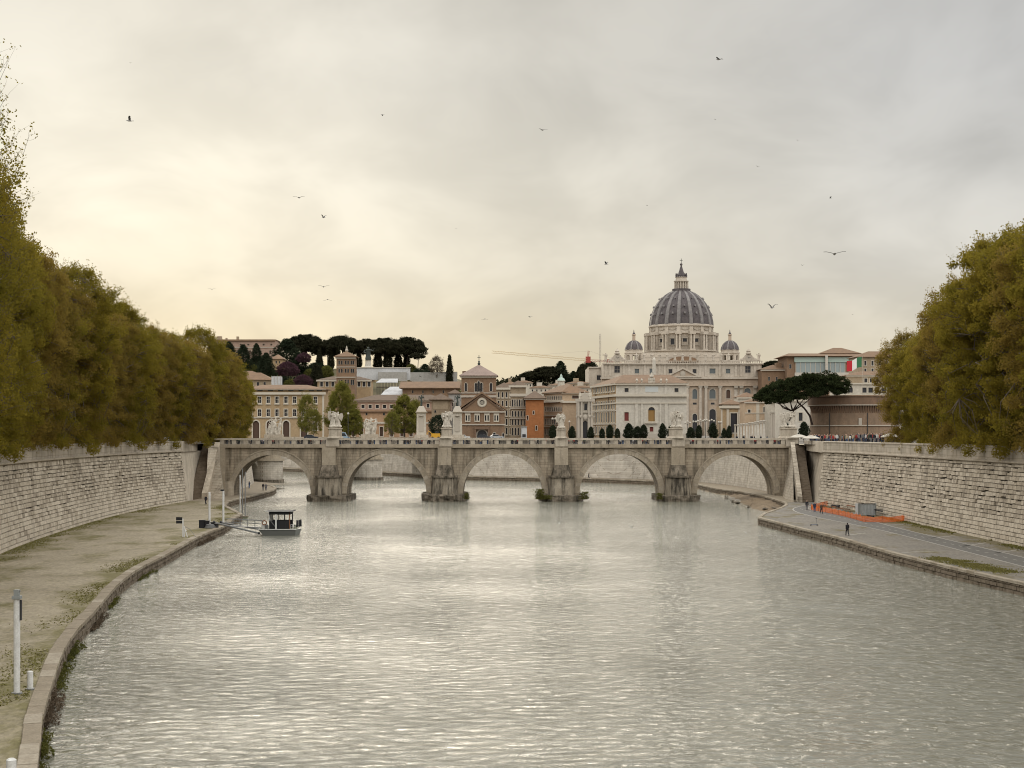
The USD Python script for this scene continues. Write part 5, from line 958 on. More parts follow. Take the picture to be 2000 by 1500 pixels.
for p_ in (1342, 1367.5, 1378.3, 1406, 1437, 1447.5, 1474, 1483):
    for c in (p_, 2 * cxp - p_):
        u_ = f.u(c); flat = p_ > 1410
        if flat: B.part('pilaster', f.box(u_ - 1.3, u_ + 1.3, -0.7, 0.02, ZS, f.z(758)), 'basilica_stone')
        else: B.part('column', MB().lathe([(1.45, 0), (1.42, 12), (1.22, f.z(758) - ZS)], 16, f.P(u_, -0.9, ZS)), 'basilica_stone', smooth=40)
        B.part('capital', MB().prism([f.P(u_ + a, w, 0)[:2] for a, w in ((-1.3, -2.0), (1.3, -2.0), (1.3, 0.05), (-1.3, 0.05))], f.z(758.3), f.z(753.4), [f.P(u_ + a, w, 0)[:2] for a, w in ((-1.8, -2.5), (1.8, -2.5), (1.8, 0.05), (-1.8, 0.05))]), 'trim_grey')
        f.put('attic_pilaster', c - 2.2, c + 2.2, 711.5, 735.8, -0.45, 0.02, 'basilica_stone')
pu = [(f.u(1298), f.z(736.4)), (f.u(1368), f.z(736.4)), (f.u(1333), f.z(718.5))]
B.part('pediment', MB().poly(sg.Polygon(pu), f.P(0, -1.9, 0), f.e, 1.9), 'basilica_stone_warm')
outer = sg.Polygon([(f.u(1296), f.z(737)), (f.u(1370), f.z(737)), (f.u(1333), f.z(717.5))]); B.part('pediment_cornice', MB().poly(outer.difference(sg.Polygon(pu).buffer(-0.9, join_style=2)), f.P(0, -2.9, 0), f.e, 2.8), 'basilica_stone')
B.part('pediment_arms', MB().sphere(f.P(f.u(1333), -2.0, f.z(730)), 1.9, 2, (1.2, 0.35, 1.3)), 'trim_grey', smooth=True)
# sculpture on the attic, clocks at its ends
def figure_mb(h, seed, arm=True):
    r = np.random.default_rng(seed); mb = MB(); lean = r.normal(0, 0.03)
    prof = [(0.20, 0), (0.23, 0.1), (0.17, 0.35), (0.19, 0.5), (0.15, 0.62), (0.22, 0.74), (0.2, 0.8), (0.07, 0.84), (0.09, 0.9), (0.09, 0.95), (0.02, 1.0)]
    mb.lathe([(a * h * 0.85, z * h) for a, z in prof], 9, sx=1.0, sy=0.75)
    if arm: s_ = r.choice([-1, 1]); mb.tube([(s_ * .17 * h, 0, .76 * h), (s_ * .30 * h, -.05 * h, .70 * h), (s_ * .36 * h, -.08 * h, .88 * h)], [.055 * h, .05 * h, .03 * h], 5); mb.tube([(-s_ * .17 * h, 0, .76 * h), (-s_ * .24 * h, -.03 * h, .6 * h), (-s_ * .1 * h, -.14 * h, .52 * h)], [.055 * h, .05 * h, .035 * h], 5)
    return mb
for i, c in enumerate(np.linspace(1243, 1423, 13)):
    v, fc = figure_mb(6.2, 100 + i).get(); v = v + np.array(f.P(f.u(c), -0.2, f.z(704.6))); B.part('roof_statue', (v, fc), 'basilica_stone', smooth=60)
for c in (1205.5, 1462):
    cc = (f.u(c), f.z(699.5)); B.part('clock_case', MB().poly(unary_union([sg.Point(cc).buffer(3.6, 12), sg.box(cc[0] - 5.2, f.z(705), cc[0] + 5.2, cc[1] - 1.5), sg.Polygon([(cc[0] - 8, f.z(705)), (cc[0] + 8, f.z(705)), (cc[0] + 3.2, cc[1] + 1.5), (cc[0] - 3.2, cc[1] + 1.5)])]), f.P(0, -0.3, 0), f.e, 1.6), 'basilica_stone'); B.part('clock_face', MB().poly(sg.Point(cc).buffer(2.3, 12), f.P(0, -0.5, 0), f.e, 0.3), 'trim_grey'); B.part('clock_hand', MB().poly(unary_union([sg.LineString([cc, (cc[0] + 1.4, cc[1] + 0.6)]).buffer(0.14), sg.LineString([cc, (cc[0] - 0.6, cc[1] + 1.1)]).buffer(0.14)]), f.P(0, -0.62, 0), f.e, 0.1), 'iron')
    B.part('clock_crown', MB().lathe([(1.9, 0), (2.3, 0.7), (1.5, 1.7), (1.9, 2.6), (0.9, 3.6), (0.15, 4.6)], 10, f.P(cc[0], 0.5, cc[1] + 3.2)), 'basilica_stone')
    for s_ in (-1, 1): B.part('clock_angel', MB().sphere(f.P(cc[0] + s_ * 5.2, 0.2, f.z(702.5)), 1.3, 1, (1.2, 0.7, 1.2)).sphere(f.P(cc[0] + s_ * 4.0, 0.1, f.z(699.5)), 0.8, 1, (1, .7, 1.2)), 'basilica_stone', smooth=60)
for c in (1183, 1482): v, fc = figure_mb(6.5, 140 + int(c)).get(); B.part('roof_statue', (v + np.array(f.P(f.u(c), 0, f.z(704.6))), fc), 'basilica_stone', smooth=60)
g = Face(B, 1150, 1215, 1180, 1215); g.wall(716.5, 'basilica_stone', [(1166, 1174, 733, 742, 'plain grey')], depth=60, name='side_wing'); g.band(716.5, 0.9, 1.0, 'basilica_stone', 'wing_cornice'); g.put('wing_base', 1152, 1180, 745, 860, -2, -0.01, 'basilica_stone')
nave = Face(B, 1256, 1200, 1408, 1200); nave.box(0, 1, 0, 1, 0, 1); B.part('nave_roof', nave.box(0, nave.L, 0, 80, f.z(709), Z(693.5, 1240)), 'basilica_stone'); nave.hip(699, 5, 60, 0, 'roof_tile_dark', 'nave_ridge', zb=Z(699, 1200) + 0.1)
arcm = [(0, 0)]; gz0 = Face(B, 1305, 1196, 1365, 1196); B.part('segment_gable', MB().poly(sg.Polygon([(gz0.L / 2 + 12.5 * math.cos(q_), f.z(705) + 4.6 * math.sin(q_)) for q_ in np.linspace(0, PI, 17)]), gz0.P(0, 0, 0), gz0.e, 2.5), 'roof_tile')
# main dome: everything turns about its axis
DD = 1300; S = F / DD; cx_, cy_ = X(1330.5, DD), float(DD)
def zd(py): return Z(py, DD)
def rd(pxr): return pxr / S
NR = 16; off = PI / 2 + PI / 16                      # a rib to either side of the middle window
B.part('dome_base', MB().lathe([(rd(70), Z(706, DD)), (rd(70), zd(689)), (rd(73), zd(688.5)), (rd(73), zd(687))], 64, (cx_, cy_, 0)), 'basilica_stone', smooth=30)
B.part('drum_wall', MB().lathe([(rd(59.5), zd(687.5)), (rd(59.5), zd(655))], 96, (cx_, cy_, 0)), 'basilica_stone', smooth=30)
B.part('drum_cornice', MB().lathe([(rd(60), zd(655.5)), (rd(62.5), zd(654.5)), (rd(62.5), zd(652.5)), (rd(60), zd(651))], 96, (cx_, cy_, 0)), 'basilica_stone')
B.part('attic_drum', MB().lathe([(rd(60.5), zd(652)), (rd(60.5), zd(641))], 96, (cx_, cy_, 0)), 'basilica_stone', smooth=30)
B.part('dome_cornice', MB().lathe([(rd(60.5), zd(641.5)), (rd(63.5), zd(640)), (rd(63.5), zd(637.5)), (rd(61.5), zd(636))], 96, (cx_, cy_, 0)), 'basilica_stone')
prof = [(61.2, 637), (60.6, 630), (58.6, 620), (55.6, 611), (51.5, 601.5), (46.5, 593), (40, 585), (32.5, 578), (25, 573), (18.5, 570)]
B.part('dome_shell', MB().lathe([(rd(a), zd(y)) for a, y in prof], 128, (cx_, cy_, 0)), 'lead_sheet', smooth=40)
for k in range(NR):
    a = off + 2 * PI * k / NR; er = np.array([math.cos(a), math.sin(a)]); et = np.array([-er[1], er[0]]); rings = []
    for (r0, y) in prof:
        w = 0.6 + 1.3 * (r0 / 61.2); q_ = rd(r0)
        rings.append([(*((cx_, cy_) + er * (q_ - 0.4) - et * w), zd(y)), (*((cx_, cy_) + er * (q_ + 0.75) - et * w * 0.8), zd(y) + 0.2), (*((cx_, cy_) + er * (q_ + 0.75) + et * w * 0.8), zd(y) + 0.2), (*((cx_, cy_) + er * (q_ - 0.4) + et * w), zd(y))])
    B.part('dome_rib', MB().loft([np.array(x) for x in rings]), 'lead_rib')
    # buttress with paired columns, window between
    c0 = lambda r_0, t_: tuple((cx_, cy_) + er * r_0 + et * t_)
    B.part('buttress', MB().prism([c0(rd(58), -2.0), c0(rd(67.5), -2.0), c0(rd(67.5), 2.0), c0(rd(58), 2.0)], zd(687.5), zd(657)), 'basilica_stone')
    B.part('buttress_cap', MB().prism([c0(rd(58), -2.7), c0(rd(72.5), -2.7), c0(rd(72.5), 2.7), c0(rd(58), 2.7)], zd(657), zd(651.6)), 'basilica_stone')
    B.part('buttress_foot', MB().prism([c0(rd(58), -2.6), c0(rd(72), -2.6), c0(rd(72), 2.6), c0(rd(58), 2.6)], zd(687.3), zd(684.5)), 'basilica_stone')
    for s_ in (-1, 1): B.part('drum_column', MB().lathe([(0.95, 0), (0.9, 4), (0.78, zd(657.2) - zd(684.6))], 10, (*c0(rd(70.2), s_ * 1.35), zd(684.6))), 'basilica_stone', smooth=40)
    B.part('attic_pier', MB().prism([c0(rd(59), -1.7), c0(rd(62.2), -1.7), c0(rd(62.2), 1.7), c0(rd(59), 1.7)], zd(651.3), zd(641.2)), 'basilica_stone')
    a = off + 2 * PI * (k + 0.5) / NR; er = np.array([math.cos(a), math.sin(a)]); et = np.array([-er[1], er[0]])
    wp = B.part('drum_window', MB().prism([c0(rd(59.2), -2.7), c0(rd(60.8), -2.7), c0(rd(60.8), -1.75), c0(rd(59.2), -1.75)], zd(676.5), zd(664.5)).prism([c0(rd(59.2), 1.75), c0(rd(60.8), 1.75), c0(rd(60.8), 2.7), c0(rd(59.2), 2.7)], zd(676.5), zd(664.5)).prism([c0(rd(59.2), -3.1), c0(rd(61.5), -3.1), c0(rd(61.5), 3.1), c0(rd(59.2), 3.1)], zd(664.5), zd(662.5)).prism([c0(rd(59.2), -2.9), c0(rd(61.2), -2.9), c0(rd(61.2), 2.9), c0(rd(59.2), 2.9)], zd(678), zd(676.4)), 'trim_grey')
    B.part('pane', MB().prism([c0(rd(59), -1.75), c0(rd(59.75), -1.75), c0(rd(59.75), 1.75), c0(rd(59), 1.75)], zd(671 if k % 3 else 676.4), zd(664.6)), 'window_dark', parent=wp)
    sw = [(t_, zd(645) - 1.3 * (1 - (t_ / 3.4) ** 2)) for t_ in np.linspace(-3.4, 3.4, 9)]; B.part('festoon', MB().tube([(*c0(rd(61.0), t_), z_) for t_, z_ in sw], 0.35, 5), 'trim_grey')
    for r0, y, w in ((58.8, 617, 0.85), (53.5, 602, 0.7), (42.5, 585.5, 0.55)):
        q_ = rd(r0); B.part('dormer', MB().prism([c0(q_ - 0.6, -w), c0(q_ + 1.2, -w), c0(q_ + 1.2, w), c0(q_ - 0.6, w)], zd(y), zd(y) + w * 2.2, [c0(q_ - 1.6, -w * .5), c0(q_ + .7, -w * .5), c0(q_ + .7, w * .5), c0(q_ - 1.6, w * .5)]), 'lead_rib')
ring = lambda nm, pr, mt, n=32, sm=30: B.part(nm, MB().lathe([(rd(a), zd(y)) for a, y in pr], n, (cx_, cy_, 0)), mt, smooth=sm)
ring('lantern_balcony', [(18.6, 571), (18.8, 569), (18.2, 568.6), (18.2, 564.8), (17.6, 564.6), (17.2, 566.5), (15, 566.6)], 'lead_sheet')
ring('lantern_core', [(10.5, 567), (10.5, 551)], 'basilica_stone'); ring('lantern_cornice', [(12, 551.5), (14.4, 550.5), (14.4, 548.8), (11.5, 548)], 'basilica_stone'); ring('lantern_attic', [(11.2, 548.6), (10.6, 543), (11.4, 542.4), (11.4, 541.4), (7, 540.5)], 'basilica_stone')
for k in range(16):
    a = off + 2 * PI * k / 16; e_ = np.array([math.cos(a), math.sin(a)]); B.part('lantern_column', MB().lathe([(0.62, 0), (0.5, zd(551.2) - zd(566.5))], 7, (cx_ + e_[0] * rd(12.7), cy_ + e_[1] * rd(12.7), zd(566.5))), 'basilica_stone')
    B.part('candelabrum', MB().lathe([(0.7, 0), (0.35, 0.8), (0.6, 1.6), (0.25, 2.2), (0.4, 2.8), (0.04, 3.8)], 7, (cx_ + e_[0] * rd(10.6), cy_ + e_[1] * rd(10.6), zd(541.6))), 'lead_sheet')
ring('spire', [(8.4, 541), (7.2, 539), (5.6, 533), (4.0, 528), (2.8, 524), (1.7, 520.5), (1.1, 519)], 'lead_sheet', 24)
B.part('ball', MB().sphere((cx_, cy_, zd(516.6)), rd(2.6), 2), 'lead_sheet', smooth=True); B.part('cross', MB().box(cx_ - .22, cx_ + .22, cy_ - .2, cy_ + .2, zd(514.5), zd(505)).box(cx_ - 1.3, cx_ + 1.3, cy_ - .19, cy_ + .19, zd(508.8), zd(507.9)), 'bronze')
# the two small cupolas
for c in (1238, 1425.5):
    D2 = 1235; S2 = F / D2; x2, y2 = X(c, D2), float(D2); z2 = lambda p: Z(p, D2); n_ = 8
    L_ = lambda nm, pr, mt, n=32, sm=30: B.part(nm, MB().lathe([(a / S2, z2(y)) for a, y in pr], n, (x2, y2, 0), rot=PI / 8), mt, smooth=sm)
    for k in range(8):
        a = PI / 8 + k * PI / 4; e_ = np.array([math.cos(a), math.sin(a)]); t_ = np.array([-e_[1], e_[0]]); q0 = lambda r0, w: tuple((x2, y2) + e_ * r0 / S2 + t_ * w)
        B.part('cupola_pier', MB().prism([q0(14.5, -1.35), q0(18.5, -1.35), q0(18.5, 1.35), q0(14.5, 1.35)], z2(708), z2(693)), 'basilica_stone')
        B.part('cupola_rib', MB().loft([np.array([(*q0(a_ - .4, -w), z2(y)), (*q0(a_ + 1.2, -w), z2(y)), (*q0(a_ + 1.2, w), z2(y)), (*q0(a_ - .4, w), z2(y))]) for a_, y, w in ((17.2, 684, .7), (16, 678, .6), (12.5, 671.5, .5), (7.5, 667, .4), (4.2, 665.5, .3))]), 'lead_rib')
        aa = PI / 4 * k; pa = [(x2 + math.cos(aa + d_) * r0 / S2, y2 + math.sin(aa + d_) * r0 / S2) for d_, r0 in ((-0.3, 17.5), (0.3, 17.5))]
    L_('cupola_arcade', [(18.6, 694.5), (18.8, 691), (19.8, 690.5), (19.8, 688.8), (17.8, 688.4), (17.8, 684.4), (18.4, 684), (18.4, 683.2)], 'basilica_stone', 8, False)
    L_('cupola_shell', [(17.4, 684), (16.4, 678), (12.8, 671.5), (7.6, 667), (4.2, 665)], 'lead_sheet'); L_('cupola_lantern', [(4.2, 665.5), (3.2, 664), (3.0, 655), (4.2, 654.5), (4.2, 653.4), (3, 652.8)], 'basilica_stone_warm', 12); L_('cupola_spire', [(3.2, 653.2), (2.4, 651), (1.0, 649), (0.35, 644)], 'lead_sheet', 10)
    L_('cupola_foot', [(21, 712), (21, 705), (20, 704.5), (19, 704)], 'basilica_stone', 8, False)
# obelisk
b = Thing('obelisk', 'plain tapering stone obelisk standing before the basilica front', 'obelisk', (X(1277.5, 1080), 1080, ZS)); ox, oz = X(1277.5, 1080), Z(697, 1080)
b.part('shaft', MB().prism([(ox - 1.5, 1078.5), (ox + 1.5, 1078.5), (ox + 1.5, 1081.5), (ox - 1.5, 1081.5)], oz - 32, oz - 2, [(ox - 1.1, 1078.9), (ox + 1.1, 1078.9), (ox + 1.1, 1081.1), (ox - 1.1, 1081.1)]).prism([(ox - 1.1, 1078.9), (ox + 1.1, 1078.9), (ox + 1.1, 1081.1), (ox - 1.1, 1081.1)], oz - 2, oz, [(ox - .15, 1079.9), (ox + .15, 1079.9), (ox + .15, 1080.1), (ox - .15, 1080.1)]), 'plaster_white'); b.part('pedestal', MB().box(ox - 2.6, ox + 2.6, 1077.4, 1082.6, ZS, oz - 32), 'trim_grey')
# ------------------------------------------------------------------ hills and what grows on them
def smooth01(t): t = np.clip(t, 0, 1); return t * t * (3 - 2 * t)
def hill(name, crest, p0, p1, D0, Dc, D1, mat, seed, zf=ZS - 0.5):
    """a ridge whose crest stands at distance Dc; its height there follows the picture rows in crest."""
    ps, ds = np.linspace(p0, p1, 120), np.concatenate([np.linspace(D0, Dc, 26), np.linspace(Dc, D1, 12)[1:]]); cp, cy = zip(*crest)
    gp, gd = np.meshgrid(ps, ds); zc = H + (HOR - np.interp(gp, cp, cy)) / F * Dc
    up = np.where(gd <= Dc, smooth01((gd - D0) / (Dc - D0)) ** 0.9, 1 - 0.5 * smooth01((gd - Dc) / (D1 - Dc)) - 0.12 * np.clip((gd - Dc) / (D1 - Dc), 0, 1))
    x = (gp - 1000) / F * gd; z = zf + (zc - zf) * up + (meshkit.fbm(np.stack([x / 30, gd / 30, gd * 0], -1), 3, seed) - 0.5) * 3 * np.clip(up * 2, 0, 1) * (gd < Dc - 20); i = np.arange(gp.size).reshape(gp.shape)
    single(name, MB().add(np.stack([x, gd, z], -1).reshape(-1, 3), np.stack([i[:-1, :-1], i[:-1, 1:], i[1:, 1:], i[1:, :-1]], -1).reshape(-1, 4)), mat, kind='structure', smooth=True)
    return lambda px, D: float(zf + (H + (HOR - np.interp(px, cp, cy)) / F * Dc - zf) * ((smooth01((D - D0) / (Dc - D0)) ** 0.9) if D <= Dc else 1 - 0.5 * smooth01((D - Dc) / (D1 - Dc))))
hz = hill('hill', [(330, 728), (418, 706), (540, 716), (590, 721), (700, 720), (800, 723), (850, 731), (900, 742), (940, 765), (1000, 800)], 330, 1000, 790, 1000, 1500, 'hill_earth', 3)
hz2 = hill('far_hill', [(930, 764), (962, 760), (985, 752), (1010, 748), (1050, 741), (1080, 739), (1110, 742), (1150, 741), (1200, 748), (1260, 770)], 930, 1260, 1300, 1700, 2300, 'hill_earth', 4)
# hilltop pines
pa = Thing('umbrella_pine'.replace('umbrella_pine', 'hilltop_pine'), None, 'tree'); w_, l_ = umbrella_pine(31, 24, 13.0, 15, 330, 90, 0.55, trunk_r=0.55, bare=0.5); pa.part('trunk', w_, 'pine_bark'); pa.part('crown', l_, 'far_pine_needles')
pb = Thing('hilltop_pine', None, 'tree'); w_, l_ = umbrella_pine(32, 24, 13.5, 13.5, 330, 90, 0.55, trunk_r=0.5, bare=0.6, lean=1.2); pb.part('trunk', w_, 'pine_bark'); pb.part('crown', l_, 'far_pine_needles')
pc = Thing('hilltop_pine', None, 'tree'); w_, l_ = umbrella_pine(33, 14, 6.2, 5.0, 100, 80, 0.45, trunk_r=0.25, bare=0.6, lean=-1.0); pc.part('trunk', w_, 'pine_bark'); pc.part('crown', l_, 'far_pine_needles')
for th, px, ptop, hw, D, lab in ((pa, 597, 651, 37, 985, 'tallest rounded umbrella pine at the left end of the hilltop group'), (pb, 668, 654.5, 37, 990, 'broad dark umbrella pine directly above the belvedere tower'), (pa, 640, 662, 24, 1015, 'umbrella pine wedged between the two highest crowns of the hilltop group'), (pb, 717, 661, 30, 1010, 'umbrella pine behind the pedestal statue on the hill'),
                                 (pa, 752, 658, 36, 985, 'flat dark umbrella pine in the middle of the right half of the hilltop group'), (pb, 795, 657.5, 38, 995, 'umbrella pine whose crown slopes down at the right end of the hilltop group'), (pb, 776, 664, 30, 1030, 'umbrella pine at the back of the right half of the hilltop group'), (pc, 815, 687.5, 16, 975, 'small leaning umbrella pine right of the hilltop group'),
                                 (pb, 1150, 704.5, 25, 1500, 'flat lone umbrella pine below the red crane cabin'), (pa, 1070, 714, 34, 1560, 'wide sloping umbrella pine on the far hill left of the crane'), (pb, 1040, 724, 28, 1580, 'lower umbrella pine at the left of the far hill crest'), (pb, 1511, 704, 25, 1380, 'flat umbrella pine showing between basilica and glazed gallery')):
    zb = hz(px, D) if px < 900 else (hz2(px, D) if px < 1300 else Z(735, D)); Hh = Z(ptop, D) - zb; base = 24.0 if th is not pc else 14.0; br_ = {id(pa): 13.0, id(pb): 13.5, id(pc): 6.2}[id(th)]
    th.place((X(px, D), D, zb - 0.3), (px * 1.7) % 6.28, (hw / F * D / br_, hw / F * D / br_, (Hh + 0.3) / base), lab, 'umbrella pines on the hills')
CYP = [(0, 0.5), (0.15, 0.95), (0.4, 1.0), (0.7, 0.7), (0.9, 0.34), (1, 0.05)]
cyp = Thing('cypress', None, 'tree'); w_, l_ = crown_tree(41, 16, 2.5, 6000, 0.45, CYP, trunk_r=0.3); cyp.part('trunk', w_, 'pine_bark'); cyp.part('crown', l_, 'far_pine_needles')
CY = [(878, 694, 6.5, 930, 'tall lone cypress left of the brick church')] + [(px, pt, w, 970 + (i * 13) % 40, f'dark cypress among the pine trunks {t}') for i, (px, pt, w, t) in enumerate(((624, 684, 6.5, 'under the left end of the crowns'), (647, 686, 6, 'left of the belvedere tower'), (701, 684, 6, 'just right of the belvedere tower'), (738, 682, 8, 'right of the pedestal statue'), (757, 684, 8.5, 'in the middle of the right half'), (778, 690, 8, 'with a broad foot toward the right'), (794, 686, 6.5, 'near the right end')))]
CY += [(690, 690, 5, 1005, 'thin cypress behind the belvedere tower roof'), (616, 712, 11, 880, 'dense dark cypress clump left of the belvedere tower foot'), (624, 716, 9, 872, 'dark cypress standing against the left side of the courtyard building')]
for px, pt, hw, D, lab in CY:
    zb = hz(px, D); cyp.place((X(px, D), D, zb - 0.5), px % 6, (hw / F * D / 2.3, hw / F * D / 2.3, (Z(pt, D) - zb) / 15.6), lab, 'cypresses on the hill')
CON = [(0, 0.8), (0.25, 1.0), (0.5, 0.9), (0.75, 0.62), (0.92, 0.3), (1, 0.08)]
con = Thing('conifer', None, 'tree'); w_, l_ = crown_tree(42, 18, 5.2, 6500, 0.5, CON, trunk_r=0.35, jag=0.6, lumps=8, shell=0.45); con.part('trunk', w_, 'pine_bark'); con.part('crown', l_, 'conifer_needles')
for px, pt, pb_, hw, D, lab in ((447, 669, 705, 15, 860, 'rounded dark conifer before the left end of the long hilltop building'), (475, 675, 720, 16, 850, 'spreading conifer in front of the middle of the long hilltop building'), (501, 672, 705, 10, 855, 'narrow conifer before the right half of the long hilltop building'), (520, 691, 732, 16, 840, 'ragged conifer on the slope below the long hilltop building'), (560, 664, 716, 27, 960, 'broad dark cedar at the far left of the hilltop pines'),
                                (583, 690, 722, 18, 950, 'low dark conifer between the cedar and the first tall pine'), (1095, 707, 748, 15, 1560, 'spiky conifer standing up from the far hill left of the crane'), (830, 712, 735, 14, 960, 'low dark evergreen bush right of the small leaning pine'), (1120, 726, 752, 12, 1560, 'dark evergreen left of the basilica wing')):
    zb = Z(pb_, D); con.place((X(px, D), D, zb - 1), px % 6, (hw / F * D / 4.6, hw / F * D / 4.6, (Z(pt, D) - zb + 1) / 17.6), lab, 'conifers on the hills')
BUSH = [(0, 0.8), (0.3, 1.0), (0.65, 0.85), (0.9, 0.5), (1, 0.1)]
bl = Thing('blossom_tree', None, 'tree'); w_, l_ = crown_tree(43, 8, 5.0, 4200, 0.42, BUSH, low=0.12, trunk_r=0.2); bl.part('trunk', w_, 'bark'); bl.part('crown', l_, 'blossom')
for px, pt, pb_, hw, D, lab in ((561, 708, 735, 20, 855, 'purple blossoming tree on the slope left of the belvedere tower'), (594, 690, 708, 14, 945, 'purple blossoming tree below the cedar on the hill crest'), (592, 733, 756, 17, 835, 'dull purple bush on the terrace left of the courtyard building')):
    zb = Z(pb_, D); bl.place((X(px, D), D, zb - 0.5), px % 6, (hw / F * D / 4.6, hw / F * D / 4.6, (Z(pt, D) - zb + 0.5) / 7.8), lab, 'blossoming trees on the hill')
bu = Thing('hillside_bush', None, 'bush'); w_, l_ = crown_tree(44, 5, 3.6, 2600, 0.45, BUSH, low=0.05, trunk_r=0.12); bu.part('stem', w_, 'bark'); bu.part('foliage', l_, 'conifer_needles')
bg = Thing('hillside_bush', None, 'bush'); w_, l_ = crown_tree(45, 5, 3.6, 2600, 0.45, BUSH, low=0.05, trunk_r=0.12); bg.part('stem', w_, 'bark'); bg.part('foliage', l_, 'weed')
r = np.random.default_rng(9)
for k in range(64):
    px = r.uniform(430, 640) if k < 44 else r.uniform(800, 905); D = r.uniform(830, 975); zb = hz(px, D); s_ = r.uniform(0.8, 1.7)
    (bu if r.random() < 0.65 else bg).place((X(px, D), D, zb - 0.4), r.uniform(0, 6), (s_, s_, s_ * r.uniform(0.8, 1.3)), 'bush on the hillside below the pines' if k < 44 else 'dark bush on the hill between the pines and the brick church', 'bushes on the hillside' if k < 44 else 'bushes on the hill left of the church')
bare = Thing('bare_tree', 'small half bare tree on the hill left of the lone cypress', 'tree', (X(853, 930), 930, Z(735, 930))); w_, l_ = broadleaf(51, 12.5, 5.0, 150, 16, 0.3, trunk_r=0.35, twig=1.3, low=0.25)
o_ = np.array([X(853, 930), 930, Z(735, 930) - 0.5]); 
for nm, m_, mt in (('trunk', w_, 'bark'), ('crown', l_, 'dry_twigs')): v, fc = m_.get(); bare.part(nm, (v + o_, fc), mt)
# the wood on the far hill: one dark mass
rr_ = np.random.default_rng(12); n = 9000; px = rr_.uniform(955, 1215, n); D = rr_.uniform(1400, 1730, n); zc = np.array([hz2(a, b) for a, b in zip(px, D)]); lump = meshkit.fbm(np.stack([px / 9, D / 40, px * 0], 1), 3, 8)
c_ = np.stack([(px - 1000) / F * D, D, zc + 1 + lump * 11 * rr_.random(n) ** 0.5], 1)
single('far_wood', MB().add(*leaf_quads(c_, 2.3, rr_)), 'far_pine_needles', kind='stuff')
n = 8000; px = rr_.uniform(415, 640, n); D = rr_.uniform(810, 985, n); zc = np.array([hz(a, b) for a, b in zip(px, D)]); lump = meshkit.fbm(np.stack([px / 8, D / 25, px * 0], 1), 3, 18)
single('hillside_undergrowth', MB().add(*leaf_quads(np.stack([(px - 1000) / F * D, D, zc + lump * 3.5 * rr_.random(n)], 1), 1.1, rr_)), 'conifer_needles', kind='stuff')

# hill buildings
b, f = house('hilltop_building', 'long pinkish building with red roof line and chimneys on the hilltop at left', 'building', 405, 1040, 537)
f.wall(664, 'plaster_pink', grid(470, 530, 5, 4.5, [(671, 675)], 'shut bare') + grid(468, 528, 4, 5, [(684, 692)], 'shut bare'), depth=22, zb=Z(722, 1040)); f.band(663.5, 1.0, 0.8, 'roof_tile', 'eave'); f.put('red_storey', 470, 536.5, 663.8, 677, -0.05, 0.02, 'plaster_salmon') if False else None
f.hip(663, 0.8, 22, 0.6, 'roof_tile', inset=6); f.band(678, 0.5, 0.4, 'trim_grey', 'string_course')
for p0, p1, pt in ((421, 429, 655.5), (458.5, 462.5, 656), (437, 440, 659)): f.put('chimney', p0, p1, pt, 664, 6, 9, 'plaster_tan')
b, f = house('hill_house', 'ochre house with tiled gable on the slope below the long hilltop building', 'building', 530, 900, 552); f.wall(701, 'plaster_ochre', [(538, 541, 705, 710, 'plain bare'), (545, 547, 705, 710, 'bare')], depth=12, zb=Z(722, 900)); f.hip(701, 3, 12, 0.8, 'roof_tile')
b, f = house('hill_house', 'tan hillside house with tiled roof just above the ochre palazzo', 'building', 466, 700, 530); f.wall(742, 'plaster_tan', [(c - 2.6, c + 2.6, 746, 755, 'plain bare') for c in (492, 504, 517)], depth=12); f.hip(741.5, 3.6, 12, .8, 'roof_tile')
b, f = house('hill_house', 'brown house roof partly behind the left trees', 'building', 440, 720, 512); f.wall(735, 'plaster_brown', (), depth=12); f.hip(734.5, 2.8, 12, .8, 'roof_tile')
th = Thing('scaffold_box', 'pale sheeted scaffold box beside the hillside houses', 'scaffold', (X(530, 690), 690, ZS)); f = Face(th, 530, 690, 548, 690)
th.part('sheeting', f.box(0, f.L, 0, 5, Z(760, 690), Z(735, 690)), 'white_sheet'); mb = MB()
for u_ in np.linspace(0, f.L, 4): mb.tube([f.P(u_, -0.1, ZS), f.P(u_, -0.1, Z(734, 690))], 0.08, 4)
th.part('poles', mb, 'trim_grey', kind='stuff')
for i, (p0, p1, pt, D, m_, lab) in enumerate(((985, 1010, 750, 820, 'plaster_tan', 'tan house roofline beyond the brown palazzo'), (1008, 1040, 747, 900, 'plaster_pale', 'pale house beyond the orange house'), (1036, 1078, 757, 860, 'plaster_pale', 'pale terraced house behind the orange house roof'), (1072, 1118, 752, 880, 'plaster_pale', 'pale roof terrace behind the curved palace'), (1108, 1150, 748, 900, 'plaster_tan', 'tan block behind the curved palace near the basilica wing'), (1116, 1160, 757, 800, 'plaster_pale', 'low pale block just left of the white palace roof'))):
    b, f = house('distant_house', lab, 'building', p0, D, p1); f.wall(pt, m_, grid(p0 + 4, p1 - 4, 5, 2.4, [(pt + 3.5, pt + 7.5)], 'bare'), depth=14); f.band(pt, 0.5, 0.4, 'trim_grey'); f.hip(pt - 0.3, 1.6, 14, 0.5, 'roof_tile')
    b.part('roof_hut', f.box(f.L * 0.3, f.L * 0.55, 4, 8, f.z(pt), f.z(pt) + 3.2), m_)
b = Thing('green_cupola', 'small pale belfry with green cupola left of the basilica wing', 'tower', (X(1096, 840), 840, ZS)); c0 = (X(1096, 840), 840.0, 0)
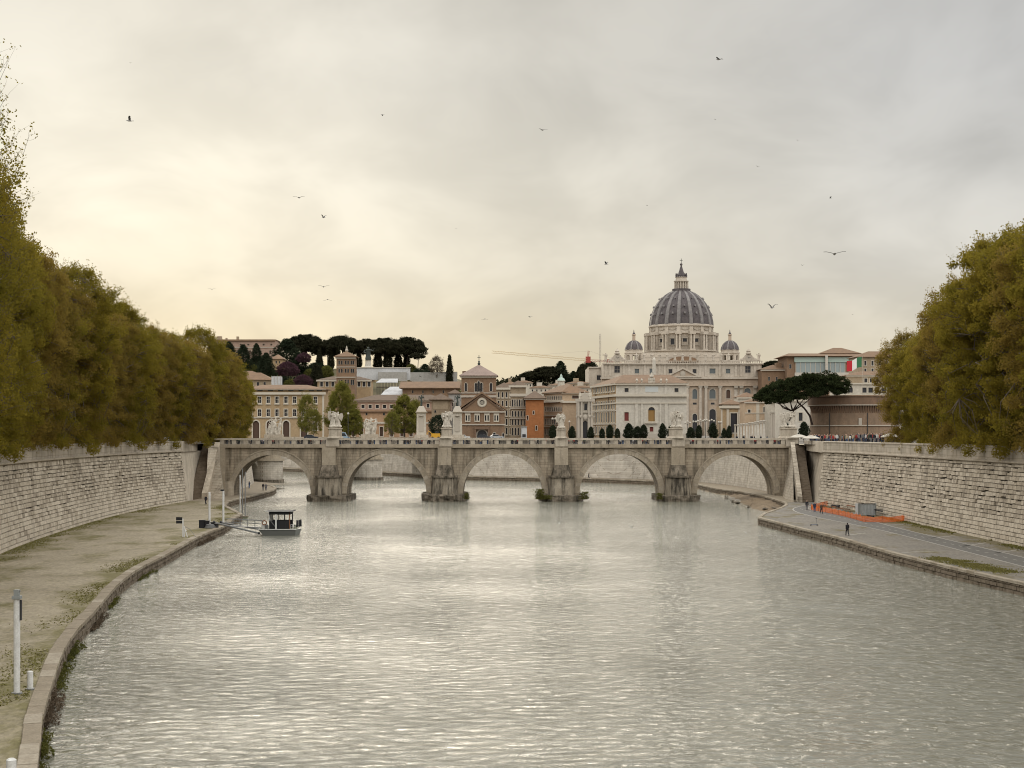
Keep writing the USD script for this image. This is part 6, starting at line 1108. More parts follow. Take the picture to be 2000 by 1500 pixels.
b.part('drum', MB().lathe([(2.0, ZS), (2.0, Z(745, 840)), (2.4, Z(744.6, 840)), (2.4, Z(743.4, 840))], 8, c0), 'plaster_pale'); b.part('cupola', MB().lathe([(2.3, Z(743.4, 840)), (1.9, Z(740, 840)), (0.8, Z(737, 840)), (0.6, Z(733, 840)), (0.1, Z(730, 840))], 12, c0), 'sea_green_metal', smooth=40)
# monument on the hill
b = Thing('hill_monument', 'statue with raised arm on a white pedestal and ochre base before the pines', 'statue', (X(718, 905), 905, Z(745, 905))); f = Face(b, 704, 905, 732, 905); c0 = (X(718.5, 905), 907.0, 0)
f.wall(724, 'plaster_ochre', [(c - 3, c + 3, 730, 740, 'arch bare') for c in (711, 718, 725)], depth=8, zb=Z(746, 905), name='base'); b.part('base_cap', f.box(-0.5, f.L + .5, -0.5, 8, f.z(724), f.z(722.4)), 'trim_pale'); b.part('pedestal', MB().lathe([(3.0, Z(722.4, 905)), (2.6, Z(717, 905)), (2.0, Z(715, 905)), (1.7, Z(704, 905)), (2.2, Z(703, 905))], 8, c0), 'plaster_white')
v, fc = figure_mb(8.2, 7).get(); b.part('figure', (v * [1.25, 1.25, 1] + np.array([c0[0], c0[1], Z(703, 905)]), fc), 'bronze', smooth=50)
# tower crane
plain('crane_red', (0.30, 0.05, 0.04), 0.6); plain('crane_yellow', (0.58, 0.42, 0.22), 0.6); plain('crane_grey', (0.40, 0.36, 0.31), 0.6)
b = Thing('tower_crane', 'tower crane with long pale lattice jib and red cab left of the basilica', 'crane', (X(1172, 1420), 1420, ZS)); D = 1420
def lattice(a, c, w, n, th, mb=None):
    mb = mb or MB(); a, c = np.array(a, float), np.array(c, float); d = (c - a) / np.linalg.norm(c - a); u = np.cross(d, [0, 1, 0]) if abs(d[1]) < 0.9 else np.array([1, 0, 0]); u /= np.linalg.norm(u); v = np.cross(d, u); q_ = [a + s1 * u * w / 2 + s2 * v * w / 2 for s1, s2 in ((-1, -1), (1, -1), (1, 1), (-1, 1))]
    for p in q_: mb.tube([p, p + (c - a)], th, 4)
    for i in range(n):
        for j in range(4):
            p, p2 = q_[j] + (c - a) * i / n, q_[(j + 1) % 4] + (c - a) * (i + 1) / n; mb.tube([p, p2], th * 0.6, 3)
    return mb
b.part('mast', lattice((X(1172, D), D, Z(720, D)), (X(1172, D), D, Z(652, D)), 1.6, 20, 0.13), 'crane_grey'); b.part('mast_foot', lattice((X(1172, D), D, ZS), (X(1172, D), D, Z(720, D)), 1.6, 20, 0.13), 'crane_grey')
tip, root, tail = np.array([X(963, D), D - 60, Z(692, D)]), np.array([X(1148, D), D - 6, Z(702, D)]), np.array([X(1216, D), D + 12, Z(705, D)])
b.part('jib', lattice(tip + [0, 0, -1], root + [0, 0, -1], 2.0, 40, 0.10), 'crane_yellow'); b.part('counter_jib', lattice(root + [0, 0, -1.5], tail, 1.8, 12, 0.12), 'crane_red')
b.part('cab', MB().box(root[0] - 2.4, root[0] + 2.4, root[1] - 2, root[1] + 2, root[2] - 3.5, root[2] + 2.4), 'crane_red'); b.part('counterweight', MB().box(X(1190, D) - 2, X(1197, D) + 1.5, D + 7, D + 11, Z(707, D), Z(701, D)), 'crane_red'); b.part('apex', lattice(root + [0, 0, 2], root + [0.5, 0, 8], 1.2, 4, 0.14), 'crane_red')
b.part('tie_bar', MB().tube([root + [0.5, 0, 8], (tip + root) / 2 + [0, 0, 0.3]], 0.08, 3).tube([root + [0.5, 0, 8], tail], 0.08, 3), 'crane_grey')
# young trees before the left buildings
sp = [tree_thing('street_tree', None, 'tree', *broadleaf(61, 20, 7.0, 230, 95, 0.34, trunk_r=0.35, low=0.16), 'bark', 'spring_leaf'), tree_thing('street_tree', None, 'tree', *broadleaf(62, 18, 6.5, 170, 48, 0.30, trunk_r=0.28, low=0.2, twig=1.6), 'bark', 'spring_leaf')]
for k, px, pt, hw, D, lab in ((0, 667, 752, 33, 565, 'full light green tree covering the right corner of the ochre palazzo'), (1, 598, 772, 21, 560, 'thin leafed young tree before the ochre palazzo windows'), (0, 790, 776, 30, 570, 'light green tree before the orange building left of the columns'), (1, 812, 782, 17, 575, 'smaller light tree touching the left bridge column'), (0, 690, 800, 22, 560, 'low light green tree at the foot of the fuller one'), (1, 612, 800, 20, 555, 'low yellowish tree below the thin young tree'), (1, 765, 806, 18, 560, 'low light tree left of the orange building door')):
    Hh = Z(pt, D) - ZS; b_ = (20, 7.0) if k == 0 else (18, 6.5); sp[k].place((X(px, D), D, ZS), px % 6, (hw / F * D / b_[1], hw / F * D / b_[1], Hh / b_[0]), lab, 'light green trees before the left buildings')
b = Thing('dark_street_tree', 'reddish dark tree between the two columns', 'tree', (X(857, 555), 555, ZS)); w_, l_ = crown_tree(64, 9, 4.2, 3500, 0.35, BUSH, low=0.2)
for nm, m_, mt in (('trunk', w_, 'bark'), ('crown', l_, 'conifer_needles')): v, fc = m_.get(); b.part(nm, (v + np.array([X(857, 555), 555, ZS]), fc), mt)
# clipped dark trees along the far street behind the bridge
oak = Thing('clipped_tree', None, 'tree'); w_, l_ = crown_tree(46, 4.4, 1.15, 3600, 0.19, [(0, 0.5), (0.2, 0.95), (0.6, 1.0), (0.85, 0.7), (1, 0.15)], low=0.22, trunk_r=0.09, jag=0.6, lumps=4, shell=0.4); oak.part('trunk', w_, 'bark'); oak.part('crown', l_, 'conifer_needles')
names = ['left of the third angel', 'right of the third angel', 'before the curved palace end', 'before the ornate church front', 'before the ochre side wing', 'short, at the corner of the white palace', 'broad, left of the arched window', 'middle of three under the arched window', 'right of three under the arched window', 'left of the fourth angel', 'thin, touching the fourth angel', 'round, just right of the fourth angel', 'brownish, between lamp posts', 'broad, before the tall dark doorway', 'left of the white lamp columns', 'slim, at the first white lamp column', 'left behind the fifth angel', 'right behind the fifth angel']
for (px, pt, w), nm in zip(((1080, 832, 7), (1117.5, 834, 6.5), (1154, 835, 6), (1176, 838, 5), (1191, 831, 6.5), (1206, 838, 5), (1228, 829, 9), (1245, 834, 8), (1257, 831, 7), (1294, 829, 7), (1309, 833, 5), (1349, 836, 8), (1365, 832, 6), (1393, 828, 8), (1414, 838, 5), (1424, 833, 5), (1533, 826, 9), (1570, 826, 9)), names):
    D = 362 + (px * 7) % 14; oak.place((X(px, D), D, ZS), px % 6, (w / F * D / 1.05, w / F * D / 1.05, (Z(pt, D) - ZS) / 4.3), 'clipped dark street tree ' + nm, 'clipped trees behind the bridge')

# ------------------------------------------------------------------ statues
def hull(spheres, n=14):
    return m3.Manifold.batch_hull([m3.Manifold.sphere(r_, n).translate(tuple(map(float, c))) for c, r_ in spheres])
def body(chains, edge=0.08, it=6):
    parts = []
    for ch in chains:
        for a, b_ in zip(ch[:-1], ch[1:]): parts.append(hull([a, b_]))
    m = m3.Manifold.batch_boolean(parts, m3.OpType.Add).refine_to_length(edge); q_ = m.to_mesh(); t = trimesh.Trimesh(q_.vert_properties[:, :3], q_.tri_verts, process=True)
    if it: trimesh.smoothing.filter_taubin(t, iterations=it)
    return t
def angel(seed):
    r = np.random.default_rng(seed); th = Thing('angel_statue', None, 'statue'); s = -1 if seed % 2 else 1
    rob = body([[((0, 0, 0.25), .52), ((0.05 * s, 0, 0.9), .44), ((0.10 * s, 0, 1.5), .36), ((0.02 * s, 0, 1.95), .30), ((-0.02 * s, 0, 2.35), .33)], [((0.25, .1, .2), .3), ((0.2, 0, 1.1), .25)], [((-.3, -.1, .2), .32), ((-.12, -.12, 1.2), .25)], [((0.1 * s, -.2, .4), .25), ((0.35 * s, -.25, 1.3), .14)],
                [((-.02 * s, 0, 2.5), .12), ((-.03 * s, -.02, 2.72), .13)], [((-.05 * s, -.03, 2.88), .19), ((-.05 * s, -.08, 2.84), .17)],
                [((.3 * s, 0, 2.42), .14), ((.46 * s, -.2, 2.05), .12), ((.30 * s, -.5, 2.3), .09)], [((-.3 * s, 0, 2.42), .14), ((-.5 * s, -.25, 1.95), .12), ((-.15 * s, -.5, 1.9), .09)]], 0.10, 4)
    v = np.array(rob.vertices); n = meshkit.fbm(np.stack([v[:, 0] * 5, v[:, 1] * 5, v[:, 2] * 1.1], 1) + seed, 3, seed) - .5; rob.vertices = v + rob.vertex_normals * (n * .30 * np.clip((2.3 - v[:, 2]) / 1.2, 0, 1))[:, None]
    th.part('figure', MB().mesh(rob), 'marble_statue', smooth=60)
    for sd in (-1, 1):
        up = 1.0 if sd == s else 0.9; w = hull([((sd * .14, .26, 2.25), .10), ((sd * .55, .36, 2.95 * up), .09), ((sd * .86, .42, 2.98 * up), .06), ((sd * 1.0, .46, 2.2), .05), ((sd * .72, .44, 1.15), .04), ((sd * .25, .34, 1.7), .07)], 10).refine_to_length(0.12).to_mesh(); w = trimesh.Trimesh(w.vert_properties[:, :3], w.tri_verts); q2 = np.array(w.vertices); w.vertices = q2 + w.vertex_normals * (0.03 * np.sin(q2[:, :1] * 22 + q2[:, 2:] * 6))
        th.part('wing', MB().mesh(w), 'marble_statue', smooth=60)
    rock = trimesh.creation.icosphere(3); q_ = rock.vertices; rock.vertices = q_ * [0.80, 0.70, 0.40] * (1 + 0.5 * (meshkit.fbm(q_ * 2 + seed, 3, seed) - .5))[:, None]; th.part('rock', MB().mesh(rock), 'marble_statue', smooth=50)
    th.part('pedestal', MB().prism([(-.78, -.75), (.78, -.75), (.78, .75), (-.78, .75)], -1.95, -0.5).prism([(-1.15, -1.0), (1.15, -1.0), (1.15, 1.0), (-1.15, 1.0)], -2.35, -1.95, [(-.82, -.8), (.82, -.8), (.82, .8), (-.82, .8)]).box(-.9, .9, -.86, .86, -.5, -.28), 'coping_stone')
    if seed % 3 == 0: th.part('carried_cross', MB().obox((.55 * s, -.42, 2.5), (.12, .12, 2.2), 0, .1).obox((.55 * s, -.42, 3.0), (.8, .1, .12)), 'marble_statue')
    return th
A_ = [angel(3), angel(4), angel(5)]
zb_ = ztop + 0.02 + 2.35
order = ['leftmost', 'second', 'third', 'fourth', 'rightmost']
for i, px in enumerate(FIG):
    D_ = DB + 0.05; hs = (1.12 if i != 2 else 1.02); A_[i % 3].place((X(px, D_), D_ + 0.02, zb_ - 2.35 + 2.35 * hs), [0.15, -0.1, 0.2, -0.25, 0.1][i], hs, f'white marble angel statue on the near parapet, {order[i]} of the five', 'angel statues on the near bridge parapet')
    D_ = DB + DEP; A_[(i + 1) % 3].place((X(px, DB) * 1.0, D_, zb_ - 2.35 + 2.35 * hs), PI + [0.2, 0.1, -0.2, 0.3, 0][i], hs, f'white marble angel statue on the far parapet, {order[i]} of the five, seen from behind', 'angel statues on the far bridge parapet')
# second bridge seen through the arches
b = Thing('second_bridge', 'lower stone bridge with massive rounded piers seen through the left arches', 'bridge', (-61, 463, 0))
P0, P1 = np.array([-94.0, 437.0]), np.array([-20.0, 496.0]); e = (P1 - P0) / np.linalg.norm(P1 - P0); n_ = np.array([-e[1], e[0]]); Lb = np.linalg.norm(P1 - P0)
uu = lambda px: float(((k := (px - 1000) / F) * P0[1] - P0[0]) / (e[0] - k * e[1]))
c1, c2 = uu(524), uu(719); body2 = sg.box(-12, -1, Lb + 6, 11.6)
for a_, b_ in ((c1 - 28, c1 - 3.4), (c1 + 3.4, c2 - 3.4), (c2 + 3.4, c2 + 27)):
    m = (a_ + b_) / 2; R_ = (b_ - a_) / 2; body2 = body2.difference(sg.Polygon([(b_, -2)] + [(m + R_ * math.cos(t), 3.4 + 6.2 * math.sin(t)) for t in np.linspace(0, PI, 25)] + [(a_, -2)]))
b.part('arched_wall', MB().poly(body2, (P0[0], P0[1], 0), e, 14), 'far_bank')
for c in (c1, c2):
    o = P0 + e * c - n_ * 2.0; mb = MB(); q_ = [tuple(o + e * 3.6 * math.cos(t) + n_ * (3.2 * math.sin(t))) for t in np.linspace(PI, 2 * PI, 13)] + [tuple(o + e * 3.6 + n_ * 4), tuple(o - e * 3.6 + n_ * 4)]
    b.part('pier_nose', MB().prism(q_, -0.5, 6.6), 'far_bank'); q2 = [tuple(np.array(p) + (np.array(p) - o) * 0.12) for p in q_]; b.part('pier_cap', MB().prism(q2, 6.6, 7.3), 'travertine'); b.part('pier_foot', MB().prism(q2, -0.5, 0.9), 'pier_dark')
    b.part('pier_top', MB().prism([tuple(np.array(p) * 0.85 + o * 0.15) for p in q_], 7.3, 12.4), 'travertine')
b.part('parapet', MB().prism([tuple(P0 + e * s_ + n_ * t_) for s_, t_ in ((-12, -.4), (Lb + 6, -.4), (Lb + 6, .3), (-12, .3))], 11.6, 13.3), 'coping_stone')
b.part('far_parapet', MB().prism([tuple(P0 + e * s_ + n_ * t_) for s_, t_ in ((-12, 13.7), (Lb + 6, 13.7), (Lb + 6, 14.4), (-12, 14.4))], 11.6, 13.3), 'coping_stone')
def group_statue(px, D, ptop, w, lab, seed):
    th = Thing('sculpture_group', lab, 'statue', (X(px, D), D, 12.4)); r = np.random.default_rng(seed); o = np.array([X(px, D), D, 12.4]); Hh = Z(ptop, D) - 12.4
    th.part('pedestal', MB().box(o[0] - w * .55, o[0] + w * .55, D - 1.6, D + 1.6, 12.4, 12.4 + Hh * .30), 'coping_stone'); ch = []
    for k in range(6):
        a = np.array([r.uniform(-.35, .35) * w, r.uniform(-.8, .8), Hh * .30]); t_ = a + [r.normal(0, .12 * w), r.normal(0, .3), Hh * r.uniform(.28, .50)]; ch.append([(a, .10 * w + .25), ((a + t_) / 2, .09 * w + .22), (t_, .07 * w + .15)]); hd = t_ + [r.normal(0, .1), -.1, .75]; ch.append([(t_, .2), (hd, .3)])
        e_ = t_ + [r.choice([-1, 1]) * r.uniform(.5, 1.0), r.normal(0, .3), r.uniform(-.5, .7)]; ch.append([(t_ - [0, 0, .2], .2), (e_, .12)])
    top = np.array([0.1 * w, 0, Hh * .86]); ch += [[((0, 0, Hh * .4), .5), ((0, 0, Hh * .7), .42), (top, .3)], [(top, .25), (top + [0, 0, .75], .3)], [(top, .2), (top + [-.32 * w, 0, .4], .22), (top + [-.42 * w, 0, -1.0], .1)], [(top, .2), (top + [.32 * w, 0, .55], .22), (top + [.40 * w, .1, -.8], .1)]]
    m = body([[(np.array(c), rr) for c, rr in cc] for cc in ch], 0.25, 3); v = np.array(m.vertices); m.vertices = v + m.vertex_normals * (meshkit.fbm(v * 1.8 + seed, 3, seed) - .5)[:, None] * .45
    th.part('figures', MB().add(np.array(m.vertices) + o, m.faces), 'marble_statue', smooth=60)
pc1, pc2 = P0 + e * c1 - n_ * 1.0, P0 + e * c2 - n_ * 1.0
group_statue(535, 460, 815, 5.2, 'bulky weathered sculpture group left of the first angel', 3); group_statue(722, 478, 815, 5.0, 'winged sculpture group between the first and second angels', 8)
for px, D, lab in ((823, 508, 'left one of two tall pedestal columns topped by a dark winged figure'), (893.5, 512, 'right one of two tall pedestal columns topped by a dark winged figure')):
    th = Thing('victory_column', lab, 'column', (X(px, D), D, ZS)); x = X(px, D); sq = lambda w, z0, z1, w1=None: MB().prism([(x - w, D - w), (x + w, D - w), (x + w, D + w), (x - w, D + w)], z0, z1, None if w1 is None else [(x - w1, D - w1), (x + w1, D - w1), (x + w1, D + w1), (x - w1, D + w1)])
    th.part('plinth', sq(2.6, ZS, Z(849, D), 2.2), 'coping_stone'); th.part('shaft', sq(1.6, Z(849, D), Z(807, D), 1.5), 'plaster_pale'); th.part('shaft_panel', MB().box(x - .8, x + .8, D - 1.70, D - 1.50, Z(843, D), Z(818, D)), 'trim_grey'); th.part('cornice', sq(1.7, Z(807, D), Z(804.5, D), 2.2), 'trim_pale'); th.part('cap', sq(1.75, Z(804.5, D), Z(793, D), 0.75), 'trim_grey'); th.part('wreath', MB().lathe([(.75, 0), (.95, .15), (.75, .3)], 12, (x, D - 1.55, Z(813, D))), 'trim_grey')
    fb = body([[((0, 0, .2), .35), ((.05, 0, 1.2), .33), ((0, 0, 2.2), .28), ((0, 0, 2.8), .3)], [((0, 0, 2.95), .14), ((0, 0, 3.45), .24)], [((.25, 0, 2.7), .16), ((.55, -.1, 3.4), .1), ((.5, -.1, 4.1), .08)], [((-.25, 0, 2.7), .15), ((-.6, -.3, 2.2), .1)], [((-.2, .25, 2.6), .15), ((-.8, .5, 3.3), .14), ((-.95, .55, 1.9), .07)], [((.2, .25, 2.6), .15), ((.75, .5, 3.1), .14), ((.9, .55, 1.8), .07)]], .14, 3)
    th.part('winged_figure', MB().add(np.array(fb.vertices) * 1.05 + [x, D, Z(793, D)], fb.faces), 'bronze', smooth=60)
leaf('quay_grass_blade', (0.24, 0.215, 0.085), (0.17, 0.16, 0.05), (0.30, 0.25, 0.13), trans=0.2, scale=0.4)
# ------------------------------------------------------------------ people
CL = {'dark': (0.02, 0.02, 0.025), 'navy': (0.03, 0.04, 0.07), 'grey': (0.16, 0.16, 0.165), 'red': (0.30, 0.035, 0.03), 'beige': (0.38, 0.31, 0.22), 'white': (0.55, 0.54, 0.51), 'blue': (0.07, 0.11, 0.20), 'brown': (0.10, 0.065, 0.045), 'green': (0.06, 0.075, 0.05)}
for k, c in CL.items(): plain('cloth_' + k, c, 0.9)
plain('skin', (0.42, 0.26, 0.18), 0.6); plain('hair_dark', (0.02, 0.015, 0.012), 0.7)
def person(pose, jacket, trousers):
    """A figure 1.74 m tall facing +y; the body is one surface, clothes and hair fit over it."""
    th = Thing('person', None, 'person'); st = 0.26 if pose == 'walk' else 0.05
    hipz, kn = 0.90, 0.48; L, R_ = -1, 1
    foot = {L: (-.10, st, 0.06), R_: (.10, -st, 0.06)}; knee = {L: (-.10, st * .62 + .03, kn), R_: (.10, -st * .25 + .03, kn)}; hip = {L: (-.095, 0, hipz), R_: (.095, 0, hipz)}
    arm = {}
    for s in (L, R_):
        sw = -s * st * .8 * s * (1 if s == R_ else -1)
        arm[s] = [(s * .19, 0, 1.42), (s * .245, -.03 - (st * .3 if s == L else -st * .3), 1.14), (s * .23, .06 + (-st * .5 if s == L else st * .6), .90)]
    if pose == 'bag': arm[R_] = [(.19, 0, 1.42), (.25, .02, 1.15), (.10, .20, 1.10)]
    ch = [[((0, 0, .98), .12), ((0, -.01, 1.2), .125), ((0, 0, 1.38), .12)], [((0, 0, 1.42), .06), ((0, .015, 1.53), .055)], [((0, .015, 1.60), .088), ((0, .025, 1.645), .092)], [((0, .085, 1.585), .03), ((0, .03, 1.56), .06)], [((0, .112, 1.605), .016), ((0, .09, 1.63), .014)], [((-.09, .0, 1.61), .02), ((.09, 0, 1.61), .02)]]
    for s in (L, R_):
        ch += [[(hip[s], .085), (knee[s], .056), ((foot[s][0], foot[s][1] - .02, .10), .042)], [((foot[s][0], foot[s][1] - .04, .045), .042), ((foot[s][0], foot[s][1] + .14, .035), .034)]]
        a, b_, c = arm[s]; ch += [[(a, .055), (b_, .043), (c, .03)], [(c, .032), ((c[0], c[1] + .02, c[2] - .08), .03)]]
        for fi in range(4): ch += [[((c[0] - .02 + fi * .013, c[1] + .03, c[2] - .09), .010), ((c[0] - .02 + fi * .013, c[1] + .05, c[2] - .155 + abs(fi - 1.5) * .008), .008)]]
        ch += [[((c[0], c[1] + .05, c[2] - .05), .011), ((c[0], c[1] + .08, c[2] - .10), .009)]]
    th.part('body', MB().mesh(body(ch, 0.05, 2)), 'skin', smooth=60)
    jk = [[((0, 0, .93), .155), ((0, -.01, 1.15), .158), ((0, 0, 1.36), .15), ((0, 0, 1.42), .11)], [((-.17, 0, 1.40), .075), ((.17, 0, 1.40), .075)]]
    for s in (L, R_): a, b_, c = arm[s]; jk += [[(a, .078), (b_, .062), ((c[0], c[1], c[2] + .02), .048)]]
    th.part('jacket', MB().mesh(body(jk, 0.06, 2)), 'cloth_' + jacket, smooth=60)
    tr = []
    for s in (L, R_): tr += [[(hip[s], .112), (knee[s], .078), ((foot[s][0], foot[s][1] - .02, .12), .062)]]
    tr += [[((-.06, 0, .93), .12), ((.06, 0, .93), .12)]]
    th.part('trousers', MB().mesh(body(tr, 0.06, 2)), 'cloth_' + trousers, smooth=60)
    th.part('hair', MB().mesh(body([[((0, -.01, 1.645), .10), ((0, -.035, 1.60), .085)]], 0.04, 1)), 'hair_dark', smooth=60)
    for s in (L, R_): th.part('shoe', MB().mesh(body([[((foot[s][0], foot[s][1] - .04, .055), .052), ((foot[s][0], foot[s][1] + .14, .042), .042)]], 0.05, 1)), 'cloth_dark', smooth=60)
    return th
PP = [person('walk', 'dark', 'dark'), person('stand', 'navy', 'blue'), person('walk', 'grey', 'navy'), person('stand', 'red', 'dark'), person('stand', 'beige', 'blue'), person('bag', 'white', 'navy'), person('walk', 'brown', 'dark'), person('stand', 'dark', 'grey'), person('stand', 'green', 'dark')]
DES = ['dark clothes', 'a navy jacket', 'a grey jacket', 'a red jacket', 'a beige jacket', 'a white top', 'a brown jacket', 'a dark jacket and grey trousers', 'a green jacket']
def walker(k, px, py, label, rz=0.0, z=ZQ): p = ground_at(px, py, z); PP[k].place(p, rz, 1.0, label)
walker(0, 1655, 1046, 'person in dark clothes walking alone on the bike path toward the bridge', 0.2)
walker(0, 402, 985, 'person in dark clothes walking on the left quay near the foot of the stairs', 2.6)
walker(1, 487, 953.5, 'lone dark person standing under the leftmost bridge arch', 1.0)
walker(7, 514, 957.5, 'left person of the pair strolling on the quay tip under the first arch', 2.9)
walker(2, 519.5, 958, 'right person of the pair strolling on the quay tip under the first arch', 3.1)
walker(7, 1576, 996, 'person in dark clothes at the foot of the narrow right stairs', 3.0)
walker(1, 1591, 1000.5, 'person in a navy jacket beside the left end of the orange netting', 2.8)
walker(6, 1604, 1003, 'person in brown walking in front of the orange netting', 3.3)
walker(0, 1150, 934.5, 'tiny dark person on the far quay seen through the fourth arch', 1.5, ZQ)
r = np.random.default_rng(77)
for k in range(190):                                    # people crossing the bridge
    px = r.uniform(440, 1540); D = DB + r.uniform(0.9, DEP - 0.9); i = int(r.choice([0, 0, 7, 1, 2, 6, 3, 4, 5, 8])); s_ = r.uniform(0.92, 1.05)
    PP[i].place((X(px, DB + 4), D, zt + 0.45), r.choice([PI / 2, -PI / 2, 0, PI]) + r.normal(0, .3), s_, f'pedestrian in {DES[i]} on the bridge deck behind the balustrade', f'people in {DES[i]} on the bridge')
for k in range(95):                                     # the crowd along the right embankment
    u_ = r.random(); px = 1572 + 185 * u_; D = 318 - 60 * u_ + r.uniform(0, 7); i = int(r.choice([0, 0, 7, 1, 2, 6, 3, 4, 5, 8, 5, 3])); x = max(X(px, D), 62.6 + (0.8 if D < 285 else 2.0))
    PP[i].place((x + r.uniform(0, 1.5), D, ZS + 0.02 + (0.55 if D < 290 else 0.35)), r.uniform(0, 6.28), r.uniform(0.95, 1.06), f'person in {DES[i]} in the crowd behind the right embankment parapet', f'people in {DES[i]} on the right embankment')
for k in range(46):                                     # and on the street beyond the bridge
    px = r.uniform(560, 1500); D = r.uniform(345, 420); i = int(r.choice([0, 7, 1, 2, 6, 3, 4]))
    PP[i].place((X(px, D), D, ZS) if D > 480 or px > 1400 else (X(px, 338.9), DB + DEP - 0.9, zt + 0.45), r.uniform(0, 6.28), 1.0, f'pedestrian in {DES[i]} at the far parapet of the bridge', f'people in {DES[i]} at the far parapet')

# ------------------------------------------------------------------ the moored hut boat and its gangway
plain('white_paint', (0.66, 0.65, 0.62), 0.5); plain('grey_paint', (0.24, 0.25, 0.24), 0.5); plain('tarp_dark', (0.018, 0.018, 0.02), 0.7); plain('steel', (0.17, 0.17, 0.165), 0.5, 0.4); plain('hull_grey', (0.15, 0.155, 0.14), 0.5); plain('rust', (0.22, 0.10, 0.05), 0.8)
worn('pole_white', (0.66, 0.655, 0.63), (0.56, 0.55, 0.52), 1.5, dark=(0.36, 0.33, 0.29), streak=0.5, bump=0.1)
worn('deck_green', (0.16, 0.17, 0.10), (0.22, 0.22, 0.16), 2.0, bump=0.2); worn('old_wood', (0.24, 0.185, 0.13), (0.16, 0.12, 0.085), 3.0, bump=0.3)
Db = 217.0; px_m = F / Db
bt = Thing('hut_boat', 'small grey pontoon boat with a black roofed hut moored by the left quay', 'boat', (X(545, Db), Db, 0)); bx = lambda p: X(p, Db); bz = lambda p: Z(p, Db)
x0_, x1_ = bx(505), bx(583); y0_, y1_ = Db - 0.2, Db + 3.6
bt.part('hull', MB().loft([np.array([(x0_ + .9, y0_ + .3, -.3), (x1_ - .5, y0_ + .3, -.3), (x1_ - .2, (y0_ + y1_) / 2, -.3), (x1_ - .5, y1_ - .3, -.3), (x0_ + .9, y1_ - .3, -.3), (x0_ + .5, (y0_ + y1_) / 2, -.3)]), np.array([(x0_, y0_, bz(1034)), (x1_ - .4, y0_, bz(1034)), (x1_ + .2, (y0_ + y1_) / 2, bz(1034)), (x1_ - .4, y1_, bz(1034)), (x0_, y1_, bz(1034)), (x0_ - .3, (y0_ + y1_) / 2, bz(1034))])]), 'hull_grey')
bt.part('rub_rail', MB().box(x0_ - .05, x1_ - .35, y0_ - .06, y0_ + .02, bz(1034.6), bz(1033.2)), 'white_paint'); zd_ = bz(1034); bt.part('deck', MB().box(x0_ + .05, x1_ - .45, y0_ + .05, y1_ - .05, zd_, zd_ + .06), 'deck_green')
hx0, hx1, hz1 = bx(525), bx(565.5), bz(998); hy0, hy1 = y0_ + .5, y1_ - .4
bt.part('roof', MB().box(hx0 - .55, hx1 + .45, hy0 - .3, hy1 + .3, hz1 - .10, hz1), 'tarp_dark'); bt.part('roof_edge', MB().box(hx0 - .57, hx1 + .47, hy0 - .34, hy0 - .302, hz1 - .07, hz1 + .01), 'white_paint'); bt.part('awning', MB().box(hx0, hx1, hy0 - .04, hy0, bz(1005.5), hz1 - .1), 'tarp_dark'); bt.part('side_awning', MB().box(hx1 - .03, hx1, hy0, hy1, bz(1005.5), hz1 - .1), 'tarp_dark'); bt.part('rear_awning', MB().box(hx0, hx1, hy1 - .04, hy1, bz(1004.5), hz1 - .1), 'tarp_dark')
bt.part('low_screen', MB().box(hx0, hx1, hy0 - .03, hy0 + .01, zd_ + .06, bz(1017)), 'tarp_dark'); bt.part('rear_screen', MB().box(hx0, hx1, hy1 - .03, hy1 + .01, zd_ + .06, bz(1017.5)), 'tarp_dark'); bt.part('end_wall', MB().box(hx0 - .05, hx0 + .04, hy0, hy1, zd_ + .06, hz1 - .1), 'white_paint')
for x, y, m_ in ((hx1 - .04, hy0 + .02, 'rust'), (hx1 - .04, hy1 - .02, 'tarp_dark'), ((hx0 + hx1) / 2 - .1, hy0, 'tarp_dark'), (hx0 + .75 * (hx1 - hx0), hy0, 'tarp_dark'), (hx0 + .05, hy1, 'tarp_dark'), ((hx0 + hx1) / 2 + .3, hy1, 'tarp_dark')): bt.part('post', MB().box(x - .06, x + .06, y - .06, y + .06, zd_ + .06, hz1 - .1), m_)
bt.part('white_post', MB().box(bx(539) - .11, bx(539) + .11, y0_ + .1, y0_ + .3, zd_, bz(1005)), 'white_paint'); bt.part('brace', MB().tube([(bx(526), y0_ + .2, bz(1014)), (bx(537.5), y0_ + .2, bz(1029))], .05, 5), 'steel')
rl = MB()
for x in np.linspace(hx1 + .2, x1_ - .5, 4): rl.tube([(x, y0_ + .12, zd_), (x, y0_ + .12, zd_ + .75)], .025, 5)
rl.tube([(hx1 + .2, y0_ + .12, zd_ + .75), (x1_ - .5, y0_ + .12, zd_ + .75)], .03, 5).tube([(hx1 + .2, y0_ + .12, zd_ + .4), (x1_ - .5, y0_ + .12, zd_ + .4)], .02, 5); bt.part('railing', rl, 'white_paint')
for p_ in (579.5, 582, 584): bt.part('fender', MB().lathe([(.05, 0), (.14, .1), (.14, .95), (.05, 1.1)], 8, (bx(p_), Db + .3 + (p_ - 579) * .3, bz(1030))), 'tarp_dark')
bt.part('bench', MB().box(hx1 + .2, x1_ - .7, y1_ - .7, y1_ - .3, zd_ + .06, zd_ + .5), 'deck_green'); bt.part('life_ring', MB().tube([(bx(516) + .32 * math.cos(a), hy0 - .1, bz(1021) + .32 * math.sin(a)) for a in np.linspace(0, 2 * PI, 15)], .08, 6), 'rust'); bt.part('barrel', MB().lathe([(.3, 0), (.33, .4), (.3, .85)], 10, (bx(513), y0_ + .9, zd_)), 'white_paint'); bt.part('winch', MB().lathe([(.25, 0), (.2, .5), (.28, .55), (.1, .7)], 8, (bx(520), y0_ + .8, zd_)), 'steel')
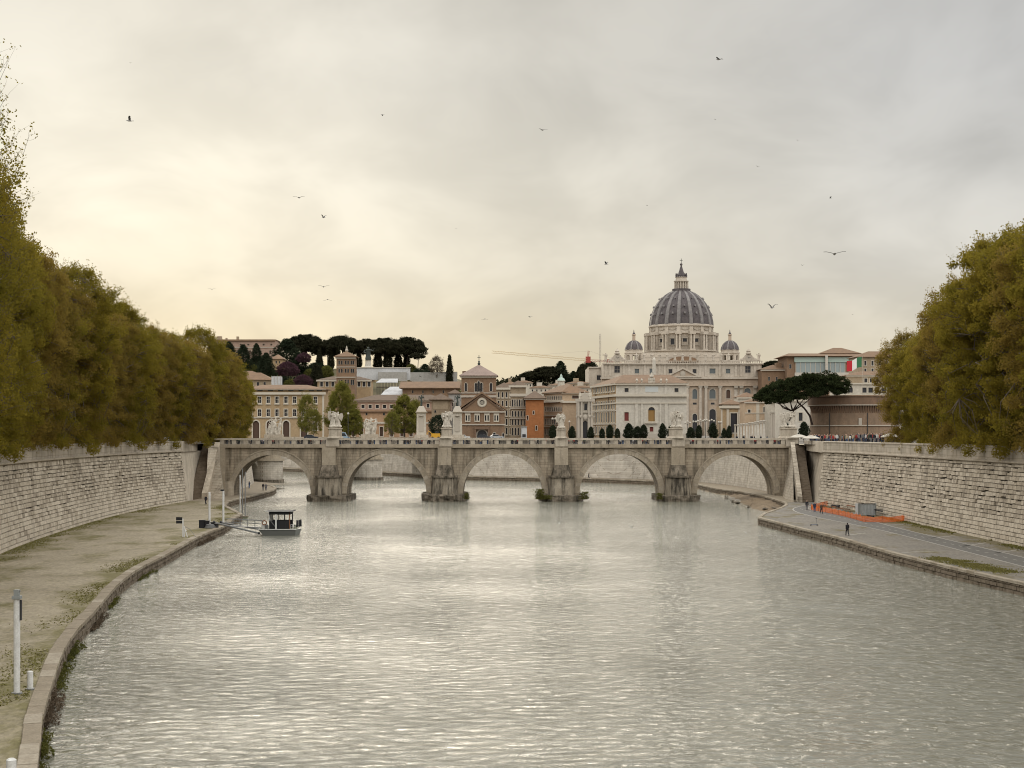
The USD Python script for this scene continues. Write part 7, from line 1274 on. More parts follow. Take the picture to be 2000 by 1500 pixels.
gw = Thing('gangway', 'steel gangway with railings from the left quay to the hut boat', 'gangway', (X(440, 214), 214, ZQ)); ga, gb = ground_at(432, 1031, ZQ) + [0.3, 2.0, .25], np.array([bx(508), Db + 1.6, bz(1031)])
d_ = gb - ga; pr = np.array([-d_[1], d_[0], 0]); pr /= np.linalg.norm(pr)
gw.part('walkway', MB().loft([np.array([ga - pr * .6, ga + pr * .6, ga + pr * .6 + [0, 0, -.12], ga - pr * .6 + [0, 0, -.12]]), np.array([gb - pr * .6, gb + pr * .6, gb + pr * .6 + [0, 0, -.12], gb - pr * .6 + [0, 0, -.12]])]), 'steel')
for s_ in (-1, 1):
    a, c = ga + pr * .6 * s_, gb + pr * .6 * s_; mb = MB().tube([a + [0, 0, 1.0], c + [0, 0, 1.0]], .035, 5).tube([a + [0, 0, .5], c + [0, 0, .5]], .028, 5)
    for u_ in np.linspace(0, 1, 6): mb.tube([a + (c - a) * u_, a + (c - a) * u_ + [0, 0, 1.0]], .03, 5)
    gw.part('railing', mb, 'steel')
for i, (a, c, lab) in enumerate(((ground_at(418, 1031, ZQ) + [0, 0, .8], np.array([bx(506), Db - .1, .35]), 'long steel mooring boom slanting from the quay to the front of the boat'), (ground_at(432, 1027, ZQ) + [0, 0, .5], np.array([bx(507), Db + 3.4, .6]), 'steel mooring boom behind the gangway'))):
    th = Thing('mooring_boom', lab, 'boom', a); th.part('tube', MB().tube([a, c], .13, 8), 'steel'); th.part('collar', MB().sphere(a, .24, 2), 'iron'); th.part('foot', MB().sphere(c, .2, 1), 'iron')
def pole(px, pytop, pyfoot, rad, label, z=ZQ, lamp=False, name='mooring_pole', cat='post', cap=True, mat='pole_white'):
    p = ground_at(px, pyfoot, z); D = p[1]; zt_ = Z(pytop, D); th = Thing(name, label, cat, p)
    th.part('shaft', MB().lathe([(rad, 0), (rad, zt_ - z), (rad * .6, zt_ - z + rad * .3)], 14, p), mat, smooth=40); th.part('base_plate', MB().lathe([(rad * 1.7, 0), (rad * 1.7, .08)], 12, p), 'steel')
    if lamp: th.part('lamp', MB().box(p[0] - .42, p[0] + .1, D - .15, D + .15, zt_ + .0, zt_ + .25), 'tarp_dark'); th.part('bracket', MB().tube([(p[0], D, zt_ - .1), (p[0], D, zt_ + .15)], .05, 6), 'steel')
    return th, p, zt_
pole(409, 962, 1029, .165, 'left of two tall white mooring poles by the gangway')
pole(436, 959, 1022, .17, 'right of two tall white mooring poles, with a small dark lamp on top', lamp=True)
th, p, zt_ = pole(33, 1168, 1355, .17, 'tall square white post standing on the near left quay', name='white_post')
th.part('top_box', MB().box(p[0] - .22, p[0] + .22, p[1] - .2, p[1] + .2, zt_ - .05, zt_ + .12).box(p[0] - .13, p[0] + .13, p[1] - .13, p[1] + .13, zt_ + .12, zt_ + .45), 'grey_paint'); th.part('cable', MB().box(p[0] + .17, p[0] + .26, p[1] - .06, p[1] + .06, zt_ - 1.2, zt_ - .1), 'iron'); th.part('cross_arm', MB().box(p[0] - .2, p[0] + .2, p[1] - .04, p[1] + .04, zt_ + .36, zt_ + .41), 'steel')
pole(59, 1312, 1347, .16, 'short white bollard beside the tall near post', name='bollard', cat='bollard'); pole(22, 1484, 1535, .20, 'white bollard at the bottom left corner of the picture', name='bollard', cat='bollard')
for px, pt, m_, lab in ((469, 928, .10, 'left thin pole of the trio behind the boat, pale at the top'), (473.5, 915, .08, 'middle thin pole of the trio behind the boat'), (479, 922, .09, 'right thin pole of the trio behind the boat')): pole(px, pt, 1009, m_, lab, z=0.3, name='thin_pole', mat='pole_white' if px < 470 else 'steel')
th = Thing('pole_footing', 'mossy concrete footing of the thin poles at the water edge', 'footing', ground_at(474, 1008, .0)); c_ = ground_at(474, 1009, .3); th.part('block', MB().prism([(c_[0] - .9, c_[1] - .6), (c_[0] + .9, c_[1] - .6), (c_[0] + .9, c_[1] + .8), (c_[0] - .9, c_[1] + .8)], -.8, .32), 'deck_green'); th.part('cap', MB().prism([(c_[0] - .95, c_[1] - .65), (c_[0] + .95, c_[1] - .65), (c_[0] + .95, c_[1] + .85), (c_[0] - .95, c_[1] + .85)], .32, .42), 'kerb')
for px, w, h, lab in ((395, .42, 1.1, 'dark box leftmost at the gangway foot'), (404, .36, 1.0, 'dark upright box between the mooring gear'), (416, .32, .8, 'low black box by the left mooring pole')):
    p = ground_at(px, 1031, ZQ); th = Thing('black_box', lab, 'box', p); th.part('case', MB().box(p[0] - w, p[0] + w, p[1] - .3, p[1] + .3, ZQ, ZQ + h), 'tarp_dark'); th.part('lid', MB().box(p[0] - w - .04, p[0] + w + .04, p[1] - .34, p[1] + .34, ZQ + h, ZQ + h + .08), 'iron')
p = ground_at(410, 1032, ZQ); th = Thing('mooring_gear', 'heap of chain and rope coils at the foot of the mooring poles', 'mooring gear', p); mb = MB()
for i in range(5): a = np.linspace(0, 2 * PI, 14); mb.tube(np.stack([p[0] + (.75 - .06 * i) * np.cos(a) + .1 * (i % 2), p[1] + (.5 - .04 * i) * np.sin(a), np.full(14, ZQ + .08 + .12 * i)], 1), .075, 5)
th.part('coils', mb, 'steel'); th.part('drum', MB().lathe([(.45, 0), (.3, .1), (.3, .6), (.45, .7)], 12, (p[0] + .9, p[1] + .4, ZQ)), 'iron')
p = ground_at(361, 1049, ZQ); D = p[1]; th = Thing('notice_sign', 'white sign post with two dark boards on the left quay', 'sign', p); g_ = lambda px, py: (X(px, D), D, Z(py, D))
th.part('post', MB().box(X(356, D), X(358.4, D), D - .08, D + .08, ZQ, Z(1013, D)), 'white_paint'); th.part('board', MB().box(X(344, D), X(356, D), D - .03, D + .03, Z(1016.2, D), Z(1010, D)), 'tarp_dark'); th.part('board', MB().box(X(344, D), X(356, D), D - .03, D + .03, Z(1022.5, D), Z(1017.3, D)), 'tarp_dark')
th.part('base_post', MB().box(X(358.6, D), X(361, D), D - .1, D + .1, ZQ, Z(1028, D)), 'white_paint'); th.part('strut', MB().tube([g_(360, 1030), (X(367, D), D - .3, ZQ)], .06, 6), 'white_paint'); th.part('cross_bar', MB().tube([g_(356, 1035), g_(365, 1036)], .05, 6), 'white_paint'); th.part('chain', MB().tube([g_(362, 1029), (X(372, D), D - .4, Z(1033, D)), (X(386, D), D - 1.2, ZQ + .1)], .03, 4), 'steel')

# ------------------------------------------------------------------ right quay: netting, timber, panel, scooter, bank of earth
n_net = {'g': ('geometry', {}), 'k': ('brick_texture', dict(color1=(1, 1, 1), color2=(1, 1, 1), mortar=(0, 0, 0), scale=1.0, brick_width=0.09, row_height=0.06, mortar_size=0.014, offset=0.0)), 's': ('separate_xyz', {}), 'c': ('combine_xyz', {}), 'a': ('math', dict(math_type='add')), 't': ('transparent_bsdf', {}), 'n': ('noise_texture', dict(scale=1.5, detail=3)), 'm': ('mix', dict(color1=(0.66, 0.125, 0.025), color2=(0.78, 0.22, 0.06))), 'd': ('diffuse_bsdf', {}), 'tr': ('translucent_bsdf', {}), 'x': ('mix_closure', dict(fac=0.4)), 'f': ('math', dict(math_type='multiply', value2=0.75)), 'y': ('mix_closure', {})}
M['orange_net'] = usdkit.material(stage, '/World/Looks/orange_net', n_net, [('g.position', 's.vector'), ('s.x', 'a.value1'), ('s.y', 'a.value2'), ('a.value', 'c.x'), ('s.z', 'c.y'), ('c.vector', 'k.vector'), ('g.position', 'n.vector'), ('n.fac', 'm.fac'), ('m.color', 'd.color'), ('m.color', 'tr.color'), ('d.BSDF', 'x.closure1'), ('tr.BSDF', 'x.closure2'), ('k.color', 'f.value1'), ('f.value', 'y.fac'), ('x.closure', 'y.closure1'), ('t.BSDF', 'y.closure2')], surface='y.closure')
nl = [ground_at(*p, ZQ) for p in ((1584, 996), (1592, 997.5), (1618, 1002), (1650, 1009), (1688, 1019.5), (1728, 1020.5), (1766, 1019))]
NP = Path([tuple(p[:2]) for p in nl], smooth=False); th = Thing('safety_netting', 'long sagging orange safety netting fence round the work site on the right quay', 'fence', nl[0])
rn = np.random.default_rng(4); tt = np.linspace(0, NP.L, 60); rows = []
for v_ in np.linspace(0, 1, 5): pz = 1.12 - 0.22 * np.abs(np.sin(tt * 1.05)) - 0.15 * rn.random(60); q_ = NP(tt); rows.append(np.column_stack([q_[:, 0] + .08 * np.sin(tt * 3 + v_ * 4), q_[:, 1] + .12 * np.sin(tt * 2.2 + v_ * 6), ZQ + .02 + pz * v_]))
i_ = np.arange(300).reshape(5, 60); th.part('netting', MB().add(np.vstack(rows), np.stack([i_[:-1, :-1], i_[:-1, 1:], i_[1:, 1:], i_[1:, :-1]], -1).reshape(-1, 4)), 'orange_net')
for t_ in np.linspace(0.1, NP.L - .1, 11): q_ = NP(t_); th.part('stake', MB().tube([(q_[0], q_[1], ZQ), (q_[0], q_[1], ZQ + 1.3)], .03, 6), 'rust')
wallx = lambda D: np.interp(D, rw.p[:, 1], rw.p[:, 0]); nl2 = [ground_at(1584, 996, ZQ), np.array([wallx(281) - .6, 281, ZQ])]; nl3 = [ground_at(1766, 1019, ZQ), np.array([wallx(232) - .4, 233, ZQ])]
for a, c in ((nl2[0], nl2[1]), (nl3[0], nl3[1])): q_ = np.linspace(a, c, 8); v_ = np.vstack([q_ + [0, 0, .02], q_ + [0, 0, .95]]); th.part('netting', MB().add(v_, [(k, k + 1, 9 + k, 8 + k) for k in range(7)]), 'orange_net')
rn = np.random.default_rng(14)
for k in range(16):
    D = rn.uniform(244, 280); L_ = rn.uniform(3, 5.5); xw = wallx(D) - rn.uniform(.8, 2.6); zz_ = ZQ + .12 + .22 * (k % 5); th = Thing('timber', 'rough timber baulk in the stack behind the orange netting', 'timber', (xw, D, zz_), 'timber stacked behind the netting'); a = PI / 2 + rn.normal(0, .10)
    th.part('baulk', MB().obox((xw, D, zz_), (L_, .24, .2), a, rn.normal(0, .05)), ['old_wood', 'rust', 'tarp_dark'][k % 3]); e_ = np.array([math.cos(a), math.sin(a)]) * (L_ / 2 - .2); th.part('end_band', MB().obox((xw + e_[0], D + e_[1], zz_), (.06, .26, .22), a), 'iron')
p = ground_at(1693, 1008, ZQ); D = p[1] + 2.0; th = Thing('site_panel', 'pale grey corrugated panel enclosure with dark posts inside the orange netting', 'panel', (X(1693, D), D, ZQ)); xa_, xb_ = X(1677, D), X(1710, D); zt_ = Z(984, D)
n_ = 34; xs_ = np.linspace(xa_ + .1, xb_ - .1, n_); yy_ = D + .03 * np.sign(np.sin(np.arange(n_) * PI / 1.5 + .3)); v_ = np.vstack([np.column_stack([xs_, yy_, np.full(n_, ZQ + .05)]), np.column_stack([xs_, yy_, np.full(n_, zt_)])]); worn('zinc', (0.42, 0.44, 0.44), (0.36, 0.38, 0.385), 1.0, bump=.1)
th.part('sheet', MB().add(v_, [(k, k + 1, n_ + k + 1, n_ + k) for k in range(n_ - 1)]), 'zinc')
for x in (xa_, xb_): th.part('post', MB().box(x - .13, x + .13, D - .12, D + .12, ZQ, zt_ + .12), 'grey_paint'); th.part('side_sheet', MB().box(x - .03, x + .03, D + .12, D + 2.2, ZQ + .05, zt_), 'zinc')
th.part('top_rail', MB().box(xa_, xb_, D - .08, D + .08, zt_, zt_ + .08), 'iron')
p = ground_at(1736, 1014, ZQ); th = Thing('mesh_fence_panel', 'thin wire fence panel leaning by the wall inside the netting', 'fence', p); mb = MB(); xa_, D = X(1714, p[1] + 3), p[1] + 3; xb_ = X(1762, D)
for x in np.linspace(xa_, xb_, 15): mb.tube([(x, D, ZQ), (x, D + .2, ZQ + 1.5)], .012, 3)
for z_ in (.1, .8, 1.5): mb.tube([(xa_, D + z_ * .13, ZQ + z_), (xb_, D + z_ * .13, ZQ + z_)], .02, 4)
th.part('wires', mb, 'steel')
p = ground_at(1590, 1027, ZQ); th = Thing('kick_scooter', 'kick scooter standing on the right quay', 'scooter', p)
th.part('deck', MB().obox((p[0], p[1], ZQ + .16), (.95, .18, .06), 0.3), 'cloth_blue'); e_ = np.array([math.cos(.3), math.sin(.3)])
for s_ in (-1, 1): q_ = p[:2] + e_ * .55 * s_; th.part('wheel', MB().tube([(q_[0] + e_[0] * .11 * math.cos(a), q_[1] + e_[1] * .11 * math.cos(a), ZQ + .13 + .11 * math.sin(a)) for a in np.linspace(0, 2 * PI, 11)], .035, 5), 'cloth_dark')
q_ = p[:2] + e_ * .5; th.part('stem', MB().tube([(q_[0], q_[1], ZQ + .2), (q_[0] - .12 * e_[0], q_[1] - .12 * e_[1], ZQ + 1.15)], .03, 6), 'steel'); th.part('handlebar', MB().tube([(q_[0] - .12 * e_[0] - .25 * e_[1], q_[1] - .12 * e_[1] + .25 * e_[0], ZQ + 1.15), (q_[0] - .12 * e_[0] + .25 * e_[1], q_[1] - .12 * e_[1] - .25 * e_[0], ZQ + 1.15)], .025, 6), 'cloth_dark')
# bank of silt
worn('silt', (0.235, 0.175, 0.11), (0.165, 0.12, 0.075), 0.5, bump=0.8, dist=0.2, fine=0.3)
bank = [ground_at(*p, .0)[:2] for p in ((1452, 985), (1480, 996), (1506, 1000), (1522, 996), (1535, 988), (1534, 980), (1514, 973), (1490, 966), (1445, 957), (1400, 951), (1366, 947), (1362, 955), (1392, 962), (1425, 969), (1448, 977))]
bp = sg.Polygon(bank).buffer(1.0); xs_, ys_ = np.meshgrid(np.linspace(bp.bounds[0] - 1, bp.bounds[2] + 1, 70), np.linspace(bp.bounds[1] - 1, bp.bounds[3] + 1, 130)); import shapely
pt_ = shapely.points(xs_.ravel(), ys_.ravel()); ins = np.where(shapely.contains(bp, pt_), shapely.distance(pt_, bp.exterior), -shapely.distance(pt_, bp.exterior)).reshape(xs_.shape)
zz_ = -0.25 + 0.28 * np.clip(ins, -2, 3.2) + (meshkit.fbm(np.stack([xs_ / 2.2, ys_ / 2.2, xs_ * 0], -1), 4, 5) - .5) * .9 * np.clip(ins + .4, 0, 1); i_ = np.arange(xs_.size).reshape(xs_.shape)
single('silt_bank', MB().add(np.stack([xs_, ys_, zz_], -1).reshape(-1, 3), np.stack([i_[:-1, :-1], i_[:-1, 1:], i_[1:, 1:], i_[1:, :-1]], -1).reshape(-1, 4)), 'silt', kind='structure', smooth=True)
rb_ = np.random.default_rng(21)
for k in range(14):
    q_ = bank[:9][rb_.integers(0, 9)] + rb_.normal(0, 1.6, 2); s_ = rb_.uniform(.3, .9); m_ = trimesh.creation.icosphere(2); m_.vertices = m_.vertices * [s_ * 1.4, s_, s_ * .6] * (1 + .5 * (meshkit.fbm(m_.vertices * 1.7 + k, 3, k) - .5))[:, None] + [q_[0], q_[1], .35]
    single('rubble_stone', MB().mesh(m_), 'pier_dark', 'rough stone lying on the silt bank under the fifth arch', 'stone', 'rubble on the silt bank', smooth=50)
for i, (px, py, h, lab) in enumerate(((1418, 975, 1.6, 'thin dead twigs standing in the water left of the silt bank'), (1432, 982, 1.2, 'low dead twigs by the left tip of the silt bank'), (1462, 992, 1.0, 'dry stalks at the front edge of the silt bank'), (1472, 985, 1.3, 'dry stalks on the middle of the silt bank'))):
    p = ground_at(px, py, 0.); mb = MB(); 
    for k in range(16): e_ = p + [rb_.normal(0, .7), rb_.normal(0, .5), h * rb_.uniform(.5, 1)]; mb.tube([p + [rb_.normal(0, .4), 0, -.2], (p + e_) / 2 + [rb_.normal(0, .1), 0, 0], e_], [.03, .02, .01], 3)
    single('dead_stalks', mb, 'dry_twigs', lab, 'plant')
def weeds(c, sx, sy, h, n, seed, label, mat='weed', name='weed_clump', zb=0.0):
    rr = np.random.default_rng(seed); th = Thing(name, label, 'plant', (c[0], c[1], zb)); P = np.stack([c[0] + rr.normal(0, sx, n), c[1] + rr.normal(0, sy, n), zb + h * rr.random(n) ** 1.3], 1); th.part('foliage', MB().add(*leaf_quads(P, .17, rr, aspect=2.4)), mat); mb = MB()
    for k in range(14): a = np.array([c[0] + rr.normal(0, sx), c[1] + rr.normal(0, sy), zb - .1]); mb.tube([a, a + [rr.normal(0, .15), rr.normal(0, .15), h * rr.uniform(.5, 1.1)]], [.02, .008], 3)
    th.part('stems', mb, 'dry_twigs')
for px, py, sx, h, n, lab in ((1054, 971, .5, 2.2, 900, 'green weeds growing on the left edge of the third pier footing'), (1142, 973, .5, 1.6, 500, 'dry weeds on the right edge of the third pier footing'), (1288, 972, .35, 1.3, 350, 'small weeds at the left edge of the fourth pier footing'), (911, 970, .3, 1.4, 250, 'dry twigs at the right edge of the second pier footing'), (1066, 974, .7, .8, 500, 'low weeds along the front of the third pier footing')):
    D = 323.0; weeds((X(px, D), D), sx, .8, h, n, int(px), lab, zb=.6)
# growth on the left kerb face and patches on the quay
rk = np.random.default_rng(33); i = 0
for y0, y1, n, hh in ((60, 66, 520, .55), (68, 73, 420, .5), (75, 84, 700, .5), (86, 95, 500, .4), (97, 104, 500, .4), (112, 121, 600, .35), (126, 134, 300, .3), (150, 160, 300, .3), (196, 210, 600, .45)):
    t0_, t1_ = EDGE_L.at_y(y0), EDGE_L.at_y(y1); n = int(n * 1.3); t = rk.uniform(t0_, t1_, n); d = EDGE_L.tangent(t); nn = np.stack([d[:, 1], -d[:, 0]], 1); b_ = EDGE_L(t); lump = meshkit.fbm(np.stack([t * .8, t * 0, t * 0], 1), 3, i); out = .02 + rk.random(n) ** 2 * .9 * lump; P = np.column_stack([b_ + nn * out[:, None], .02 + (1.0 - out * .7) * rk.random(n) * hh * 2.0 * lump]); i += 1
    th = Thing('kerb_weeds', ['weeds hanging on the kerb face at the bottom left corner', 'weeds on the kerb face just above the bottom left corner', 'brown weeds on the kerb beside the short white bollard', 'weeds on the kerb face right of the tall near post', 'brownish creepers on the bend of the near kerb', 'green weeds on the kerb where the mossy patch lies', 'small weeds on the kerb before the boulder gap', 'small weeds on the left kerb midway to the boat', 'weeds on the kerb just before the gangway'][i - 1], 'plant', (b_[0, 0], b_[0, 1], 0)); th.part('foliage', MB().add(*leaf_quads(P, .085, rk, aspect=2.6)), 'weed' if i % 3 else 'dry_twigs')
n = 26000; y = rk.uniform(56, 290, n); ww = np.interp(y, lw.p[:, 1], lw.p[:, 0]); ee = np.interp(y, el_sheet[:, 1], el_sheet[:, 0]); side_ = rk.random(n) < .5; off = np.abs(rk.normal(0, 1.0, n)) * np.where(side_, 1.6, 1.3); x = np.where(side_, ww + .3 + off, ee - 1.0 - off); pat = meshkit.fbm(np.stack([x / 5, y / 9, x * 0], 1), 3, 55); k_ = (pat > .50 + .12 * rk.random(n)) & (x > ww) & (x < ee - .9); P = np.column_stack([x[k_], y[k_], ZQ + .02 + .03 * rk.random(k_.sum())])
single('quay_grass', MB().add(*leaf_quads(P, .09, rk, flat=.6, aspect=2.6)), 'quay_grass_blade', kind='stuff')
n = 9000; y = rk.uniform(100, 240, n); ww = np.interp(y, rw.p[:, 1], rw.p[:, 0]); x = ww - .2 - np.abs(rk.normal(0, .9, n)); pat = meshkit.fbm(np.stack([x / 4, y / 6, x * 0], 1), 3, 56); k_ = pat > .46; single('quay_grass', MB().add(*leaf_quads(np.column_stack([x[k_], y[k_], ZQ + .03 + .08 * rk.random(k_.sum())]), .12, rk, aspect=2.4)), 'quay_grass_blade', kind='stuff')
n = 5000; t = rk.uniform(0, 1, n); pa_, pb_ = ground_at(1835, 1090, ZQ), ground_at(1960, 1118, ZQ); P = pa_ + (pb_ - pa_) * t[:, None] + np.column_stack([rk.normal(0, .9, n), rk.normal(0, .9, n), np.zeros(n)]); P[:, 2] = ZQ + .02 + .05 * rk.random(n); P = P[meshkit.fbm(P * [.4, .4, 0], 3, 4) > .42]; single('quay_grass', MB().add(*leaf_quads(P, .11, rk, aspect=2.4)), 'quay_grass_blade', kind='stuff')

# ------------------------------------------------------------------ street things above
def lamp_post(px, ptop, D, label, name='street_lamp', globes=1, group=None):
    th = Thing(name, label, 'street lamp', (X(px, D), D, ZS), group); x = X(px, D); zt_ = Z(ptop, D); th.part('post', MB().lathe([(.2, 0), (.12, .6), (.08, zt_ - ZS - .5)], 8, (x, D, ZS)), 'iron')
    for g_ in range(globes): dx = 0 if globes == 1 else (g_ - (globes - 1) / 2) * .8; th.part('globe', MB().sphere((x + dx, D, zt_ - .25 + (0.35 if globes == 3 and g_ == 1 else 0)), .32, 2), 'plaster_white', smooth=True)
    if globes > 1: th.part('arm', MB().tube([(x - .8, D, zt_ - .55), (x, D, zt_ - .75), (x + .8, D, zt_ - .55)], .05, 5), 'iron')
for i, (px, pt) in enumerate(((1343, 824), (1357, 822), (1368, 820.5), (1378, 819), (1390, 820.5), (1406, 823))): lamp_post(px, pt, 470 + i * 8, f'white globed street lamp before the basilica front, {["first", "second", "third", "fourth", "fifth", "sixth"][i]} from the left', globes=3 if i % 2 == 0 else 2, group='globe lamps before the basilica')
lamp_post(1082, 816, 400, 'dark ornate street lamp left of the third angel', globes=2); lamp_post(680, 806, 420, 'slender street lamp with one white globe right of the first angel'); lamp_post(1112, 822, 480, 'thin lamp before the curved palace', globes=1)
for i, (px, D) in enumerate([(1436 + 5.6 * k, 700 - 24 * k) for k in range(11)]):
    th = Thing('lamp_column', 'pale obelisk shaped lamp column in the row beside the salmon house', 'street lamp', (X(px, D), D, ZS), 'row of pale lamp columns'); x = X(px, D); zt_ = 19.3; sq = lambda w, z0, z1, w1: MB().prism([(x - w, D - w), (x + w, D - w), (x + w, D + w), (x - w, D + w)], z0, z1, [(x - w1, D - w1), (x + w1, D - w1), (x + w1, D + w1), (x - w1, D + w1)])
    th.part('shaft', sq(.42, ZS, zt_ - .9, .30), 'plaster_white'); th.part('lantern', sq(.5, zt_ - .9, zt_ - .2, .55), 'trim_grey'); th.part('cap', sq(.7, zt_ - .2, zt_, .2), 'plaster_white')
for px, D, w, pt, lab in ((1560, 318, 2.0, 848, 'left white market parasol at the right end of the bridge'), (1584, 312, 1.9, 850, 'right white market parasol at the right end of the bridge'), (1739, 268, 1.8, 846, 'white market parasol beside the hanging right tree')):
    th = Thing('parasol', lab, 'parasol', (X(px, D), D, ZS)); x = X(px, D); z_ = Z(pt, D); th.part('canopy', MB().lathe([(w, z_ - ZS - .75), (w, z_ - ZS - .6), (w * .5, z_ - ZS - .2), (.05, z_ - ZS)], 8, (x, D, ZS)), 'plaster_white'); th.part('pole', MB().tube([(x, D, ZS), (x, D, z_ - .1)], .05, 6), 'steel')
plain('glass_car', (0.02, 0.024, 0.028), 0.1, 0.6); plain('tyre', (0.015, 0.015, 0.015), 0.9); plain('car_white', (0.60, 0.60, 0.59), 0.3, 0.5); plain('car_silver', (0.36, 0.37, 0.38), 0.3, 0.5); plain('car_dark', (0.03, 0.033, 0.04), 0.3, 0.5); plain('car_blue', (0.25, 0.33, 0.40), 0.3, 0.5); plain('yellow_paint', (0.55, 0.30, 0.03), 0.5)
def car(paint, van=False):
    th = Thing('parked_van' if van else 'parked_car', None, 'van' if van else 'car'); L_, W_, h = (5.2, 1.95, 2.3) if van else (4.1, 1.72, 1.48)
    pf = [(-L_ / 2, .35), (L_ / 2, .35), (L_ / 2, .75), (L_ / 2 - .15, .92), (L_ * .22, 1.0), (L_ * .08, h - .04), (-L_ * .3, h), (-L_ * .46, h - .25 if van else 1.0), (-L_ / 2, .95)]
    if van: pf = [(-L_ / 2, .35), (L_ / 2, .35), (L_ / 2, .95), (L_ * .38, 1.25), (L_ * .28, h - .1), (L_ * .2, h), (-L_ / 2 + .1, h), (-L_ / 2, h - .2)]
    th.part('car_body', MB().poly(sg.Polygon(pf).buffer(-.06).buffer(.06), (0, -W_ / 2, 0), (1, 0), W_), paint)
    wn = [(L_ * .19, 1.02), (L_ * .07, h - .14), (-L_ * .29, h - .12), (-L_ * .42, 1.02)] if not van else [(L_ * .33, 1.3), (L_ * .25, h - .25), (L_ * .08, h - .25), (L_ * .08, 1.3)]
    th.part('side_window', MB().poly(sg.Polygon(wn), (0, -W_ / 2 - .012, 0), (1, 0), .02), 'glass_car'); th.part('side_window', MB().poly(sg.Polygon(wn), (0, W_ / 2 - .008, 0), (1, 0), .02), 'glass_car')
    for sx in (-1, 1):
        for sy in (-1, 1): th.part('wheel', MB().poly(sg.Point(sx * L_ * .31, .32).buffer(.32, 8), (0, sy * (W_ / 2 - .1) - .1, 0), (1, 0), .2), 'tyre')
        th.part('light', MB().box(sx * L_ / 2 - .03, sx * L_ / 2 + .03, -W_ * .42, W_ * .42, .68, .82), 'glass_car')
    return th
cars = [car('car_white'), car('car_silver'), car('car_dark'), car('car_blue', True)]
rc_ = np.random.default_rng(6)
for k, y in enumerate(np.arange(172, 300, 6.6)):
    p = lw(lw.at_y(y)); d = lw.tangent(lw.at_y(y)); n_ = np.array([-d[1], d[0]]); q_ = p + n_ * 4.0; i = int(rc_.choice([0, 0, 1, 1, 2])); cars[i].place((q_[0], q_[1], ZS + .12), math.atan2(d[1], d[0]), 1.0, f'parked {["white", "silver", "dark"][i]} car half hidden under the plane trees behind the left parapet', f'{["white", "silver", "dark"][i]} cars parked behind the left parapet')
cars[3].place((X(664, 430), 430, ZS), .1, (1.1, 1.1, 1.15), 'pale blue van behind the parapet right of the first angel'); cars[0].place((X(905, 520), 520, ZS), 0, 1.2, 'white car before the brick church door'); cars[1].place((X(970, 540), 540, ZS), .2, 1.2, 'silver car to the right of the church door'); cars[2].place((X(945, 535), 535, ZS), 0, 1.2, 'dark car in front of the church arch'); cars[2].place((X(608, 520), 520, ZS), 0, 1.2, 'dark car before the ochre palazzo')
p = np.array([X(851, 540), 540, ZS]); th = Thing('work_machine', 'yellow work machine parked between the two columns', 'machine', p); th.part('machine_body', MB().box(p[0] - 1.6, p[0] + 1.6, 539, 541, ZS + .6, Z(846.5, 540)), 'yellow_paint'); th.part('cab', MB().box(p[0] - .2, p[0] + 1.2, 539.2, 540.8, Z(846.5, 540), Z(842.5, 540)), 'glass_car'); th.part('arm', MB().tube([(p[0] - 1.4, 540, ZS + 2), (p[0] - 2.6, 540, ZS + 3.2), (p[0] - 3.4, 540, ZS + 1.6)], .16, 6), 'yellow_paint')
for sx in (-1, 1): th.part('wheel', MB().poly(sg.Point(p[0] + sx * 1.1, ZS + .5).buffer(.5, 8), (0, 538.8, 0), (1, 0), .4), 'tyre')
p = np.array([X(1023.5, 500), 500, ZS]); th = Thing('kiosk', 'small white kiosk at the foot of the orange house', 'kiosk', p); th.part('booth', MB().box(p[0] - .95, p[0] + .95, 499, 501, ZS, Z(834, 500)), 'white_sheet'); th.part('kiosk_roof', MB().box(p[0] - 1.1, p[0] + 1.1, 498.8, 501.2, Z(834, 500), Z(833, 500)), 'grey_paint'); th.part('counter', MB().box(p[0] - .6, p[0] + .6, 498.9, 499.05, ZS + 1.0, ZS + 2.0), 'window_dark')
# ------------------------------------------------------------------ gulls
plain('gull_grey', (0.11, 0.108, 0.105), 0.8); plain('gull_white', (0.40, 0.39, 0.375), 0.8)
def gull(up, fold):
    th = Thing('gull', None, 'bird'); b_ = body([[((0, -.26, 0), .03), ((0, -.08, 0), .075), ((0, .10, .01), .08), ((0, .2, .02), .055)], [((0, .24, .03), .05), ((0, .27, .035), .045)], [((0, .30, .03), .016), ((0, .37, .02), .006)]], .04, 2); th.part('body', MB().mesh(b_), 'gull_white', smooth=True)
    for s in (-1, 1):
        sec = [(.05, .10, .02, .24), (.30, .13 + .02 * fold, .02 + .30 * up, .23), (.48, .08 - .05 * fold, .02 + .42 * up, .17), (.68, -.06 - .10 * fold, .02 + .36 * up, .03)]; v_ = []
        for x, yl, z, c in sec: v_ += [(s * x, yl, z + .008), (s * x, yl - c, z), (s * x, yl - c * .5, z + .02), (s * x, yl - c * .5, z - .008)]
        f_ = []
        for k in range(3):
            a = 4 * k
            for p_, q_ in ((0, 2), (2, 1), (1, 3), (3, 0)): f_ += [(a + p_, a + q_, a + 4 + q_, a + 4 + p_)]
        th.part('wing', MB().add(v_, f_), 'gull_grey')
    th.part('tail', MB().add([(-.04, -.22, 0), (.04, -.22, 0), (.09, -.42, .005), (-.09, -.42, .005), (-.04, -.22, .012), (.04, -.22, .012), (.09, -.42, .012), (-.09, -.42, .012)], [(3, 2, 1, 0), (4, 5, 6, 7), (0, 1, 5, 4), (1, 2, 6, 5), (2, 3, 7, 6), (3, 0, 4, 7)]), 'gull_white'); return th
GU = [gull(.9, .2), gull(.25, .6), gull(-.35, .5)]
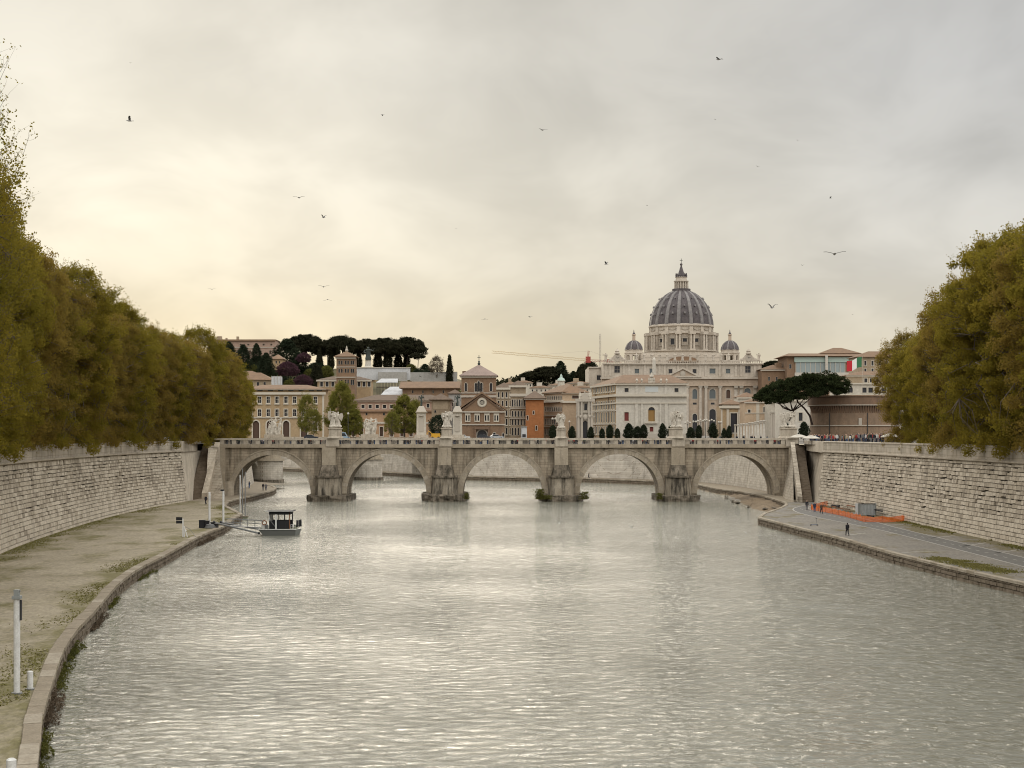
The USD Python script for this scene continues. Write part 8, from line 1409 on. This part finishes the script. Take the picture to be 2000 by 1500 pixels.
BIRDS = [(1404, 116, 19, 1, .5, 'gull gliding highest, at the upper right of the sky'), (253, 236, 20, 0, 1.4, 'gull banking in the upper left sky'), (747, 224, 10, 2, 1.2, 'small gull in the upper middle sky'), (584, 386, 18, 1, -.5, 'upper one of two gulls in the left middle sky'), (632, 425, 13, 0, .6, 'lower one of two gulls in the left middle sky'), (1060, 254, 15, 1, .1, 'faint gull in the upper centre of the sky'), (1397, 234, 4, 0, .3, 'speck of a gull below the highest one'), (1558, 274, 5, 1, .2, 'tiny distant gull in the upper right sky'), (1480, 325, 7, 1, 0., 'small gull far right above the dome height'), (1622, 387, 8, 0, 1.3, 'small upright gull above the largest gull'), (1630, 496, 33, 1, -.5, 'largest gull, dark, gliding right of the dome'), (1567, 518, 7, 1, .1, 'faint gull left below the largest gull'), (1184, 516, 13, 0, .7, 'gull left of the dome lantern'), (1508, 601, 19, 0, 0., 'gull with raised wings right of the dome'), (632, 560, 17, 1, -.1, 'upper of two gulls above the hilltop pines'), (640, 585, 13, 2, -.3, 'lower of two gulls above the hilltop pines'), (414, 565, 11, 1, -.2, 'gull just right of the left trees'), (947, 623, 11, 2, -.7, 'gull above the brick church tower'), (1035, 619, 10, 1, .5, 'gull right of the church tower, left of the dome'), (891, 447, 4, 0, 0., 'speck of a gull in the centre of the sky'), (1264, 402, 4, 0, .4, 'speck of a gull above the dome'), (255, 123, 5, 1, 0., 'tiny gull near the top left of the sky'), (1665, 614, 4, 1, .2, 'tiny gull left of the right trees'),
         (1092, 1022, 13, 0, -.6, 'gull low over the water below the third pier'), (1234, 1030, 11, 0, -.9, 'gull low over the water below the fourth pier'), (1457, 1041, 10, 0, -.5, 'gull low over the water near the right quay corner')]
for px, py, w, k, roll, lab in BIRDS:
    D = 1.25 * F / w; D = min(D, 700); zz_ = Z(py, D)
    if py > 1000: D = min(D, 200.0); zz_ = Z(py, D)
    sc_ = w * D / F / 1.25
    p = GU[k].place((X(px, D), D, zz_), 0.4 + roll, sc_ * 1.2, lab)
